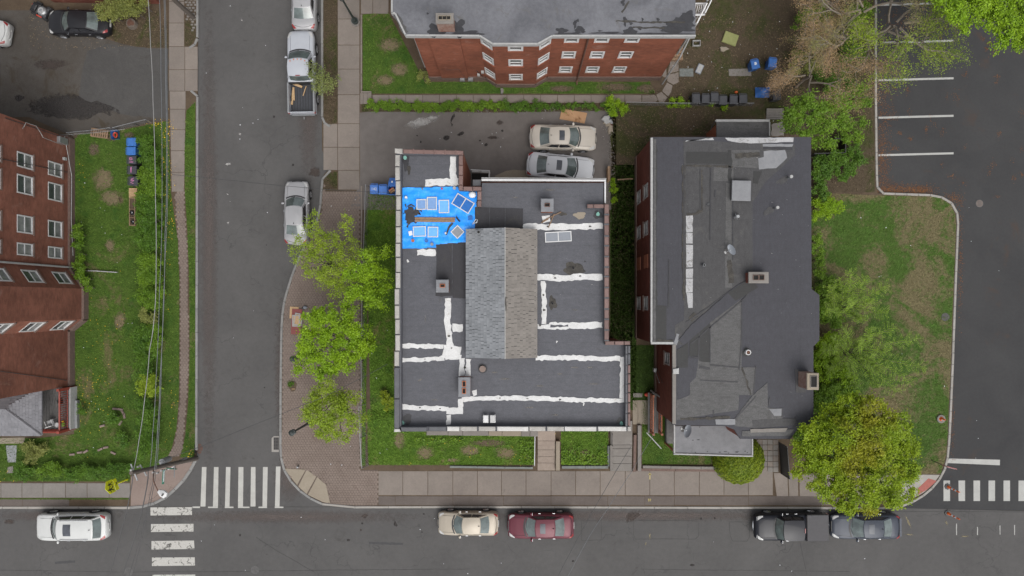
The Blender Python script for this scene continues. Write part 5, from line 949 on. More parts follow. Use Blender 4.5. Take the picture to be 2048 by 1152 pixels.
# ------------------------------------------------------------------ far north-west building
Fw = thing('red_brick_building', 'red brick building wall at top left behind the black sedan', 'building', (*W(200, -20), 0))
fo = ccw([W(110, 6), W(322, 9), (W(322, 9)[0], 34), (W(110, 6)[0], 34)])
for i in range(4): fr = wall(Fw, fo[i], fo[(i+1) % 4], 0, 8.5, [], M['brick_e'])
MB().prism(inset(fo, -.2), 8.5, 8.8).obj('roof', M['roof_e2'], Fw)
# ================================================================== VEHICLES
def smooth(t): return t*t*(3-2*t)
def interp(x, pts):
    if x <= pts[0][0]: return pts[0][1]
    for (a, b), (c, d) in zip(pts, pts[1:]):
        if x <= c: return b+(d-b)*smooth((x-a)/(c-a))
    return pts[-1][1]
def car(label, paint, px, py, rot, L=4.75, Wd=1.80, Ht=1.45, kind='sedan', sunroof=False, group='cars parked along the streets', name='parked_car', cat='car', rimx=None, grille='trim', z=0.0, flip=False, spoiler=False):
    c = thing(name, label, cat, (*W(px, py, .75), z), R(rot), group, local=True); P = PAINT[paint]; h = L/2; w = Wd/2
    pick = kind == 'pickup'; suv = kind == 'suv'
    hood = .98 if not (suv or pick) else 1.12; belt = .93 if not (suv or pick) else 1.08; deck = 1.05 if kind == 'sedan' else belt+.1
    # x of cabin (front is +x)
    if kind == 'sedan': xbf, xrf, xrr, xbr = .25*L, .085*L, -.205*L, -.368*L
    elif suv: xbf, xrf, xrr, xbr = .245*L, .12*L, -.37*L, -.455*L
    elif sunroof == 'tonneau': xbf, xrf, xrr, xbr = .25*L, .165*L, -.13*L, -.175*L
    else: xbf, xrf, xrr, xbr = .25*L, .115*L, -.095*L, -.125*L
    xend = -h if not pick else (-.19*L if sunroof == 'tonneau' else -.13*L)
    hw = lambda x: w*(1-.20*max(0, (abs(x)/h-.80)/.20)**2.2-.03*max(0, (x/h-.3)))
    def top(x):
        if kind == 'sedan': return interp(x, [(-h, .92), (-h*.9, deck), (-h*.6, deck+.02), (h*.35, hood+.03), (h*.75, .86), (h*.94, .74), (h, .62)])
        if suv: return interp(x, [(-h, 1.0), (-h*.9, 1.1), (h*.4, 1.10), (h*.75, 1.0), (h*.95, .88), (h, .7)])
        return interp(x, [(-h, 1.1), (h*.4, 1.17), (h*.8, 1.12), (h*.95, 1.03), (h, .85)])
    zl = .22 if not pick else .38
    def sec(x):
        a = hw(x); t = top(x); s = min(t-.02, interp(x, [(-h, t-.06), (-h*.5, belt), (h*.4, belt-.02), (h, t-.10)])); end = max(0, (abs(x)/h-.93)/.07) if not (pick and x < 0) else 0
        return [(a*.86, zl+.10*end), (a*.97, zl+.12+.05*end), (a, zl+.36), (a*.985, (zl+.36+s)/2), (a*.95, s-.02), (a*.88, s+.35*(t-s)), (a*.62, s+.85*(t-s)), (a*.3, t), (0, t+.012)]
    xs = [-h, -h*.985, -h*.95, -h*.88, -h*.75, -h*.6, -h*.4, -h*.2, 0, h*.2, h*.4, h*.55, h*.7, h*.82, h*.90, h*.95, h*.985, h]
    xs = sorted({x for x in xs if x > xend+.02} | {xend}); m = MB(); rings = []
    for x in xs:
        q = sec(x); rings.append([(x, y, zz) for y, zz in q]+[(x, -y, zz) for y, zz in q[-2::-1]])
    k = len(rings[0]); m.add([v for r in rings for v in r], [(i*k+j, (i+1)*k+j, (i+1)*k+j+1, i*k+j+1) for i in range(len(rings)-1) for j in range(k-1)]+[tuple(range(k)), tuple(range((len(rings)-1)*k, len(rings)*k))[::-1]])
    body = m.obj('body', P, c, smooth=True)
    def zat(x, y):
        q = sec(x); y = abs(y)
        for (a, b), (d, e) in zip(q[3:], q[4:]):
            if d <= y <= a: return e+(b-e)*((y-d)/(a-d) if a > d else 0)
        return q[-1][1]
    # cabin
    wb = w*.90; wr = w*.70 if kind == 'sedan' else w*.76; zb = belt-.04; zr = Ht-.05
    Bf = lambda v: (xbf-.20*v*v-.02, v*wb*.94, top(xbf)-.015-.05*v*v); Rf = lambda v: (xrf-.09*v*v, v*wr*.96, zr-.05*v*v)
    Br = lambda v: (xbr+.10*v*v, v*wb*.92, (top(xbr) if not pick else belt)-.015-.05*v*v); Rr_ = lambda v: (xrr+.06*v*v, v*wr*.96, zr-.02-.05*v*v)
    lerp = lambda a, b, t: tuple(a[i]+(b[i]-a[i])*t for i in range(3))
    front = lambda u, s, o=0: tuple(x+o*n for x, n in zip(lerp(Bf(u*2-1), Rf(u*2-1), s), (.75, 0, .66)))
    rear = lambda u, s, o=0: tuple(x+o*n for x, n in zip(lerp(Br(u*2-1), Rr_(u*2-1), s), (-.75, 0, .66)))
    def side(u, s, sg, o=0):
        a, b = Br(sg), Bf(sg); q = lerp(a, b, u); q = (q[0], sg*(wb*.92+.05*w*math.sin(math.pi*u)), zb-.02 if 0 < u < 1 else q[2]); a2, b2 = Rr_(sg), Rf(sg); r = lerp(a2, b2, u); r = (r[0], sg*(wr*.96+.03*w*math.sin(math.pi*u)), r[2]+.015*math.sin(math.pi*u))
        p_ = lerp(q, r, s); return (p_[0], p_[1]+sg*o*.9, p_[2]+o*.4)
    def roof(u, v, o=0):
        a, b = Rr_(v*2-1), Rf(v*2-1); q = lerp(a, b, u); y = q[1]*(1+.035*math.sin(math.pi*u)); return (q[0], y, q[2]+.05*math.sin(math.pi*u)*(1-.5*(v*2-1)**2)+o)
    m = MB(); m.grid(front, 8, 3); m.grid(rear, 8, 3, True)
    m.grid(lambda u, s: side(u, s, 1), 10, 3, True); m.grid(lambda u, s: side(u, s, -1), 10, 3); m.grid(roof, 10, 8)
    cab = m.obj('cabin', P, c, smooth=True)
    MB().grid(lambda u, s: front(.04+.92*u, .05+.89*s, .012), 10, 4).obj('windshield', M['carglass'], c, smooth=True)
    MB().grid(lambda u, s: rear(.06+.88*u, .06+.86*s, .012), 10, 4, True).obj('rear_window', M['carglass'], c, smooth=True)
    wins = [(.13, .48), (.52, .90)] if not pick else [(.12, .46), (.50, .88)]
    if suv: wins = [(.06, .30), (.33, .60), (.63, .92)]
    for sg in (1, -1):
        for a, b in wins: MB().grid(lambda u, s: side(a+(b-a)*u, .12+.74*s, sg, .012), 5, 2, sg > 0).obj('side_window', M['cardark'], c, smooth=True)
        q = [side(.05+.9*i/8, .06, sg, .016) for i in range(9)]; MB().tube(q, .012, 4).obj('belt_trim', M['chrome'], c)
        # mirrors, handles, wheels, lamps
        mx, my = xbf-.22*1-.28, sg*(wb+.12); mo = MB().ell((mx, my, belt+.06), .09, .12, .075, 10, 6).obj('wing_mirror', P, c, smooth=True); MB().box(mx-.08, my-.09, belt+.02, mx-.07, my+.09, belt+.11).obj('mirror_glass', M['chrome'], mo)
        for hx_ in ((.02, -.2) if kind != 'pickup' else (.06, -.06)): MB().box(hx_*L-.09, sg*w*.985, belt-.12, hx_*L+.09, sg*(w*.985+.035), belt-.085, .008).obj('door_handle', M['chrome'], c)
        for wx in (.300*L, -.295*L if not pick else -.31*L):
            r_ = .33 if not (suv or pick) else .38
            MB().cyl(0, 0, -.02, .02, r_+.06, 24).xf(Matrix.Translation((wx, sg*(w*.985), r_+.02)) @ Matrix.Rotation(R(90), 4, 'X')).obj('wheel_arch', M['trim'], c)
            tw = MB().cyl(0, 0, -.11, .11, r_, 24).xf(Matrix.Translation((wx, sg*(w*.985-.075), r_)) @ Matrix.Rotation(R(90), 4, 'X')).obj('wheel', M['tyre'], c)
            MB().cyl(0, 0, -.01, .01, r_*.68, 18).xf(Matrix.Translation((wx, sg*(w*.985+.037), r_)) @ Matrix.Rotation(R(90), 4, 'X')).obj('rim', M['rim'], tw)
            sm = MB()
            for i in range(5): a_ = i*2*math.pi/5; sm.tube([(wx, sg*(w*.985+.052), r_), (wx+r_*.6*math.cos(a_), sg*(w*.985+.052), r_+r_*.6*math.sin(a_))], .03, 4)
            sm.obj('spokes', M['chrome'], tw)
        lx_ = h*.90; MB().grid(lambda u, v: ((lambda x, y: (x, y, zat(x, y)+.012))(h*(.80+.165*u), sg*hw(h*(.80+.165*u))*(.93-.33*v*(0.25+.75*u)))), 5, 4, sg < 0).obj('headlight', M['lamp_white'], c, smooth=True)
        if kind == 'sedan' or suv:
            MB().grid(lambda u, v: ((lambda x, y: (x, y, zat(x, y)+.012))(-h*(.86+.125*u), sg*hw(h*(.86+.125*u))*(.955-.26*v*(.3+.7*u)))), 4, 4, sg > 0).obj('taillight', M['lamp_red'], c, smooth=True)
        q = [(x, sg*hw(x)*.70, zat(x, sg*hw(x)*.70)+.004) for x in [xbf-.05+(h*.86-xbf)*i/7 for i in range(8)]]; MB().tube(q, .008, 4).obj('hood_line', M['trim'], c)
    # nose and tail
    MB().box(h*.955, -w*.42, .50, h*1.002, w*.42, .66, .01).obj('grille', M[grille], c); MB().box(h*.97, -.24, .36, h*1.012, .24, .48, .01).obj('number_plate', M['white_dull'], c)
    fb = [(h*(1.0-.10*(v*v)), v*w*.80, .42) for v in [i/5-1 for i in range(11)]]; MB().tube(fb, .075, 6).obj('front_bumper', P if not pick else M['chrome'], c, smooth=True)
    if not pick:
        rb = [(-h*(1.0-.10*(v*v)), v*w*.82, .50) for v in [i/5-1 for i in range(11)]]; MB().tube(rb, .085, 6).obj('rear_bumper', P, c, smooth=True)
        if kind == 'sedan':
            q = [(xx, yy, zat(xx, yy)+.005) for xx, yy in [(-h*(.955-.05*(v*v)), v*hw(h*.9)*.74) for v in [i/5-1 for i in range(11)]]]; MB().tube(q, .012, 4).obj('boot_line', M['trim'], c)
        if suv:
            for sg in (1, -1): MB().tube([roof(.08+.84*i/6, .04 if sg < 0 else .96, .05) for i in range(7)], .018, 5).obj('roof_rail', M['chrome'], c)
            MB().grid(lambda u, v: (lambda q: (q[0]-.10*u, q[1]*.92, q[2]+.03-.03*u))(Rr_(v*2-1)), 2, 8, True).obj('rear_spoiler', P, c, smooth=True)
        MB().box(-h*1.03, -.24, .58, -h*.995, .24, .70, .01).obj('number_plate', M['white_dull'], c)
    if sunroof in (1, 2): MB().grid(lambda u, v: roof(.48+.28*u if not suv else .58+.22*u, .22+.56*v, .012), 4, 6).obj('sunroof', M['roofglass'], c, smooth=True)
    if spoiler: MB().grid(lambda u, v: (-h*(.99-.05*u), (v*2-1)*w*.72, deck+.03+.03*(1-u)), 2, 8).obj('boot_spoiler', P, c, smooth=True)
    wp = [(lambda q: (q[0]+.01, q[1], q[2]+.02))(front(.1+.4*i/5, .08+.1*i/5, .02)) for i in range(6)]; MB().tube(wp, .01, 4).obj('wiper', M['trim'], c)
    wp = [(lambda q: (q[0]+.01, q[1], q[2]+.02))(front(.52+.38*i/5, .06+.12*i/5, .02)) for i in range(6)]; MB().tube(wp, .01, 4).obj('wiper', M['trim'], c)
    MB().grid(lambda u, v: (lambda q: (q[0]+.10*u+.0, q[1], zat(q[0]+.10*u, q[1])+.008))(Bf((v*2-1)*.93)), 2, 10, True).obj('cowl', M['trim'], c)
    if not pick: q = roof(.06, .5); MB().ell((q[0], q[1], q[2]+.03), .07, .02, .05, 8, 5).obj('antenna', M['trim'], c)
    if pick:
        x0b, x1b = -h, xend-.03; zt = 1.12
        for sg in (1, -1):
            b_ = MB(); b_.box(x0b, sg*w*.98, .5, x1b, sg*(w*.98-.09), zt, .02); b_.obj('bed_side', P, c); MB().box(x0b+.02, sg*w*.99, zt-.02, x1b-.02, sg*(w*.98-.11), zt+.03, .012).obj('bed_rail', M['galv'] if sunroof != 'tonneau' else M['trim'], c)
            MB().box(x0b-.02, sg*w*.99, .78, x0b+.10, sg*(w*.99-.11), 1.03).obj('taillight', M['lamp_red'], c)
        MB().box(x0b, -w*.89, .5, x0b+.06, w*.89, zt-.01, .01).obj('tailgate', P, c); MB().box(x1b-.05, -w*.89, .5, x1b, w*.89, zt).obj('bed_front', M['trim'], c); MB().box(x0b+.06, -w*.89, .55, x1b-.05, w*.89, .62).obj('bed_floor', M['bin_black'], c)
        for i in range(9): yy = -w*.8+i*w*.2; MB().box(x0b+.1, yy-.02, .62, x1b-.1, yy+.02, .635).obj('bed_rib', M['black'], c)
        MB().box(x0b-.1, -w*.85, .48, x0b-.002, w*.85, .62, .02).obj('rear_bumper', M['grey_metal'], c); MB().tube([(x0b-.14, 0, .42), (x0b-.32, 0, .42)], .04, 6).obj('tow_hitch', M['galv'], c)
        if sunroof == 'tonneau': MB().box(x0b+.02, -w*.965, zt+.032, x1b-.02, w*.965, zt+.06, .02).obj('tonneau_cover', plain('tonneau_vinyl', (.055, .053, .058), .7), c)
        else:
            for i in range(5): q = front(.14+.18*i, .99); MB().ell((q[0]-.10-(.06 if i in (0, 4) else 0), q[1], q[2]+.05), .06, .035, .025, 8, 5).obj('cab_marker_light', M['lamp_amber'], c)
        MB().box(xrr+.0, -.16, Ht-.07, xrr+.04, .16, Ht-.02).obj('brake_light', M['lamp_red'], c)
    return c
car('white crossover with dark sunroof parked at left below the corner hedge', 'white', 144, 1053, 180.5, 5.15, 1.96, 1.68, 'suv', 1)
car('beige sedan parked in front of the house, left of the maroon sedan', 'beige', 936, 1047, 180, 4.33, 1.72, 1.43)
car('maroon sedan with grey sunroof parked in front of the house', 'maroon', 1081.5, 1052, 180.5, 4.72, 1.82, 1.44, sunroof=2)
car('black pickup with flat bed cover parked before the blue-grey sedan', 'navy', 1581, 1053, 180.5, 5.2, 1.93, 1.82, 'pickup', 'tonneau', name='parked_pickup', cat='pickup')
car('blue-grey sedan with sunroof half under the big roadside tree', 'blue', 1731, 1053, 180.5, 4.88, 1.80, 1.45, sunroof=1, spoiler=True)
car('silver sedan parked alone at the kerb under sparse street tree', 'silver', 593, 425, 90, 4.55, 1.76, 1.46)
trk = car('silver crew-cab pickup carrying timber in its open bed', 'truck', 604, 145, 91, 5.95, 1.98, 1.84, 'pickup', name='parked_pickup', cat='pickup')
car('silver sedan at top edge parked ahead of the silver pickup', 'silver', 608, -6, 90.5, 4.75, 1.8, 1.45)
car('tan sedan with sunroof in the driveway beside the plywood sheet', 'tan', 1126.5, 275, -1, 4.78, 1.82, 1.46, sunroof=1, group='cars parked in the driveway')
car('silver-blue sedan parked askew against the rear roof edge', 'silverblue', 1121, 334, -5.5, 4.82, 1.82, 1.44, sunroof=1, group='cars parked in the driveway')
car('black sedan in the west lot half under an olive shrub', 'black', 157, 45, 179, 4.45, 1.8, 1.46, group='cars parked in the west lot')
car('white car cut off by the left edge of the west lot', 'white', -46, 58, 170, 4.6, 1.8, 1.46, group='cars parked in the west lot')
# timber in the pickup bed
def board(label, px, py, L_, w_, rot, z, mat='wood_pale', grp='timber boards in the pickup bed'):
    b = MB(); b.box(-L_/2, -w_/2, 0, L_/2, w_/2, .05, .006); o = b.obj('timber_board', M[mat], None, label, 'board', grp); o.location = (*W(px, py, z), z); o.rotation_euler = (R(2), 0, R(rot))
board('long pale board lying lengthwise in the pickup bed', 585.5, 192, 1.25, .14, 84, .66); board('second long board beside the first in the pickup bed', 588, 188, .95, .1, 92, .67); board('short wide board lying crosswise in the pickup bed', 593.5, 170, .85, .16, -22, .72); board('thin stick at the right of the pickup bed', 609.5, 182, .75, .06, 72, .66)
# mini riding quad
q = thing('riding_mower', 'black and red ride-on mower in front of the black sedan', 'mower', (*W(80, 20, .5), 0), R(-28), local=True)
MB().box(-.65, -.36, .28, -.05, .36, .62, .08).obj('body', M['black'], q); MB().box(-.05, -.38, .3, .55, .38, .55, .1).obj('hood', M['bin_black'], q); MB().ell((.25, 0, .6), .36, .34, .16, 14, 7).obj('engine_cover', M['galv'], q, smooth=True); MB().ann(.25, 0, .70, .76, .2, .12, 16).obj('air_screen', M['white_dull'], q)
MB().box(-.5, -.22, .6, -.15, .22, .78, .05).obj('seat', M['black'], q); MB().box(-.2, -.46, .25, .45, -.38, .36).obj('side_skirt', M['red'], q)
for a in (-.45, .42):
    for s in (-1, 1): MB().cyl(0, 0, -.09, .09, .22, 16).xf(Matrix.Translation((a, s*.42, .22)) @ Matrix.Rotation(R(90), 4, 'X')).obj('wheel', M['tyre'], q)
for a in ((-.55, .12), (-.5, -.15)): MB().cyl(a[0], a[1], .6, .66, .06, 8).obj('tail_lamp', M['lamp_red'], q)
# ================================================================== VEGETATION
def quads(c, nrm, size, asp=.62, bend=0):
    """c (N,3) centres, nrm (N,3) normals, size (N,) -> (N*4,3) leaf rhombs"""
    N = len(c); r = rng.normal(size=(N, 3)); u = np.cross(nrm, r); u /= np.linalg.norm(u, axis=1)[:, None]+1e-9; w = np.cross(nrm, u)
    s = size[:, None]; v = np.stack([c-u*s*.5, c-w*s*.5*asp+u*s*.06, c+u*s*.5, c+w*s*.5*asp+u*s*.06], 1); return v.reshape(-1, 3)
def upn(N, tilt=.75):
    n = rng.normal(size=(N, 3))*tilt; n[:, 2] = np.abs(n[:, 2])+.75; return n/np.linalg.norm(n, axis=1)[:, None]
DK = 2.1
def crownpts(blobs, dens, sub, subr, fill=.25, flat=.75):
    """blobs [(x,y,z,r)] -> leaf points in clumps on the blobs' upper shells"""
    out = []; subs = []
    for x, y, z, r in blobs:
        k = max(3, int(sub*r*r)); d = rng.normal(size=(k, 3)); d[:, 2] = np.abs(d[:, 2])*.9-.25; d /= np.linalg.norm(d, axis=1)[:, None]; rad = r*np.where(rng.random(k) < fill, rng.uniform(.2, .75, k), rng.uniform(.78, 1.04, k))
        sc_ = np.array([x, y, z])+d*rad[:, None]*np.array([1, 1, flat]); subs.append(sc_)
        n = max(6, int(DK*dens*r*r/k)); p = np.repeat(sc_, n, 0)+rng.normal(size=(k*n, 3))*np.array([subr, subr, subr*.55])*rng.uniform(.6, 1.3, (k, 1)).repeat(n, 0); out.append(p)
    return np.concatenate(out), np.concatenate(subs)
def limb(m, a, b, r0, r1, sag=.15, n=5):
    a, b = Vector(a), Vector(b); L = (b-a).length; j = [Vector((rnd(-1, 1), rnd(-1, 1), rnd(-.5, .5)))*L*.05 for _ in range(n+1)]
    pts = [a.lerp(b, i/n)+Vector((0, 0, math.sin(math.pi*i/n)*L*sag))+(j[i] if 0 < i < n else Vector()) for i in range(n+1)]; m.tube(pts, r0, 6, r1)
def tree(label, base, blobs_px, z, leaf='leaf_bright', dens=700, sub=22, subr=.16, lsize=.15, trunk_r=.13, bark='bark', fork=.35, name='street_tree', twigs=1.0, group=None, cat='tree', zj=.5, fill=.25):
    bx, by = W(*base); t_ = thing(name, label, cat, (bx, by, ZB), 0, group); bl = []
    for (px, py, r, *zz) in blobs_px:
        zc = (zz[0] if zz else z)+rnd(-zj, zj); x, y = W(px, py, zc); bl.append((x, y, zc, r*(HC-zc)/(HC*SC)))
    P, S_ = crownpts(bl, dens, sub, subr, fill); sz = rng.uniform(.65, 1.25, len(P))*lsize
    crown = npmesh('crown', quads(P, upn(len(P)), sz), 4, M[leaf], t_)
    cx = sum(b[0] for b in bl)/len(bl); cy = sum(b[1] for b in bl)/len(bl); fz = z*fork; fk = (bx+(cx-bx)*.2, by+(cy-by)*.2, fz)
    m = MB(); m.tube([(bx, by, 0), (bx+rnd(-.03, .03), by, fz*.5), fk], trunk_r, 8, trunk_r*.75); m.obj('trunk', M[bark], t_)
    m = MB()
    for b in bl: limb(m, fk, (b[0], b[1], b[2]-.1*b[3]), trunk_r*.4, .018, .06)
    idx = rng.choice(len(S_), min(len(S_), int(len(S_)*.35*twigs)), replace=False)
    B_ = np.array([b[:3] for b in bl])
    for i in idx:
        s = S_[i]; b = B_[np.argmin(((B_-s)**2).sum(1))]; m.tube([tuple(b), tuple((b+s)/2+rng.normal(size=3)*.06), tuple(s)], .011, 4, .005, False)
    m.obj('branches', M[bark], t_); return t_
tree('sparse yellow-green tree overhanging the silver sedan and plaza kerb', (676, 535), [(655, 500, 34), (640, 468, 22), (690, 475, 26), (615, 500, 20), (592, 505, 12), (600, 480, 10), (670, 540, 34), (640, 545, 26), (700, 520, 26), (618, 455, 12), (690, 445, 14), (660, 580, 24), (700, 570, 24), (585, 515, 12), (625, 430, 10), (605, 540, 12)], 4.8, 'leaf_yellow', 520, 20, .17, .10, .11, 'bark', .4, twigs=1.6)
tree('bright green tree leaning over the yard fence beside the house', (728, 590), [(712, 548, 26), (738, 545, 24), (755, 570, 20), (735, 590, 24), (750, 600, 18), (762, 545, 16), (770, 500, 12), (752, 515, 18), (775, 580, 10), (716, 585, 22), (735, 520, 18), (768, 612, 9), (700, 600, 18)], 5.2, 'leaf_bright', 800, 22, .15, .12, .12)
tree('dense rounded lime-green tree in the middle of the plaza', (690, 668), [(628, 652, 28), (665, 640, 30), (700, 650, 26), (722, 672, 24), (640, 690, 34), (682, 685, 36), (620, 715, 24), (655, 725, 24), (690, 722, 22), (610, 685, 16), (735, 688, 14), (645, 630, 14), (730, 700, 12), (600, 735, 11), (640, 745, 12), (712, 700, 18)], 5.4, 'leaf_bright', 950, 24, .16, .13, .13)
tree('pale green tree at the lower end of the plaza over a lamp post', (690, 790), [(650, 790, 26), (680, 795, 26), (640, 825, 26), (670, 830, 30), (660, 860, 20), (695, 820, 20), (622, 835, 16), (700, 850, 16), (660, 772, 14), (630, 800, 18), (708, 800, 12), (640, 855, 16), (722, 835, 11), (685, 870, 13)], 5.0, 'leaf_yellow', 760, 22, .17, .11, .12)
M['leaf_sapling'] = leafmat('leaf_sapling', (.10, .13, .035), (.17, .195, .06))
tree('small young tree beside the silver pickup truck', (652, 160), [(634, 135, 9), (645, 148, 11), (637, 160, 12), (652, 165, 12), (644, 175, 11), (632, 172, 8), (663, 160, 7), (678, 156, 4), (627, 150, 7), (655, 178, 7), (622, 128, 4), (645, 185, 6), (670, 165, 5), (618, 145, 4)], 3.0, 'leaf_sapling', 850, 50, .13, .10, .05, zj=.5)
tree('broad rounded maple overhanging the main road beside the parking exit', (1690, 870), [(1630, 870, 30), (1665, 835, 30), (1700, 815, 26), (1740, 825, 32), (1790, 850, 28), (1650, 905, 38), (1700, 870, 42), (1750, 880, 44), (1800, 895, 30), (1620, 915, 26), (1660, 950, 36), (1710, 930, 44), (1765, 940, 42), (1810, 940, 24), (1680, 990, 28), (1725, 990, 34), (1775, 985, 30), (1815, 985, 14), (1690, 1015, 14), (1740, 1014, 14), (1640, 975, 18), (1600, 900, 16), (1825, 890, 13), (1785, 1005, 14), (1600, 940, 14)], 7.4, 'leaf_maple', 1150, 42, .15, .135, .22, 'bark', .35, name='maple_tree', zj=.6)
tree('bright green tree overhanging the top right parking corner', (1960, 40), [(1880, 5, 26), (1910, 25, 24), (1950, 15, 34), (1990, 30, 34), (2030, 30, 34), (2045, 70, 26), (2020, 60, 24), (1925, -20, 36), (1985, -20, 40), (2050, -10, 40), (1935, 48, 14), (2000, 85, 13), (2030, 95, 12), (2080, 60, 40), (1870, -10, 20)], 7.5, 'leaf_bright', 900, 30, .16, .14, .2, 'bark', .4, name='parking_lot_tree')
tree('green leafy tree behind the east house rear roof', (1620, 245), [(1590, 225, 20), (1620, 215, 26), (1655, 225, 24), (1610, 250, 22), (1645, 255, 22), (1575, 245, 13), (1680, 240, 16), (1660, 280, 16), (1630, 278, 14), (1690, 205, 14), (1600, 200, 14), (1665, 195, 16)], 4.5, 'leaf_mid', 900, 24, .16, .13, .12, name='yard_tree')
# bare brown-budded tree
M['bark_mid'] = plain('grey_brown_bark', (.20, .17, .135), .9, var=.25, scale=8)
def recur(m, pts, a, d, L, r, depth):
    a = Vector(a); d = Vector(d).normalized(); q = [a]; n = 4
    for i in range(n): d = (d+Vector((rnd(-.38, .38), rnd(-.38, .38), rnd(-.15, .15)))).normalized(); q.append(q[-1]+d*L/n)
    m.tube(q, r, 5, r*.55, False)
    if depth <= 1: pts += [tuple(p) for p in q[1:]]
    if depth > 0:
        for k in range(4 if depth > 1 else 3):
            b = q[2+k % 3]; dd = (d+Vector((rnd(-1, 1), rnd(-1, 1), rnd(-.35, .45)))*.95).normalized(); recur(m, pts, b, dd, L*rnd(.5, .72), r*.5, depth-1)
def baretree(label, base, z0, dirs, L, r, leaf, nleaf, spread, lsz, top=None):
    bx, by = W(*base); t_ = thing('bare_tree', label, 'tree', (bx, by, ZB)); MB().tube([(bx, by, 0), (bx+.05, by+.1, z0*.6), (bx+.1, by, z0)], r*1.6, 8, r*1.1).obj('trunk', M['bark_pale'], t_); m = MB(); pts = []
    for dx, dy, dz in dirs: recur(m, pts, (bx+.1+dx*rnd(0, .6), by+dy*rnd(0, .6), z0+rnd(-1, .6)), (dx, dy, dz), L*rnd(.85, 1.15), r, 3)
    m.obj('branches', M['bark_mid'], t_); p = np.array(pts); p = p[rng.choice(len(p), nleaf)]+rng.normal(size=(nleaf, 3))*spread; npmesh('crown', quads(p, upn(nleaf, 1.0), rng.uniform(.5, 1.3, nleaf)*lsz, .4), 4, M[leaf], t_)
baretree('large grey-limbed tree with brown budding twigs behind the north yard', (1665, 70), 4.0, [(-1, -.15, .45), (-.8, -.75, .4), (-.2, -1, .5), (.5, -.8, .5), (.9, .1, .55), (-.7, .6, .5), (.2, .9, .6), (-1, .35, .3), (-.9, -.45, .2)], 3.3, .085, 'leaf_brown', 36000, .2, .075)
baretree('thin brown twiggy tree over the blue bins in the north yard', (1590, 175), 2.5, [(-1, .1, .35), (-.5, .8, .4), (.4, .7, .5), (.7, -.3, .4), (-.4, -.6, .4)], 2.2, .07, 'leaf_brown', 15000, .18, .075)
baretree('yellow-green budding tree arching over the parking stalls edge', (1735, 90), 3.5, [(.9, .35, .4), (.4, -.9, .35), (-.3, .8, .6), (.8, .8, .5), (-.2, -.9, .4), (.9, -.3, .3), (-.8, -.3, .4)], 2.4, .09, 'leaf_yellow', 15000, .24, .11)
# sprays of pinnate leaves east of the house
def sprayshrub(label, base, sprays, z0, leaf, group=None):
    bx, by = W(*base); t_ = thing('arching_shrub', label, 'shrub', (bx, by, ZB), 0, group); m = MB(); V = []
    for (px, py, z) in sprays:
        tip = Vector((*W(px, py, z), z)); a = Vector((bx+rnd(-.3, .3), by+rnd(-.3, .3), ZB)); md = a.lerp(tip, .5)+Vector((rnd(-.3, .3), rnd(-.3, .3), z*.35)); q = [a.lerp(md, t).lerp(md.lerp(tip, t), t) for t in [i/12 for i in range(13)]]; m.tube(q, .03, 5, .008, False)
        for i in range(3, 13):
            for s in (0, 1, 2):
                c = q[i]; d = (q[i]-q[i-1]).normalized(); sd_ = d.cross(Vector((0, 0, 1))).normalized()*(1 if s == 0 else -1)+Vector((rnd(-.3, .3), rnd(-.3, .3), rnd(-.15, .25)))+d*.5; e = c+sd_*rnd(.3, .6)
                if s == 2: e = c+d*.3+Vector((rnd(-.2, .2), rnd(-.2, .2), .1))
                m.tube([c, e], .006, 3, .004, False)
                for k in range(7):
                    f = c.lerp(e, k/6); nn = (e-c).cross(Vector((0, 0, 1))).normalized()
                    for sg in (-1, 1): V.append(tuple(f+nn*sg*.055+Vector((0, 0, rnd(-.01, .01)))))
    m.obj('stems', M['bark'], t_); P = np.array(V); npmesh('leaves', quads(P, upn(len(P), .35), rng.uniform(.8, 1.25, len(P))*.1, .5), 4, M[leaf], t_)
random.seed(11)
sprayshrub('arching pinnate shrub with long sprays over the east lawn, upper one', (1672, 620), [(1700, 545, 3.5), (1730, 560, 3.3), (1770, 575, 2.8), (1680, 560, 3), (1740, 600, 3.5), (1700, 600, 4), (1660, 575, 3), (1770, 625, 2.6), (1655, 620, 3), (1720, 640, 3.2)], 3, 'leaf_spray')
sprayshrub('arching pinnate shrub reaching furthest over the east lawn, lower one', (1690, 700), [(1785, 655, 2.6), (1830, 680, 2.4), (1845, 735, 2.2), (1815, 765, 2.2), (1775, 700, 3.2), (1740, 660, 3.2), (1720, 690, 3.8), (1700, 740, 3.4), (1750, 770, 2.8), (1670, 680, 3.2), (1790, 780, 2), (1660, 740, 3), (1740, 720, 3.6), (1690, 660, 3.6), (1760, 740, 3), (1650, 700, 3), (1710, 770, 2.6)], 3, 'leaf_spray')
random.seed(12)
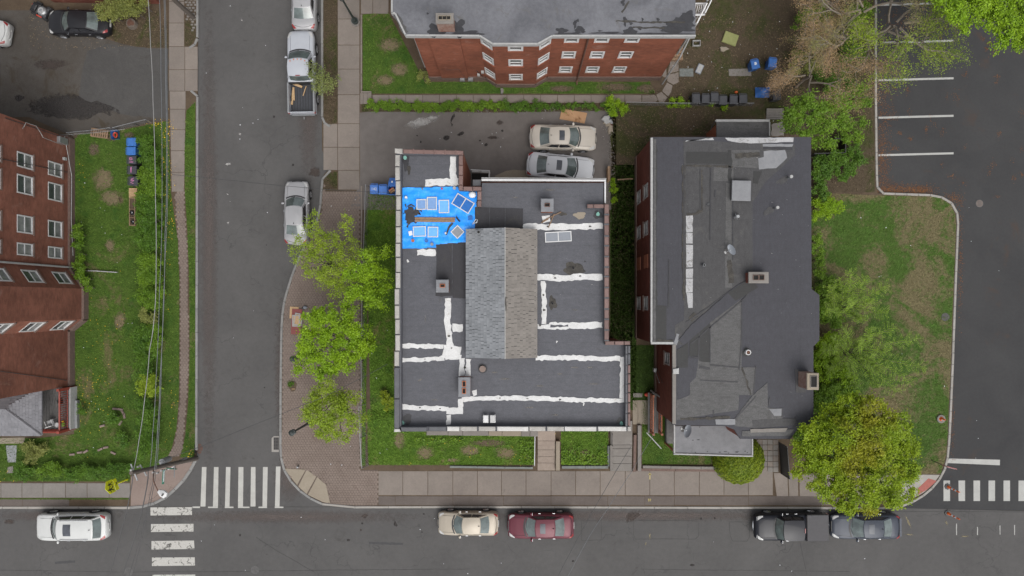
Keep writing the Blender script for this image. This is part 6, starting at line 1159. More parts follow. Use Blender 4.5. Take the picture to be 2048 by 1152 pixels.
def shrub(label, blobs, z, leaf, dens=1500, sub=50, subr=.1, lsize=.1, name='shrub', group=None, cat='shrub', kind=None, flat=.75, stems=True):
    bl = [(*W(px, py, z*.6), (zz[0] if zz else z*.55), r*(HC-z*.6)/(HC*SC)) for px, py, r, *zz in blobs]
    bx = sum(b[0] for b in bl)/len(bl); by = sum(b[1] for b in bl)/len(bl); t_ = thing(name, label, cat, (bx, by, ZB), 0, group)
    P, S_ = crownpts(bl, dens*1.25, sub, subr*1.15, .3, flat); P[:, 2] = np.maximum(P[:, 2], ZB+.03); npmesh('foliage', quads(P, upn(len(P)), rng.uniform(.6, 1.25, len(P))*lsize*1.15), 4, M[leaf], t_)
    m = MB()
    for b in bl:
        for k in range(3): m.tube([(b[0]+rnd(-.15, .15)*b[3], b[1]+rnd(-.15, .15)*b[3], ZB-.02), (b[0]+rnd(-.5, .5)*b[3], b[1]+rnd(-.5, .5)*b[3], b[2]+b[3]*.3)], .025, 4, .01)
    m.obj('stems', M['bark'], t_); return t_
# west hedge, cut into the bushes one can tell apart
HD = [((292, 300), 'leaf_dark', [(290, 285, 12), (300, 300, 13), (292, 315, 13), (302, 330, 12)], 'green hedge bush beside the two blue bins'), ((300, 370), 'leaf_mid', [(295, 345, 14), (305, 365, 15), (293, 385, 14), (308, 385, 12)], 'green hedge bush beside the dark wheeled bins'), ((300, 420), 'leaf_dark', [(290, 405, 15), (305, 415, 15), (292, 430, 15), (306, 440, 14)], 'dark hedge bush beside the wooden raised bed'), ((300, 470), 'leaf_dark', [(290, 455, 14), (303, 465, 15), (288, 475, 13), (300, 485, 14)], 'dark hedge bush below the wooden raised bed'), ((300, 530), 'leaf_mid', [(290, 520, 13), (302, 530, 14), (294, 545, 14), (306, 555, 12), (286, 560, 10)], 'lighter hedge bush opposite the brick bay corner'),
      ((300, 590), 'leaf_mid', [(290, 590, 14), (303, 600, 14), (312, 585, 10)], 'light hedge bush level with the bay front'), ((295, 640), 'leaf_olive', [(292, 630, 9), (300, 640, 8)], 'small olive shrub in the middle of the west hedge'), ((290, 690), 'leaf_dark', [(282, 670, 12), (295, 665, 12), (284, 695, 13), (284, 720, 13), (296, 705, 12), (284, 742, 12)], 'long dark clipped hedge bush beside lower wires'), ((295, 770), 'leaf_yellow', [(290, 765, 13), (302, 775, 12), (285, 780, 9), (305, 762, 8)], 'pale yellow-green shrub in the lower west hedge'), ((300, 660), 'leaf_mid', [(308, 660, 9), (303, 690, 9), (312, 680, 8)], 'loose green shrub under the lower west wires'), ((300, 830), 'leaf_dark', [(285, 810, 11), (298, 820, 12), (290, 845, 12), (302, 850, 10), (286, 875, 11), (300, 890, 12), (285, 905, 12)], 'dark green hedge run above the utility pole')]
for b, lf, bl, lab in HD: shrub(lab, [(a_, b_, r_*1.25) for a_, b_, r_ in bl], 1.7, lf, 1700, 60, .1, .09, 'hedge_bush', 'bushes of the west hedge')
shrub('glossy green shrub against the west building left of the bay', [(157, 470, 10), (155, 490, 9), (160, 508, 8), (152, 455, 7)], 1.5, 'leaf_mid', 1700, 60, .09, .10); shrub('glossy green shrub at the upper bay corner of the west building', [(155, 525, 9), (164, 540, 10), (172, 558, 9), (158, 552, 9), (176, 575, 7)], 1.5, 'leaf_mid', 1700, 60, .09, .10)
FR = [((60, 905), 'leaf_olive', [(55, 895, 12), (72, 905, 13), (62, 918, 12), (85, 900, 9)], 'feathery olive shrub beside the porch steps'), ((55, 940), 'leaf_dark', [(38, 940, 13), (55, 945, 13), (45, 955, 8)], 'dark shrub at bottom left by the sidewalk'), ((100, 945), 'leaf_mid', [(85, 945, 13), (105, 940, 14), (122, 945, 13)], 'bright green shrub by the sidewalk left of centre'), ((160, 945), 'leaf_dark', [(145, 945, 13), (165, 942, 13), (182, 946, 12), (155, 955, 8)], 'mid green shrub by the sidewalk above the yellow sign'), ((220, 940), 'leaf_dark', [(200, 944, 12), (218, 940, 12), (236, 942, 12), (250, 936, 10)], 'dark shrub between the yellow sign and utility pole'), ((240, 900), 'leaf_dark', [(240, 875, 10), (250, 885, 9)], 'small round dark shrub on the west lawn'), ((165, 815), 'leaf_dark', [(161, 818, 8)], 'small dark plant on the lawn beside the porch'), ((225, 835), 'leaf_dark', [(228, 835, 12), (220, 842, 8)], 'low green mound ringed by edging bricks')]
for b, lf, bl, lab in FR: shrub(lab, bl, 1.1, lf, 1600, 60, .09, .085)
shrub('loose olive shrub leaning over the black sedan', [(210, 18, 14), (225, 8, 12), (240, 18, 16), (258, 10, 16), (270, 22, 12), (205, 30, 8), (225, 28, 10), (285, 8, 9)], 2.4, 'leaf_olive', 1300, 45, .12, .10)
# boundary ivy north of the driveway, one bush each
for i, x in enumerate(range(742, 1225, 34)):
    shrub('low ivy clump in the middle of the driveway edge row' if 0 < i < 14 else ('low ivy clump on the driveway edge nearest the sidewalk', 'low ivy clump on the driveway edge nearest the trash heap')[i > 0], [(x+rnd(-4, 4), 211+rnd(-3, 3), 9-3*(i > 9)), (x+12, 215+rnd(-4, 4), 8-3*(i > 9)), (x+22, 211+rnd(-3, 3), 8-4*(i > 9)), (x+30, 215, 7-4*(i > 9))], .6, 'leaf_dark' if i > 7 else 'leaf_mid', 2000, 90, .07, .075, 'ivy_clump', 'ivy along the driveway edge')
shrub('bright weed clump at the driveway corner behind the trash', [(1222, 205, 10), (1235, 212, 11), (1248, 220, 9), (1228, 225, 8)], 1.2, 'leaf_bright', 1500, 50, .09, .09)
for lab, bl in (('weeds growing along the wire fence beside the cracked path', [(1345, 205, 8), (1358, 206, 8), (1370, 208, 7)]), ('weeds in front of the dark bins row', [(1425, 208, 6), (1448, 210, 7)]), ('bright weed clump beside the rear house corner', [(1225, 365, 8), (1230, 378, 7), (1226, 400, 6)])): shrub(lab, bl, .7, 'leaf_bright', 1800, 60, .08, .08)
# east side bushes
EB = [('leaf_dark', [(1640, 330, 11), (1655, 322, 11), (1668, 335, 11), (1650, 345, 11), (1635, 350, 8)], 'dark green bush near the east house upper corner'), ('leaf_dark', [(1675, 310, 9), (1688, 325, 10), (1700, 345, 8), (1690, 355, 8)], 'dark leafy bush below the black bin enclosure'), ('leaf_dark', [(1640, 380, 10), (1650, 395, 10), (1640, 365, 9)], 'dark bush against the east house side wall'), ('leaf_bright', [(1640, 415, 12), (1655, 408, 11), (1668, 415, 11), (1655, 425, 11), (1676, 410, 8), (1635, 432, 8)], 'bright lime bush against the east house side'), ('leaf_mid', [(1636, 480, 9), (1635, 500, 9), (1637, 520, 9), (1640, 545, 9)], 'narrow green bush run along the east wall'), ('leaf_mid', [(1650, 585, 14), (1645, 605, 13), (1660, 570, 13), (1665, 595, 14), (1680, 580, 12), (1655, 625, 14), (1672, 640, 13)], 'green bush at the east bay corner'), ('leaf_bright', [(1645, 690, 14), (1640, 720, 14), (1660, 710, 14), (1675, 735, 15), (1655, 750, 14), (1690, 755, 14), (1665, 675, 12)], 'bright bush beside the east chimney'), ('leaf_mid', [(1640, 790, 16), (1665, 780, 15), (1650, 810, 16), (1685, 790, 15), (1635, 830, 13), (1705, 775, 13)], 'green bush between the east chimney and maple'), ('leaf_mid', [(1600, 865, 12), (1625, 860, 14), (1610, 885, 10)], 'green bush at the front right corner of the east house')]
for lf, bl, lab in EB: shrub(lab, [(a_, b_, r_*1.2) for a_, b_, r_ in bl], 1.8, lf, 1500, 50, .1, .1)
for lf, bl, lab in [('leaf_mid', [(1700, 250, 14), (1715, 270, 13), (1690, 275, 13), (1722, 245, 10)], 'green bush left of the second parking stall'), ('leaf_dark', [(1710, 300, 12), (1725, 315, 12), (1705, 330, 12)], 'dark bush between enclosure and parking kerb'), ('leaf_mid', [(1720, 180, 13), (1735, 200, 12), (1715, 205, 12)], 'green bush beside the upper parking kerb'), ('leaf_dark', [(1650, 150, 16), (1675, 140, 15), (1660, 170, 15), (1690, 165, 14)], 'dark undergrowth below the brown-budded tree'), ('leaf_mid', [(1620, 30, 15), (1645, 20, 16), (1650, 45, 14), (1600, 45, 12)], 'green undergrowth at top below the bare limbs'), ('leaf_dark', [(1700, 90, 15), (1720, 110, 14), (1690, 115, 13)], 'dark bush under the yellow-green budding tree'), ('leaf_mid', [(1700, 30, 16), (1730, 20, 16), (1720, 50, 14)], 'green bush at the top of the parking kerb'), ('leaf_olive', [(1600, 110, 13), (1620, 130, 14), (1590, 135, 12)], 'olive undergrowth beside the blue bins')]: shrub(lab, bl, 1.8, lf, 1200, 45, .12, .1)
# round clipped topiary
tx, ty = W(1483, 922, 1.2); t_ = thing('topiary_bush', 'round clipped yellow-green topiary bush beside the front porch', 'bush', (tx, ty, ZB)); N = 17000
d = rng.normal(size=(N, 3)); d[:, 2] = np.abs(d[:, 2]); d /= np.linalg.norm(d, axis=1)[:, None]; rr_ = 1.86*(1+.03*np.sin(d[:, 0]*23)*np.sin(d[:, 1]*19+1))*(1-rng.random(N)**3*.12); c_p = np.array([tx, ty, ZB+.15])+d*rr_[:, None]*np.array([1, .98, 1.05]); nn = d+rng.normal(size=(N, 3))*.45; nn /= np.linalg.norm(nn, axis=1)[:, None]
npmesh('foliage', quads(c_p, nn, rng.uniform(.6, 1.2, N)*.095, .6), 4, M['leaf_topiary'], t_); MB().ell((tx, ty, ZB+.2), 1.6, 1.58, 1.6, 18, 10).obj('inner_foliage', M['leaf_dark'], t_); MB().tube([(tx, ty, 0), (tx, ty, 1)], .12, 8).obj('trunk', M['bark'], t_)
shrub('small round yellow-green bush against the house west wall', [(775, 800, 11), (770, 790, 8), (776, 812, 8)], 1.2, 'leaf_topiary', 2600, 90, .06, .08); shrub('spiky blue-green plant on the lawn of the north block', [(843, 150, 9), (850, 158, 7)], .8, 'leaf_olive', 1500, 60, .08, .09)
# ---- lawns: sheet (structure) + blades (stuff)
BARE1 = ((980, 885, 1.6, .35, 'soilsoft'), (1010, 905, 1.0, .5, 'drysoft'), (940, 900, .9, .5, 'drysoft'), (850, 905, .8, .6, 'drysoft'), (800, 880, .5, .8, 'drysoft'), (905, 920, .6, .2, 'drysoft'), (795, 730, .35, 2.2, 'drysoft'), (800, 640, .4, 1.5, 'drysoft'), (1170, 905, .5, .3, 'drysoft'), (1120, 178, 1.2, .3, 'soilsoft'), (1230, 175, 1.6, .4, 'soilsoft'), (1290, 178, .9, .4, 'soilsoft'), (780, 90, 1.0, .6, 'drysoft'), (800, 140, .8, .6, 'drysoft'), (770, 160, .8, .5, 'drysoft'))
BARE2 = ((205, 360, .9, 1.0), (225, 395, 1.0, .7), (243, 400, .25, .35), (190, 300, .5, .6, 'soilsoft'), (225, 275, .5, .35, 'soilsoft'), (260, 272, .5, .3, 'soilsoft'), (222, 490, .4, .6), (240, 640, .5, .8))
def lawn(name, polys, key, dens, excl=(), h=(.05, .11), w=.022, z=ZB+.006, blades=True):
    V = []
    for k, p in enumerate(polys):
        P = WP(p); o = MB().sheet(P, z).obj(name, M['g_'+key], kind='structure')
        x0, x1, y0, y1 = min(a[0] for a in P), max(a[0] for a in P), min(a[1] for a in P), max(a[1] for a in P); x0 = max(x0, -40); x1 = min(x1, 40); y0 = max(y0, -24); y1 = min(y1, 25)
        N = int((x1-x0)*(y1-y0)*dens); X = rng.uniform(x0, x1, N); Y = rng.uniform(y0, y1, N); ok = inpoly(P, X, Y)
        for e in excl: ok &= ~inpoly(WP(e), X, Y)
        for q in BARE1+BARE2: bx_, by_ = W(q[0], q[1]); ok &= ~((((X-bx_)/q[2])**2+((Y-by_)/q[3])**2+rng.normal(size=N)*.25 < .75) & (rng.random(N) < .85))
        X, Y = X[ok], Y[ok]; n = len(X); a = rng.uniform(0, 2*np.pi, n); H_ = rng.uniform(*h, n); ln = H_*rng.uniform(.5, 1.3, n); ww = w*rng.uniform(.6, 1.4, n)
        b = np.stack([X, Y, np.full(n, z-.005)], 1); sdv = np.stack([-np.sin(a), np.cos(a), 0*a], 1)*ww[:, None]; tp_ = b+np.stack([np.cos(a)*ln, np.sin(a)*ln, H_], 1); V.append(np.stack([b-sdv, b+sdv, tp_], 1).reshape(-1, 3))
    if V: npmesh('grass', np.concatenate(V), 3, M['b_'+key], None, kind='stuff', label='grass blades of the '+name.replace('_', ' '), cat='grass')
lawn('west_lawn', [[(150, 283), (160, 268), (230, 264), (310, 248), (338, 242), (343, 384), (357, 480), (360, 560), (360, 700), (359, 800), (354, 860), (345, 895), (332, 925), (262, 950), (262, 962), (0, 962), (-30, 962), (-30, 876), (75, 876), (150, 868)]], 'west', 260)
lawn('west_grass_strip', [[(374, 222), (392, 205), (391.5, 900), (389, 915), (362, 914), (372, 870), (378, 800), (381, 700), (380, 560), (376, 460), (371, 384), (371, 300)], [(0, 996), (260, 995.5), (260, 998), (0, 998)]], 'west', 260)
lawn('west_lot_verge', [[(320, 60), (338, 40), (338, 96), (290, 96), (240, 88), (215, 72), (230, 40), (320, 20)]], 'yard', 160)
lawn('west_planting_strip', [[(371, 40), (394, 40), (394, 74), (382, 92), (371, 92)]], 'yard', 200)
lawn('side_street_grass_strip', [[(648, -20), (675, -20), (676, 190), (674, 246), (662, 250), (648, 238)], [(651, 348), (675, 344), (675, 382), (646, 382)]], 'yard', 300)
lawn('north_lawn', [[(726, 30), (778, 28), (850, 165), (1300, 165), (1310, 188), (745, 188), (726, 186)]], 'west', 260)
lawn('north_yard', [[(1336, 118), (1392, 60), (1392, -60), (1745, -60), (1748, 385), (1625, 385), (1622, 270), (1300, 272), (1262, 700), (1220, 700), (1225, 212), (1270, 205), (1330, 170)]], 'yard', 70)
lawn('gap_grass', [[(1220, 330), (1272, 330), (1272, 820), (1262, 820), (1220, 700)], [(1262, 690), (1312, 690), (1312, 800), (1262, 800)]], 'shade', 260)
lawn('east_lawn', [[(1622, 386), (1752, 391), (1866, 394), (1886, 400), (1899, 410), (1908, 428), (1910, 450), (1904, 600), (1899, 740), (1893, 870), (1890, 910), (1880, 947), (1800, 946), (1640, 942), (1600, 870)]], 'east', 230)
lawn('house_side_lawn', [[(738, 385), (800, 385), (828, 470), (828, 820), (790, 830), (742, 840), (735, 500)], [(728, 500), (737, 385), (734, 700), (731, 930), (724, 930)]], 'lot', 330, h=(.06, .14))
lawn('house_front_lawn', [[(735, 820), (1068, 820), (1068, 929), (738, 929)], [(1122, 820), (1216, 820), (1216, 929), (1122, 929)]], 'lot', 360, h=(.06, .15))
lawn('east_front_lawn', [[(1284, 800), (1350, 800), (1420, 830), (1430, 928), (1284, 928)]], 'west', 300)
lawn('driveway_edge_grass', [[(724, 206), (1230, 206), (1230, 224), (724, 224)], [(1217, 222), (1232, 222), (1232, 420), (1221, 420)]], 'yard', 200)
# bare patches in the lawns
def bare(x, y, rx, ry, mt='drysoft', rot=0): MB().sheet(blob(*W(x, y), rx, ry, 26, .35, rot), ZB+.010).obj('bare_patch', M[mt], bpy.data.objects['west_lawn'])
for a in BARE2: bare(*a)
for a in BARE1: MB().sheet(blob(*W(a[0], a[1]), a[2], a[3], 26, .2), ZB+.011).obj('bare_patch', M[a[4]], bpy.data.objects['house_front_lawn'] if a[1] > 400 else bpy.data.objects['north_lawn'])

# dandelions
def dandelions(areas, label):
    V = []
    for (x, y, rx, ry, n) in areas:
        X, Y = W(x, y)
        for _ in range(n):
            a, b = X+rng.normal()*rx, Y+rng.normal()*ry; s = rng.uniform(.018, .032); zc = ZB+rng.uniform(.08, .15); V += [(a-s, b-s*.4, zc), (a+s*.4, b-s, zc+.005), (a+s, b+s*.4, zc), (a-s*.4, b+s, zc+.005)]
    npmesh('dandelions', np.array(V), 4, M['dandelion'], None, label, 'flowers', kind='stuff')
dandelions([(335, 325, .25, 1.6, 70), (340, 420, .35, 1.6, 60), (340, 262, .2, .4, 45), (318, 248, .4, .15, 25), (190, 800, .9, 1.5, 70), (205, 690, 1.0, 1.5, 30), (335, 560, .3, 2, 20), (345, 800, .3, 2, 20), (170, 350, .3, .6, 8), (383, 905, .2, .3, 14), (15, 950, .5, .2, 12), (200, 600, 1, 2, 12)], 'yellow dandelions dotted over the west lawn')
dandelions([(910, 900, 1.5, .5, 8), (1030, 900, .4, .6, 8), (820, 925, .3, .1, 3), (1110, 870, .1, .3, 4)], 'a few yellow dandelions on the front lawn of the house')
# big-leaved weeds in the front lawn
P_ = []
for (x0_, x1_, y0_, y1_, n) in ((1122, 1216, 900, 928, 420), (1040, 1068, 880, 928, 260), (830, 930, 874, 885, 160), (1122, 1160, 890, 928, 120)):
    X = rng.uniform(*sorted((W(x0_, 0)[0], W(x1_, 0)[0])), n); Y = rng.uniform(*sorted((W(0, y0_)[1], W(0, y1_)[1])), n); P_.append(np.stack([X, Y, ZB+rng.uniform(.1, .22, n)], 1))
P_ = np.concatenate(P_); npmesh('broadleaf_weeds', quads(P_, upn(len(P_), .5), rng.uniform(.08, .16, len(P_)), .8), 4, M['leaf_mid'], None, 'broad-leaved weeds in the front lawn', 'weeds', kind='stuff')
# needle litter in the parking lot
V = []
for (x, y, rx, ry, n) in [(1790, 380, 1.0, .25, 900), (1840, 382, .6, .22, 500), (1765, 200, .35, 3.5, 900), (1765, 330, .3, 1.6, 700), (1800, 60, 1, .8, 350), (1907, 400, .4, .3, 250), (1920, 530, .12, 2.5, 300), (1905, 850, .1, 1.6, 150)]+[(random.uniform(1770, 2045), random.uniform(20, 420), rnd(.06, .16), rnd(.06, .22), random.randint(8, 30)) for _ in range(48)]:
    X, Y = W(x, y); a = rng.normal(size=n)*rx+X; b = rng.normal(size=n)*ry+Y; ok = ~inpoly(WP(KE[:1]+KE+[(1600, -300), (1600, 1015)]), a, b); a, b = a[ok], b[ok]; V.append(np.stack([a, b, np.full(len(a), .012)], 1))
P_ = np.concatenate(V); npmesh('needle_litter', quads(P_, upn(len(P_), .15), rng.uniform(.05, .13, len(P_)), .3), 4, M['mulch'], None, 'rusty fallen needles and leaves on the dark parking lot', 'litter', kind='stuff')
V = []
for (x0_, x1_, y0_, y1_, n) in ((1340, 1560, 30, 190, 900), (1235, 1300, 215, 330, 300), (1300, 1430, 205, 270, 350), (1560, 1740, 20, 380, 700), (60, 330, 20, 100, 500)):
    X = rng.uniform(*sorted((W(x0_, 0)[0], W(x1_, 0)[0])), n); Y = rng.uniform(*sorted((W(0, y0_)[1], W(0, y1_)[1])), n); V.append(np.stack([X, Y, np.full(n, ZB+.03)], 1))
P_ = np.concatenate(V); npmesh('dead_leaf_litter', quads(P_, upn(len(P_), .3), rng.uniform(.04, .11, len(P_)), .6), 4, M['straw'], None, 'dead leaf litter over the bare back yards', 'litter', kind='stuff')
# ================================================================== PATHS, STEPS, EDGINGS
fp = thing('house_front_steps', 'pinkish concrete steps with side walls up to the house front', 'steps', (*W(1095, 900), 0))
for i, (a, b) in enumerate(((925, 940), (912, 924.4), (898, 911.4), (880, 897.4), (840, 879.4))): MB().prism(WP([(1075, a), (1110, a), (1110, b), (1075, b)]), 0, ZB+.05+.06*i, .02).obj('step', M['brownstone_step'], fp)
MB().prism(WP([(1111, 880), (1119, 880), (1119, 938), (1111, 938)]), 0, .5, .02).obj('side_wall', M['concrete_tan'], fp); MB().tube([(*W(1070, 868, 1), 1.0), (*W(1069, 930, .7), .75)], .035, 6).obj('handrail', M['galv'], fp)
for y in (870, 900, 929): MB().tube([(*W(1069, y, .4), 0), (*W(1069, y, .4), .8)], .025, 6).obj('post', M['galv'], fp)
fp = thing('side_walk_steps', 'grey concrete steps at the right front corner of the house', 'steps', (*W(1242, 900), 0))
for i, (a, b) in enumerate(((926, 941), (911, 925.4), (896, 910.4), (888, 895.4), (840, 887.4))): MB().prism(WP([(1220, a), (1263, a), (1263, b), (1220, b)]), 0, ZB+.06+.05*i, .02).obj('step', M['concrete_grey'], fp)
MB().prism(WP([(1218.5, 888), (1224, 888), (1224, 938), (1218.5, 938)]), 0, .45, .02).obj('side_wall', M['concrete_grey'], fp); MB().tube([(*W(1224, 866, .9), .9), (*W(1224, 890, .9), .9)], .035, 6).obj('handrail', M['iron'], fp)
for y in (867, 890): MB().tube([(*W(1224, y, .4), 0), (*W(1224, y, .4), .92)], .025, 6).obj('post', M['iron'], fp)
fp = thing('side_passage_paving', 'concrete slabs and blue-grey door pad in the gap beside the east house', 'paving', (*W(1290, 830), 0))
for a, b in ((1265, 1275), (1275.4, 1289), (1289.4, 1308)): MB().prism(WP([(a, 800), (b, 800), (b, 848), (a, 848)]), 0, ZB+.03, .01).obj('slab', M['concrete_tan'], fp)
MB().prism(WP([(1309, 800), (1322, 800), (1322, 850), (1309, 850)]), 0, ZB+.05, .01).obj('slab', M['galv'], fp); MB().prism(WP([(1266, 786), (1284, 786), (1284, 794), (1266, 794)]), 0, ZB+.05).obj('slab', M['concrete_grey'], fp); MB().prism(WP([(1274, 849), (1281, 849), (1281, 940), (1274, 940)]), 0, .35, .01).obj('edging', M['concrete_grey'], fp)
MB().prism(WP([(1266, 868), (1272, 868), (1270, 942), (1265, 942)]), 0, .3, .02).obj('edging', M['stone_base'], fp)
def edging(label, segs, mat, h=.28, w=.16):
    e = thing('garden_edging', label, 'edging', (*W(*segs[0][0]), 0))
    for a, b in segs: A, B = Vector(W(*a)), Vector(W(*b)); d = (B-A).normalized(); n = Vector((-d.y, d.x))*w/2; MB().prism([tuple(A-n+d*.01), tuple(B-n-d*.01), tuple(B+n-d*.01), tuple(A+n+d*.01)], 0, h+rnd(-.01, .01), .015).obj('edging_stone', M[mat], e)
edging('slate edging in front of the left front lawn', [((900, 932), (955, 933)), ((955, 933), (1010, 934)), ((1010, 934), (1066, 934.5))], 'slate', .25)
edging('slate edging around the right front lawn panel', [((1123, 933), (1170, 933)), ((1170, 933), (1216, 933)), ((1217, 932), (1217, 890))], 'slate', .25, .2)
edging('low concrete edging of the east front lawn', [((1284, 932), (1340, 933)), ((1340, 933), (1400, 934)), ((1400, 934), (1440, 934))], 'concrete_grey', .3, .2); edging('brown sleeper edging below the east front lawn', [((1272, 938), (1350, 939)), ((1350, 939), (1440, 939.5))], 'stone_base', .2, .2)
edging('concrete yard edging along the sidewalk by the north lawn', [((723.5, 30), (723.5, 90)), ((723.5, 90), (723.5, 150)), ((723.5, 150), (723.5, 188))], 'concrete', .16, .12); edging('concrete yard edging along the plaza side of the house', [((724, 372), (724, 470)), ((724, 470), (724, 580)), ((724, 580), (724, 690)), ((724, 690), (723, 800)), ((723, 800), (722, 932))], 'concrete', .16, .12)
edging('thin timber edging across the gap beside the east house', [((1234, 360), (1266, 358))], 'wood', .16, .1)
ns = thing('north_block_steps', 'three small concrete steps at the start of the north path', 'steps', (*W(732, 198), 0))
for i, (a, b) in enumerate(((721, 728), (728.4, 736), (736.4, 744))): MB().prism(WP([(a, 187), (b, 187), (b, 209), (a, 209)]), 0, ZB+.04+.05*i, .015).obj('step', M['concrete'], ns)
MB().prism(WP([(723, 184.5), (744, 184.5), (744, 187), (723, 187)]), 0, .3, .01).obj('cheek_wall', M['concrete'], ns)
pth = thing('north_path', '', '', kind='structure'); xs_ = [745+33.6*i for i in range(17)]
for a, b in zip(xs_, xs_[1:]): MB().prism(inset(ccw(WP([(a, 190.5), (b, 190.5), (b, 207), (a, 207)])), .014), ZB-.05, ZB+.03+rnd(-.008, .008), .01).obj('slab', M['concrete'], pth)
for p in ([(1283, 191), (1310, 190), (1316, 200), (1310, 207), (1283, 207)], [(1311, 190), (1322, 184), (1335, 196), (1327, 207), (1317, 205)], [(1323, 183), (1333, 165), (1345, 172), (1342, 185), (1336, 195)], [(1333, 164), (1334, 150), (1357, 145), (1357, 166), (1346, 171)], [(1334, 149), (1340, 122), (1357, 122), (1357, 144)], [(1322, 152), (1332, 130), (1333, 148), (1331, 158)]): MB().prism(inset(ccw(WP(p)), .02), ZB-.05, ZB+.03+rnd(-.01, .01), .01).obj('slab', M['concrete'], pth)
for k, (p, lab, mt) in enumerate((([(1358, 138), (1386, 138), (1386, 154), (1358, 154)], 'grey-green concrete slab beside the cracked path', 'slate'), ([(1456, 139), (1500, 138), (1502, 153), (1457, 153)], 'long grey slab in the dirt beside a blue bin', 'concrete_grey'), ([(14, 890), (36, 890), (34, 924), (18, 924)], 'grey concrete pad beside the porch steps', 'galv'), ([(0, 875), (52, 874), (50, 886), (0, 887)], 'tan concrete landing under the porch eave', 'concrete_tan'), ([(18, 933), (28, 931), (30, 945), (16, 946)], 'small grey slab near the west sidewalk', 'concrete_grey'))):
    MB().prism(WP(p), 0, ZB+.035, .012).obj('garden_slab', M[mt], None, lab, 'slab')
for k, (x, y, rt) in enumerate(((147, 908, 5), (162, 904, 5), (174, 902, 30), (203, 898, 25), (214, 894, 8), (229, 905, -25), (245, 873, -10), (233, 817, -5), (243, 818, -10), (248, 824, -60), (251, 831, -80), (207, 851, 15), (243, 845, 60))):
    o = MB().obox(0, 0, 0, .14, .38, .15, 0, .02).obj('edging_brick', M['concrete_red'], None, 'pink brick edging the flower mounds on the west lawn', 'brick', 'loose edging bricks on the west lawn'); o.location = (*W(x, y), ZB-.02); o.rotation_euler = (0, 0, R(rt))
cb = thing('cobbled_strip', '', '', kind='structure')
random.seed(5)
MB().sheet(WP([(370, -40), (394, -40), (394, 55), (387, 66), (380, 60), (371, 30)]), ZB+.003).obj('cobble_bed', M['soil'], cb)
for r_ in range(17):
    for c__ in range(3):
        x = 374+c__*7.2+(3 if r_ % 2 else 0)+rnd(-.6, .6)+max(0, r_-10)*.9; y = -28+r_*5.6+rnd(-.5, .5)
        if x < 393 and not (r_ > 12 and c__ == 0): MB().prism(inset(ccw(WP([(x-3, y-2.2), (x+3, y-2.3), (x+2.9, y+2.2), (x-3, y+2.3)])), .01), ZB-.05, ZB+.03+rnd(-.01, .015), .02).obj('cobble', M['concrete_grey'], cb)
# ================================================================== FENCES
def wirefence(label, pts, h, posts, rail='galv', mesh=True, lean=(0, 0)):
    f = thing('wire_fence', label, 'fence', (*W(*pts[0]), ZB)); q = [Vector((*W(*p), ZB)) for p in pts]; up = Vector((lean[0], lean[1], h))
    for a, b in zip(q, q[1:]):
        MB().tube([a+up, b+up], .022, 6).obj('top_rail', M[rail], f)
        n = max(1, int((b-a).length/posts))
        for i in range(n+1): p = a.lerp(b, i/n); MB().tube([p-Vector((0, 0, .1)), p+up], .024, 6).obj('post', M[rail], f)
        if mesh:
            m = MB(); k = int((b-a).length/.16)
            for i in range(k): p = a.lerp(b, i/k); r = a.lerp(b, min(1, (i+5)/k)); m.tube([p, p.lerp(r, 1)+up], .004, 3, None, False); m.tube([r, p+up], .004, 3, None, False)
            m.obj('wire_mesh', M['galv'], f, kind='stuff')
wirefence('chain-link fence along the plaza side of the house yard', [(738, 375), (735, 470), (731, 600), (729, 720), (731, 800)], 1.1, 2.6); wirefence('leaning chain-link fence panel at the lower left yard corner', [(732, 808), (734, 870), (738, 930)], 1.0, 2.4, lean=(-.28, 0))
wirefence('broken wire fence between the west lot and bins', [(150, 272), (190, 268), (235, 262)], .9, 1.6); wirefence('bent wire fence corner beside the hedge top', [(240, 262), (280, 252), (305, 246)], .9, 1.4); wirefence('low wire fence behind the dark bins', [(1250, 211), (1340, 213), (1500, 213)], .8, 2.2)
pl = thing('wooden_pallet', 'wooden pallet leaning on the wire fence above the bins', 'pallet', (*W(203, 268), ZB), R(-8), local=True)
for i in range(8): MB().box(-.62+i*.165, -.3, .16, -.52+i*.165, .3, .19).obj('slat', M['wood'], pl)
for y in (-.28, 0, .28): MB().box(-.62, y-.04, 0, .64, y+.04, .155).obj('bearer', M['wood'], pl)
MB().prism(ragged(strip(WP([(166, 541), (200, 542.5), (238, 545)]), .06, .01), .01), ZB, ZB+.2).obj('white_board', M['white_dull'], None, 'thin white board lying on the west lawn beside the bay', 'board')
pl = thing('black_enclosure', 'open black box enclosure at the upper right of the east house', 'enclosure', (*W(1655, 297), ZB))
for a, b in (((1623, 310), (1685, 308)), ((1685, 308), (1685, 280)), ((1685, 280), (1664, 280))): A, B = Vector(W(*a, .6)), Vector(W(*b, .6)); MB().tube([(A.x, A.y, .4), (B.x, B.y, .4)], .02, 4).obj('top_rail', M['iron'], pl); d = (B-A).normalized(); n = Vector((-d.y, d.x))*.03; MB().prism([tuple(A-n), tuple(B-n), tuple(B+n), tuple(A+n)], 0, 1.1).obj('panel', M['black'], pl)
pl = thing('black_fence_panel', 'tall black screened fence panel beside the front right corner of the east house', 'fence', (*W(1560, 900), ZB)); a, b = W(1556, 884), W(1561, 946)
MB().prism([(a[0], a[1]), (b[0], b[1]), (b[0]+.05, b[1]), (a[0]+.05, a[1])], 0, 1.75).obj('panel', M['black'], pl); MB().tube([(*a, 0), (*a, 1.8)], .04, 6).obj('post', M['iron'], pl); MB().tube([(*b, 0), (*b, 1.8)], .04, 6).obj('post', M['iron'], pl)
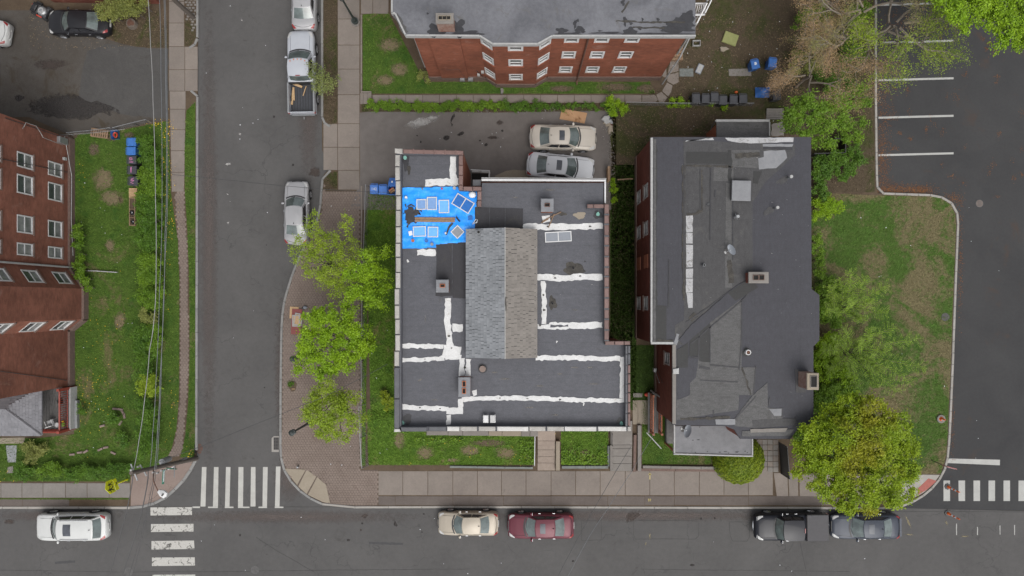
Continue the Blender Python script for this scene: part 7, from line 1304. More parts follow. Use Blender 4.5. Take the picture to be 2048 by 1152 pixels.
# brick paving beside it
bp = thing('side_yard_paving', '', '', kind='structure')
for i in range(4):
    for j in range(6): MB().prism(inset(ccw(WP([(1512+i*11, 878+j*11), (1523+i*11, 878+j*11), (1523+i*11, 889+j*11), (1512+i*11, 889+j*11)])), .015), 0, ZB+.02+rnd(-.008, .01), .01).obj('slab', M['concrete_grey' if (i+j) % 3 else 'concrete'], bp)
# ================================================================== BINS
def textmesh(name, body, size, mat, parent, loc, rot=(0, 0, 0), th=.004):
    cu = bpy.data.curves.new(name, 'FONT'); cu.body = body; cu.size = size; cu.extrude = th; cu.align_x = 'CENTER'; cu.align_y = 'CENTER'; to = bpy.data.objects.new(name, cu); scn.collection.objects.link(to)
    me = bpy.data.meshes.new_from_object(to); bpy.data.objects.remove(to); me.materials.clear(); me.materials.append(mat); o = bpy.data.objects.new(name, me); scn.collection.objects.link(o); o.parent = parent; o.location = loc; o.rotation_euler = rot; return o
def binm(label, px, py, rot, mat, group, w=.60, d=.70, h=1.0, lid=True, text=None, tmat=None, z=ZB, tsize=.28):
    b = thing('wheeled_bin', label, 'bin', (*W(px, py, h), z), R(rot), group, local=True); P = M[mat]     # front -y, hinge/handle +y
    m = MB(); m.add([(-w*.41, -d*.38, .05), (w*.41, -d*.38, .05), (w*.41, d*.34, .05), (-w*.41, d*.34, .05), (-w*.49, -d*.47, h*.9), (w*.49, -d*.47, h*.9), (w*.49, d*.42, h*.9), (-w*.49, d*.42, h*.9), (-w*.43, -d*.42, h*.9), (w*.43, -d*.42, h*.9), (w*.43, d*.37, h*.9), (-w*.43, d*.37, h*.9), (-w*.38, -d*.34, .1), (w*.38, -d*.34, .1), (w*.38, d*.3, .1), (-w*.38, d*.3, .1)],
          [(3, 2, 1, 0), (0, 1, 5, 4), (1, 2, 6, 5), (2, 3, 7, 6), (3, 0, 4, 7), (4, 5, 9, 8), (5, 6, 10, 9), (6, 7, 11, 10), (7, 4, 8, 11), (9, 13, 12, 8), (10, 14, 13, 9), (11, 15, 14, 10), (8, 12, 15, 11), (12, 13, 14, 15)]); m.obj('body', P, b)
    if lid:
        l = MB().prism([(-w*.5, -d*.5), (w*.5, -d*.5), (w*.5, d*.42), (-w*.5, d*.42)], h*.9, h*.97, .035).obj('lid', P, b); MB().box(-w*.38, -d*.30, h*.965, w*.38, d*.30, h*.985, .012).obj('lid_panel', P, l); MB().box(-w*.5, -d*.49, h*.962, w*.5, -d*.38, h*.975, .01).obj('lid_lip', P, l)
        if tmat == 'pink' or text == 'o':
            st_p = {'IA': [[(-.16, -.14), (-.16, .12)], [(-.02, .1), (.14, .1), (.14, -.06), (0, -.08), (0, .1)]], 'HTFD': [[(-.2, .02), (.2, .0)], [(-.18, .05), (.19, .04)]], 'AZV': [[(-.2, -.08), (-.12, .14), (-.04, -.06), (.05, .14)], [(.0, -.12), (.12, .1), (.2, -.08)]], 'o': [[(-.07, -.05), (.07, -.03), (.05, .07), (-.06, .06)]]}[text]
            for q_ in st_p: MB().prism(strip(q_, .05 if tmat == 'pink' else .1, .008), h*.97, h*.99).obj('marking', M[tmat], l)
        elif text: textmesh('marking', text, tsize, M[tmat], l, (0, -.02, h*.99), (0, 0, 0))
    MB().tube([(-w*.4, d*.52, h*.88), (w*.4, d*.52, h*.88)], .025, 6).obj('handle', P, b)
    for s in (-1, 1): MB().cyl(0, 0, -.03, .03, .12, 14).xf(Matrix.Translation((s*w*.46, d*.36, .12)) @ Matrix.Rotation(R(90), 4, 'Y')).obj('wheel', M['tyre'], b); MB().tube([(s*w*.4, d*.4, h*.88), (s*w*.4, d*.52, h*.88)], .02, 5).obj('handle_arm', P, b)
    return b
binm('blue recycling bin chalk-marked 142 beside the yard fence', 748.5, 378, 0, 'bin_blue2', 'blue bins beside the house', text='142', tmat='chalk'); binm('plain closed blue bin between the marked and open ones', 766, 379, 0, 'bin_blue2', 'blue bins beside the house')
b = binm('open blue bin holding a cardboard box against the house wall', 783.5, 380, 0, 'bin_blue2', 'blue bins beside the house', lid=False)
ld = MB(); ld.add([(-.28, .30, .92), (.28, .30, .92), (.26, .62, .75), (-.26, .62, .75), (.24, .95, .45), (-.24, .95, .45), (-.28, .30, .88), (.28, .30, .88)], [(0, 1, 2, 3), (3, 2, 4, 5), (0, 6, 7, 1)]); lo_ = ld.obj('lid', M['bin_blue2'], b); MB().box(-.06, .55, .78, .06, .67, .80).obj('sticker', M['chalk'], lo_)
cbx = thing('cardboard_box', 'tan cardboard box stuffed in the open blue bin', 'box', (*W(784, 381, .8), .62), R(35), local=True); MB().box(-.2, -.14, 0, .2, .14, .28, .01).obj('carton', M['plywood'], cbx); MB().box(-.2, .10, .281, .2, .135, .286).obj('stripe', M['red'], cbx); MB().box(-.14, -.05, .281, .14, .03, .285).obj('print', M['rust'], cbx)
binm('upper blue bin in the west bin row', 263, 284, 90, 'bin_blue', 'west yard bins'); binm('lower blue bin in the west bin row', 262, 302, 90, 'bin_blue', 'west yard bins')
binm('dark bin with a white-cornered pink mark below the blue bins', 263.5, 320, 90, 'bin_black', 'west yard bins', text='IA', tmat='pink'); binm('dark bin with a pink bar mark in the middle of west row', 264, 340, 90, 'bin_black', 'west yard bins', text='HTFD', tmat='pink', tsize=.2); binm('larger dark bin with pink scrawl at the end of west row', 266, 362, 88, 'bin_black', 'west yard bins', w=.66, d=.74, text='AZV', tmat='pink', tsize=.3)
for i, (x, y, lab) in enumerate(((1392, 196, 'charcoal bin at the left end of the north yard row'), (1411, 197, 'charcoal bin second from left in the north yard row'), (1429, 194, 'charcoal bin third from left in the north yard row'), (1446, 200, 'charcoal bin fourth from left in the north yard row'), (1467, 199, 'charcoal bin fifth from left in the north yard row'), (1486, 197, 'charcoal bin at the right end of the north yard row'))): binm(lab, x, y, rnd(-4, 4), 'bin_black', 'dark bins in the north yard', h=1.0)
binm('blue bin with white label under the brown twigs', 1510, 128, 12, 'bin_blue', 'blue bins in the north yard', text='o', tmat='chalk', tsize=.3); binm('blue bin half hidden by twigs right of the labelled one', 1545, 125, -6, 'bin_blue', 'blue bins in the north yard')
binm('dark bin behind the brown twigs in the north yard', 1553, 190, 5, 'bin_black', 'dark bins in the north yard')
m = MB(); X0, Y0 = W(1523, 187); m.grid(lambda u, v: (X0+(u-.5)*1.1, Y0+(v-.5)*.75, ZB+.15+.5*math.sin(math.pi*u)*math.sin(math.pi*v)+.1*noise.noise(Vector((u*5, v*5, 2)))), 12, 9); m.obj('blue_tarp', M['bin_blue'], None, 'crumpled dark blue tarp at the end of the dark bin row', 'tarp', smooth=True)
tb = thing('plastic_tub', 'small blue tub with red hose by the wire fence', 'tub', (*W(231, 270, .3), ZB), R(5), local=True); MB().add([(-.2, -.28, 0), (.2, -.28, 0), (.2, .28, 0), (-.2, .28, 0), (-.27, -.33, .35), (.27, -.33, .35), (.27, .33, .35), (-.27, .33, .35)], [(0, 1, 2, 3), (0, 4, 5, 1), (1, 5, 6, 2), (2, 6, 7, 3), (3, 7, 4, 0)]).obj('tub', M['bin_blue'], tb); MB().tube([(.12*math.cos(t*.6), .18*math.sin(t*.6), .1+t*.012) for t in range(18)], .035, 5).obj('hose', M['red'], tb)
rb_ = thing('raised_bed', 'narrow wooden raised bed with pots below the bins', 'planter', (*W(270, 425), ZB), R(0), local=True)
for x0_, y0_, x1_, y1_ in ((-.22, -1, -.17, 1), (.17, -1, .22, 1), (-.17, -1, .17, -.95), (-.17, .95, .17, 1), (-.17, .18, .17, .22), (-.17, -.42, .17, -.38)): MB().box(x0_, y0_, 0, x1_, y1_, .3).obj('board', M['wood'], rb_)
MB().box(-.17, -.95, 0, .17, .95, .2).obj('soil', M['soil'], rb_)
for lab, x, y, s in (('black nursery pot in the upper raised bed', 270, 427, .15), ('black nursery pot in the lower raised bed', 272, 445, .13)): pt = thing('nursery_pot', lab, 'pot', (*W(x, y), ZB+.2), local=True); MB().box(-s, -s, 0, s, s, .02).obj('base', M['black'], pt); MB().ann(0, 0, .01, .22, s, s*.85, 4).obj('side', M['black'], pt); MB().box(-.05, -.06, .02, .05, .06, .06).obj('tag', M['chalk'], pt)
cr = thing('pallet_crate', 'pale slatted crate under a black bag beside the bins', 'crate', (*W(270, 387), ZB), local=True)
for i in range(5): MB().box(-.3, -.35+i*.145, .14, .3, -.23+i*.145, .17).obj('slat', M['wood_pale'], cr)
for x in (-.25, .25): MB().box(x-.04, -.35, 0, x+.04, .35, .135).obj('bearer', M['wood'], cr)
MB().ell((*W(280, 389, .4), ZB+.35), .27, .3, .22, 12, 7).obj('rubbish_bag', M['black'], None, 'black rubbish bag on the slatted crate', 'bag', smooth=True)
# ================================================================== POLES, LAMPS, WIRES, SIGNS
def up(px, py, z): return (*W(px, py, z), z)
po = thing('utility_pole', 'wooden utility pole with transformer and lamp arm at the corner', 'utility pole', (*W(393, 917), 0))
top_ = up(262, 946, 9.2); b0 = (*W(393, 917), 0.0); bv, tv2 = Vector(b0), Vector(top_); MB().tube([bv.lerp(tv2, i/6) for i in range(7)], .17, 10, .12).obj('pole', M['pole'], po)
pp = lambda t: bv.lerp(tv2, t)
q = pp(.50); MB().tube([q+Vector((-.1, .32, -.5)), q+Vector((-.1, .32, .5))], .2, 12).obj('transformer', M['galv'], po); q = pp(.26); MB().tube([q+Vector((0, .12, -.7)), q+Vector((0, .12, .9))], .09, 8).obj('conduit', M['galv'], po)
for t_, L_ in ((.96, .5), (.84, .35)): q = pp(t_); MB().tube([q+Vector((-.2, L_, 0)), q+Vector((.2, -L_, 0))], .05, 5).obj('crossarm', M['galv'], po)
for t_, o_ in ((.98, (0, .2, .1)), (.72, (.1, -.25, 0)), (.66, (.1, -.35, 0)), (.6, (.1, -.25, 0)), (.9, (0, .3, .05)), (.56, (0, .25, 0))): q = pp(t_)+Vector(o_); MB().cyl(q.x, q.y, q.z-.1, q.z+.12, .06, 8).obj('insulator', M['white_dull'], po)
q = pp(.70); tip = Vector(up(316, 982, 7.2)); MB().tube([q, q.lerp(tip, .5)+Vector((0, 0, .3)), tip], .035, 6).obj('lamp_arm', M['rust'], po)
lh = MB(); d = (Vector(up(331, 992, 7.2))-tip); e_ = d.normalized(); pr2 = Vector((-e_.y, e_.x, 0)); lh.add([tuple(tip-pr2*.08), tuple(tip+d*.5-pr2*.22), tuple(tip+d*.95-pr2*.20), tuple(tip+d*1.1), tuple(tip+d*.95+pr2*.20), tuple(tip+d*.5+pr2*.22), tuple(tip+pr2*.08)], []); ctop = [Vector(v) for v in lh.v]; lh.v = []; lh.add([tuple(v-Vector((0, 0, .12))) for v in ctop]+[tuple(v) for v in ctop]+[tuple(tip+d*.55+Vector((0, 0, .1)))], [(i, (i+1) % 7, 7+(i+1) % 7, 7+i) for i in range(7)]+[(7+i, 7+(i+1) % 7, 14) for i in range(7)]+[tuple(range(7))[::-1]]); lo_ = lh.obj('lamp_head', M['white'], po); q = tip+d*.7; MB().obox(q.x, q.y, q.z+.02, q.z+.12, .16, .1, .9).obj('photo_cell', M['iron'], lo_)
q1 = pp(.38); MB().tube([q1, q1+Vector((.1, -.9, .25))], .03, 5).obj('bracket', M['galv'], po)
# street name blade
sg = thing('street_name_sign', 'green street name sign blades beside the utility pole', 'sign', (*W(352, 935), 0)); p0 = Vector(W(352, 935)); MB().tube([(p0.x, p0.y, 0), (*up(331, 940, 2.9),)], .03, 6).obj('post', M['galv'], sg)
a, b = Vector(up(328, 939, 2.9)), Vector(up(326, 968, 2.9)); n = Vector((.012, 0, 0)); bl_ = MB(); bl_.add([tuple(a-n+Vector((.03, 0, -.08))), tuple(b-n+Vector((.03, 0, -.08))), tuple(b-n-Vector((.03, 0, -.08))), tuple(a-n-Vector((.03, 0, -.08))), tuple(a+n+Vector((.03, 0, -.08))), tuple(b+n+Vector((.03, 0, -.08))), tuple(b+n-Vector((.03, 0, -.08))), tuple(a+n-Vector((.03, 0, -.08)))], [(0, 1, 2, 3), (7, 6, 5, 4), (0, 4, 5, 1), (3, 2, 6, 7), (0, 3, 7, 4), (1, 5, 6, 2)]); bo = bl_.obj('blade', M['sign_green'], sg)
nb = 10
for i in range(nb): q = a.lerp(b, .1+.8*i/nb); MB().box(q.x-.01+.02, q.y-.035, q.z-.07, q.x+.035, q.y+.03, q.z+.05).obj('letter', M['chalk'], bo)
MB().obox(*W(343, 937, 2.9), 2.8, 3.0, .72, .03, -.12).obj('blade', M['sign_green'], sg); MB().obox(*W(338, 938, 2.9), 2.55, 2.65, .5, .04, .45).obj('bracket', M['chalk'], sg)
# school crossing sign
ss = thing('school_crossing_sign', 'fluorescent yellow school crossing sign with two walking figures', 'sign', (*W(257, 958), 0)); p0 = W(257, 958)
tipS = Vector(up(213, 975, 3.0)); MB().tube([(*p0, 0), tuple(Vector((*p0, 0)).lerp(tipS, .86))], .055, 6).obj('post', M['sign_yellow'], ss)
cS = Vector(up(219, 974.5, 2.7)); nrm = Vector((1, .35, .0)).normalized(); ux = Vector((0, 0, 1)).cross(nrm).normalized(); uy = nrm.cross(ux)
def plate(poly, c, off, th, mat, nm, par):
    m = MB(); n = len(poly); m.add([tuple(c+ux*x+uy*y+nrm*off) for x, y in poly]+[tuple(c+ux*x+uy*y+nrm*(off+th)) for x, y in poly], [tuple(range(n, 2*n)), tuple(range(n))[::-1]]+[(i, (i+1) % n, n+(i+1) % n, n+i) for i in range(n)]); return m.obj(nm, M[mat], par)
pla = plate([(-.45, -.5), (.45, -.5), (.45, .2), (0, .55), (-.45, .2)], cS, 0, .02, 'sign_yellow', 'sign_plate', ss); c2 = cS-uy*.78; pl2 = plate([(-.4, -.2), (.4, -.2), (.4, .2), (-.4, .2)], c2, .0, .02, 'sign_yellow', 'arrow_plate', ss)
def figure(cx, cy, s):
    for poly in ([(cx-.05*s, cy+.3*s), (cx+.05*s, cy+.3*s), (cx+.05*s, cy+.4*s), (cx-.05*s, cy+.4*s)], [(cx-.08*s, cy-.05*s), (cx+.08*s, cy-.05*s), (cx+.06*s, cy+.28*s), (cx-.07*s, cy+.28*s)], [(cx-.02*s, cy-.05*s), (cx+.06*s, cy-.05*s), (cx+.22*s, cy-.36*s), (cx+.13*s, cy-.38*s)], [(cx-.08*s, cy-.05*s), (cx, cy-.05*s), (cx-.12*s, cy-.38*s), (cx-.21*s, cy-.36*s)], [(cx+.05*s, cy+.22*s), (cx+.07*s, cy+.13*s), (cx+.24*s, cy+.03*s), (cx+.25*s, cy+.09*s)], [(cx-.06*s, cy+.22*s), (cx-.06*s, cy+.13*s), (cx-.24*s, cy+.0*s), (cx-.25*s, cy+.07*s)]): plate(poly, cS, .021, .006, 'sign_black', 'figure', pla)
figure(-.17, -.06, .85); figure(.17, -.12, .7)
for poly in ([(-.16, .09), (-.12, .13), (.12, -.06), (.07, -.10)], [(.14, -.13), (.14, .04), (-.02, -.13)]): plate(poly, c2, .021, .006, 'sign_black', 'arrow', pl2)
# upper wooden pole
po = thing('utility_pole', 'wooden utility pole standing in the cobbled strip at top', 'utility pole', (*W(388, 36), 0)); b1 = Vector((*W(388, 36), 0)); t1 = Vector(up(250, -90, 9.5)); MB().tube([b1.lerp(t1, i/5) for i in range(6)], .17, 10, .12).obj('pole', M['pole'], po); MB().tube([t1+Vector((-1, .1, -.3)), t1+Vector((1.2, -.1, -.3))], .06, 5).obj('crossarm', M['pole'], po); q = b1.lerp(t1, .3); MB().box(q.x-.1, q.y+.1, q.z-.2, q.x+.12, q.y+.3, q.z+.3, .02).obj('meter_box', M['white_dull'], po)
# wires
def wire(label, pts, r=.024, mat='wire', grp=None):
    P = [Vector(up(*p)) for p in pts]; out = []
    for i, (a, b) in enumerate(zip(P, P[1:])):
        for k in range(8): out.append(a.lerp(b, k/8)-Vector((0, 0, .06*math.sin(math.pi*k/8))))
    MB().tube(out+[P[-1]], r, 5).obj('utility_wire', M[mat], None, label, 'wire', grp)
wire('pale thick cable, leftmost of the wires over the west hedge', [(294, -30, 8), (301, 90, 8), (306, 200, 8), (311, 400, 8), (312, 560, 8), (308, 640, 8), (299, 700, 8), (289, 800, 8.3), (278, 880, 8.6), (266, 945, 9)], .024, 'wire_pale')
wire('dark thin wire beside the pale cable over the west hedge', [(318, -30, 7), (322, 150, 7), (324, 420, 7), (319, 580, 7), (312, 760, 7), (305, 870, 7), (300, 935, 7)], .020, 'wire')
wire('grey wire, right of the pair over the west hedge', [(327, -30, 7.2), (331, 150, 7.2), (333, 350, 7.2), (330, 470, 7.2), (327, 600, 7.2), (320, 760, 7.1), (315, 860, 7), (309, 940, 7)], .022, 'wire'); wire('grey wire, rightmost over the west hedge', [(329.5, -30, 6.6), (333, 150, 6.6), (335.5, 380, 6.6), (330, 520, 6.6), (324, 690, 6.6), (317, 880, 6.6), (312, 938, 6.6)], .018, 'wire')
wire('dark wire from the pole down across the main road, leftmost', [(266, 947, 9), (258, 1000, 8.5), (243, 1060, 8.3), (216, 1160, 8.2)], .028, 'wire_dark'); wire('dark wire from the pole across the main road, middle', [(296, 940, 7.4), (294, 970, 7.4), (277, 1050, 7.3), (241, 1160, 7.3)], .034, 'wire_dark'); wire('thin wire from the pole across the main road, right', [(309, 942, 7), (300, 990, 7), (287, 1050, 7), (255, 1160, 7)], .018, 'wire_dark'); wire('second thin wire from the pole across the main road, far right', [(312, 940, 7), (305, 985, 7), (290, 1050, 7), (262, 1160, 7)], .018, 'wire_dark')
wire('thin dark service wire crossing the side street to the plaza tree', [(312, 926, 7), (404, 892, 6.9), (512, 848, 6.7), (645, 795, 6.6), (735, 750, 6.5), (775, 728, 7.0)], .016, 'wire_dark'); wire('thin wire crossing the side street above the silver sedan', [(334, 348, 6.8), (400, 354, 6.7), (512, 366, 6.6), (640, 378, 6.6), (725, 383, 6.8), (790, 385, 7.4)], .013, 'wire_dark')
wire('dark service wire over the sidewalk right of the maroon sedan', [(1262, 893, 6), (1210, 980, 6.4), (1165, 1060, 6.6), (1112, 1160, 6.8)], .016, 'wire_dark'); wire('paler service wire over the sidewalk beside the dark one', [(1310, 865, 5), (1262, 945, 5.6), (1215, 1018, 6.2), (1180, 1070, 6.5), (1132, 1160, 6.8)], .014, 'wire'); wire('white cable drooping on the upper wall of the west building', [(36, 271, .9), (100, 271, .8), (150, 268, .7), (180, 266, .7), (250, 258, .9)], .02, 'wire_pale')
wire('pale looped cable on the upper wall of the west building', [(35, 270, 5.2), (52, 245, 5.6), (72, 252, 4.8), (86, 275, 4.2), (125, 290, 1.9)], .022, 'wire_pale')
# ornamental lamp posts
def lamppost(label, px, py, mode='base', h=4.6):
    x, y = W(px, py) if mode == 'base' else W(px, py, h); l = thing('lamp_post', label, 'lamp post', (x, y, ZB), 0, 'ornamental street lamps', local=True)
    MB().cyl(0, 0, -.05, .12, .32, 16).obj('footing', M['concrete_grey'], l); MB().cyl(0, 0, .12, .7, .22, 12, .13).obj('base', M['green_post'], l); MB().ann(0, 0, .3, .36, .25, .15, 12).obj('base_ring', M['green_post'], l); MB().tube([(0, 0, .7), (0, 0, h-.7)], .09, 10, .06).obj('shaft', M['green_post'], l); MB().cyl(0, 0, h-.75, h-.5, .1, 10, .2).obj('collar', M['green_post'], l); MB().ell((0, 0, h-.28), .19, .19, .26, 14, 8).obj('globe', M['white_dull'], l, smooth=True); MB().cyl(0, 0, h-.12, h, .21, 14, .06).obj('cap', M['green_post'], l)
    for i in range(4): t = i*math.pi/2; MB().tube([(.2*math.cos(t), .2*math.sin(t), h-.5), (.215*math.cos(t), .215*math.sin(t), h-.1)], .014, 4).obj('cage_bar', M['green_post'], l)
lamppost('dark iron lamp post on the sidewalk near the north lawn', 712, 46); lamppost('dark iron lamp post standing left of the middle plaza tree', 585, 718, 'top'); lamppost('dark iron lamp post at the lower plaza tree', 583, 866, 'top')
bo = thing('bollard', 'short grey bollard beside the corner ramp', 'bollard', (*W(598, 932), ZB), local=True); MB().cyl(0, 0, 0, .32, .075, 12).obj('post', M['galv'], bo); MB().ell((0, 0, .32), .075, .075, .04).obj('cap', M['galv'], bo)
# traffic delineators
def delin(label, px, py, tip):
    x, y = W(px, py); c = thing('traffic_delineator', label, 'traffic cone', (x, y, 0), 0, 'delineator posts at the parking exit', local=True); MB().cyl(0, 0, 0, .06, .24, 8, .22).obj('rubber_base', M['black'], c)
    tx_, ty_ = tip; segs = [(.06, .2, .11, .09, 'orange'), (.2, .38, .065, .062, 'orange'), (.38, .52, .064, .06, 'chalk'), (.52, .66, .06, .058, 'orange'), (.66, .80, .058, .055, 'chalk'), (.80, 1.02, .055, .045, 'orange')]
    for a, b, r0, r1, mt in segs: MB().tube([(tx_*a, ty_*a, a), (tx_*b, ty_*b, b)], r0, 10, r1).obj('band', M[mt], c)
    MB().tube([(tx_*1.02, ty_*1.02, 1.02), (tx_*1.07, ty_*1.07+.03, 1.08)], .03, 6).obj('handle', M['orange'], c)
delin('orange and white delineator post standing on the parking crosswalk', 1895, 973, (.22, -.14)); delin('orange and white delineator post below the parking crosswalk', 1895, 1026, (.22, -.14))
cn_ = thing('traffic_cone', 'orange traffic cone standing on a concrete ring on east lawn', 'traffic cone', (*W(1879, 837), ZB), local=True); MB().ann(0, 0, 0, .14, .30, .17, 20).obj('concrete_ring', M['concrete_grey'], cn_); MB().cyl(0, 0, .02, .1, .17, 12, .16).obj('base', M['orange'], cn_); MB().tube([(0, 0, .08), (.05, .01, .55)], .13, 12, .03).obj('cone', M['orange'], cn_); MB().tube([(.02, 0, .25), (.03, 0, .36)], .095, 12, .07).obj('band', M['chalk'], cn_)
sgn = thing('bent_sign_post', 'leaning black post with red and white sign at the parking exit', 'sign', (*W(1862, 920), ZB)); MB().tube([(*W(1862, 920), 0), up(1888, 931, 1.8)], .03, 6).obj('post', M['black'], sgn); a = Vector(up(1887, 930, 1.9)); MB().obox(a.x+.35, a.y-.12, 1.7, 2.3, .75, .04, -.25).obj('sign_plate', plain('faded_red_sign', (.42, .15, .15), .6), sgn); MB().obox(a.x+.35, a.y-.155, 1.75, 2.25, .5, .006, -.25).obj('sign_print', M['chalk'], sgn)
# ================================================================== LOOSE ITEMS
o = MB(); o.prism([(-.95, -.38), (.9, -.42), (.98, .36), (-.9, .40)], 0, .03); o = o.obj('plywood_sheet', M['plywood'], None, 'stained brown plywood sheet lying beside the tan sedan', 'plywood'); o.location = (*W(1146, 233), ZB+.06); o.rotation_euler = (R(2), 0, R(-9))
tr = thing('trash_heap', 'heap of torn rubbish bags in the driveway corner', 'trash', (*W(1215, 243), ZB), local=True)
for (x, y, rx, ry, h, mt) in ((-.1, .1, .3, .32, .22, 'white_dull'), (.12, .2, .2, .2, .2, 'black'), (.15, -.05, .22, .2, .18, 'galv'), (-.05, -.2, .25, .2, .16, 'concrete_tan'), (.18, -.55, .2, .4, .14, 'concrete_tan'), (.22, -.3, .15, .12, .12, 'rust'), (-.1, .3, .12, .15, .15, 'screen'), (.25, .38, .15, .1, .12, 'wood')): MB().prism(blob(x, y, rx, ry, 12, .35), 0, h, .05).obj('rubbish_piece', M[mt], tr)
V = []; 
for (x, y, rx, ry, n) in ((1220, 300, .12, 1.6, 90), (1224, 350, .1, 1.0, 50), (1085, 222, 1.4, .12, 50), (960, 224, 1.2, .1, 22), (1215, 262, .25, .4, 40)):
    X, Y = W(x, y); V.append(np.stack([rng.normal(size=n)*rx+X, rng.normal(size=n)*ry+Y, np.full(n, ZB+.06)], 1))
P_ = np.concatenate(V); npmesh('paper_litter', quads(P_, upn(len(P_), .4), rng.uniform(.05, .14, len(P_)), .8), 4, M['concrete_grey'], None, 'scraps of pale litter along the driveway edges', 'litter', kind='stuff')
V = []
for (x0_, x1_, y0_, y1_, n, z) in ((400, 560, 0, 930, 12, .01), (400, 1900, 1020, 1150, 14, .01), (660, 718, 400, 930, 20, ZB+.03), (740, 828, 400, 920, 14, ZB+.12), (160, 340, 300, 900, 22, ZB+.12), (1300, 1560, 20, 260, 36, ZB+.06), (1640, 1890, 400, 900, 16, ZB+.1), (1910, 2040, 100, 1000, 6, .01), (850, 1210, 225, 300, 14, ZB+.03)):
    X = rng.uniform(*sorted((W(x0_, 0)[0], W(x1_, 0)[0])), n); Y = rng.uniform(*sorted((W(0, y0_)[1], W(0, y1_)[1])), n); V.append(np.stack([X, Y, np.full(n, z)], 1))
P_ = np.concatenate(V); npmesh('white_litter', quads(P_, upn(len(P_), .2), rng.uniform(.04, .09, len(P_)), .8), 4, M['chalk'], None, 'small white scraps of litter scattered over street and lawns', 'litter', kind='stuff')
# pile of discarded frames on the plaza
dp = thing('discarded_frames', 'pile of discarded boards and white picture frames on the plaza', 'pile', (*W(597, 640), ZB+.02), R(-3), local=True)
MB().box(-.62, .1, 0, .02, .95, .04).obj('board', M['wood_pale'], dp); MB().box(-.45, -1.05, .045, .28, .8, .08).obj('red_board', plain('faded_red_board', (.22, .06, .055), .8), dp)
for i in range(1, 5): MB().box(-.45, -1.05+i*.36, .08, .28, -1.035+i*.36, .084).obj('board_seam', M['rust'], dp)
for k, (x, y, w_, h_, z_, rt) in enumerate(((-.1, -.05, .55, .85, .10, 3), (.05, .05, .6, .9, .085, -8))):
    c__, s__ = math.cos(R(rt)), math.sin(R(rt)); f = MB(); 
    for a0, b0_, a1, b1_ in ((-w_/2, -h_/2, w_/2, -h_/2+.07), (-w_/2, h_/2-.07, w_/2, h_/2), (-w_/2, -h_/2+.07, -w_/2+.07, h_/2-.07), (w_/2-.07, -h_/2+.07, w_/2, h_/2-.07)): f.box(a0, b0_, z_, a1, b1_, z_+.045)
    f.xf(Matrix.Translation((x, y, 0)) @ Matrix.Rotation(R(rt), 4, 'Z')); f.obj('frame', M['white_dull'], dp); MB().box(-w_/2+.07, -h_/2+.07, z_, w_/2-.07, h_/2-.07, z_+.015).xf(Matrix.Translation((x, y, 0)) @ Matrix.Rotation(R(rt), 4, 'Z')).obj('backing', M['wood_pale'], dp)
MB().ell((.5, .95, .12), .16, .12, .12).obj('blue_bag', M['screen'], dp); MB().ell((.36, .88, .1), .12, .09, .1).obj('black_bag', M['black'], dp)
pt = thing('tree_pit', 'empty square tree pit with weeds on the plaza', 'tree pit', (*W(586, 772), ZB), local=True); MB().prism(blob(0, 0, .32, .38, 14, .25), 0, .03).obj('soil', M['soil'], pt); MB().box(-.05, -.22, .02, .2, -.18, .06).obj('stake', M['wood_pale'], pt)
P_ = rng.normal(size=(120, 3))*np.array([.12, .1, .03])+np.array([W(583, 768)[0], W(583, 768)[1], ZB+.12]); npmesh('weeds', quads(P_, upn(120), rng.uniform(.06, .12, 120)), 4, M['leaf_dark'], None, 'small weeds growing in the empty tree pit', 'weeds', kind='stuff')
mt_ = thing('mattress', 'stained yellow-green mattress lying in the north yard', 'mattress', (*W(1459, 79), ZB), R(-20), local=True); MB().box(-.53, -.42, 0, .53, .42, .16, .04).obj('pad', mottled('mossy_foam', (.22, .24, .09), (.30, .31, .13), 1, 4, .9, .15, 30, stain=(.12, .12, .04), stain_s=2, stain_lo=.66), mt_); MB().box(-.52, -.41, .06, .53, .42, .08).obj('piping', M['leaf_olive'], mt_)
wf = thing('wire_crate', 'white wire crate beside the north block stairs', 'crate', (*W(1391, 89), ZB), R(0), local=True)
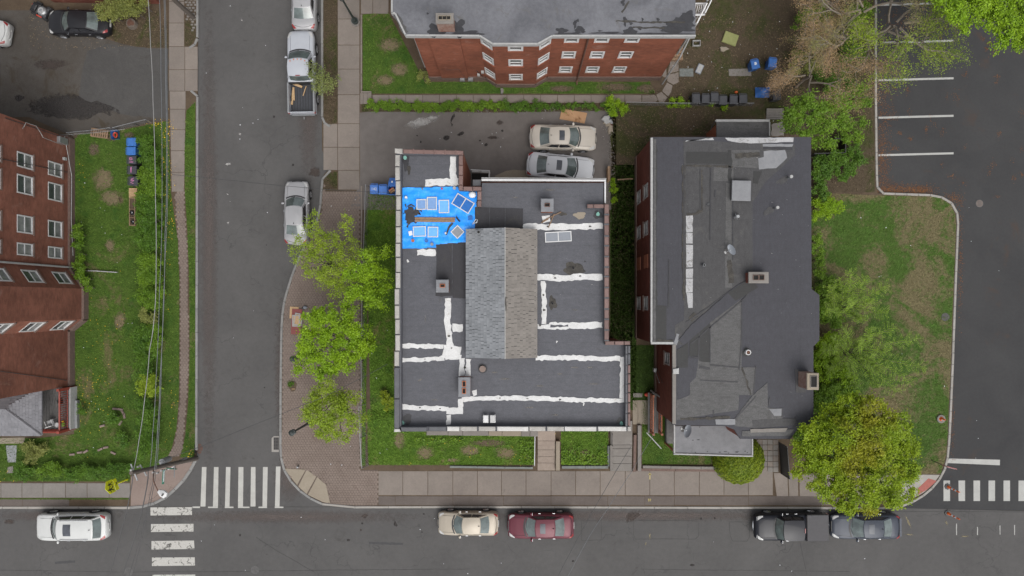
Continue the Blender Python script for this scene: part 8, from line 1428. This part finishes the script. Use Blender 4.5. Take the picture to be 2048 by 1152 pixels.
for a in ((-.28, -.2, .28, -.16), (-.28, .16, .28, .2), (-.28, -.16, -.24, .16), (.24, -.16, .28, .16)): MB().box(*a[:2], .0, *a[2:], .25).obj('side', M['white_dull'], wf)
wf = thing('storage_tub', 'pale grey plastic storage tub upside down on the north yard dirt', 'tub', (*W(1398, 139), ZB), R(-25), local=True); MB().box(-.22, -.36, .02, .22, .36, .1, .03).obj('lid', M['screen'], wf); MB().box(-.16, -.3, .1, .16, .3, .108).obj('panel', M['white_dull'], wf)
MB().ell((*W(1471, 186), ZB+.1), .13, .1, .09, 8, 5).obj('orange_ball', M['orange'], None, 'small orange ball beside the dark bins', 'ball'); MB().ell((*W(1293, 788), ZB+.2), .22, .15, .16, 10, 6).obj('red_can', M['red'], None, 'red fuel can in the gap beside the east house', 'can')
lm = thing('stacked_lumber', 'weathered stack of boards above the rear shed addition', 'lumber', (*W(1548, 228), ZB), R(0), local=True)
for i in range(6): MB().box(-.62, -.42+i*.13, .02*i, .62, -.31+i*.13, .05+.02*i).obj('board', plain('grey_board_%d' % i, (.16+.02*i, .15+.018*i, .14+.015*i), .9), lm)
MB().prism(blob(*W(1446, 100), .3, .18, 12, .3), 0, ZB+.15, .03).obj('stone', M['concrete_tan'], None, 'pale stone below the mattress in the north yard', 'stone'); MB().prism(blob(*W(1004, 184), .12, .22, 8, .2), 0, ZB+.25, .03).obj('stone', M['concrete_grey'], None, 'upright pale stone beside the north path', 'stone')
wd = thing('orange_post', 'short orange-tan timber post at the rear corner of the house', 'post', (*W(1214.5, 352), ZB), local=True); MB().box(-.07, -.5, 0, .07, .5, .9).obj('panel', M['wood_pale'], wd); MB().box(-.09, -.52, .9, .09, .52, .95).obj('cap', M['wood'], wd)
cd = thing('tree_stump', 'sawn rotten tree stump beside the black sedan', 'stump', (*W(267, 50), ZB), local=True); MB().cyl(0, 0, -.05, .3, .42, 14, .34).obj('bark', M['bark'], cd); MB().prism(blob(0, 0, .26, .24, 14, .3), .25, .32).obj('rotten_core', M['rust'], cd)
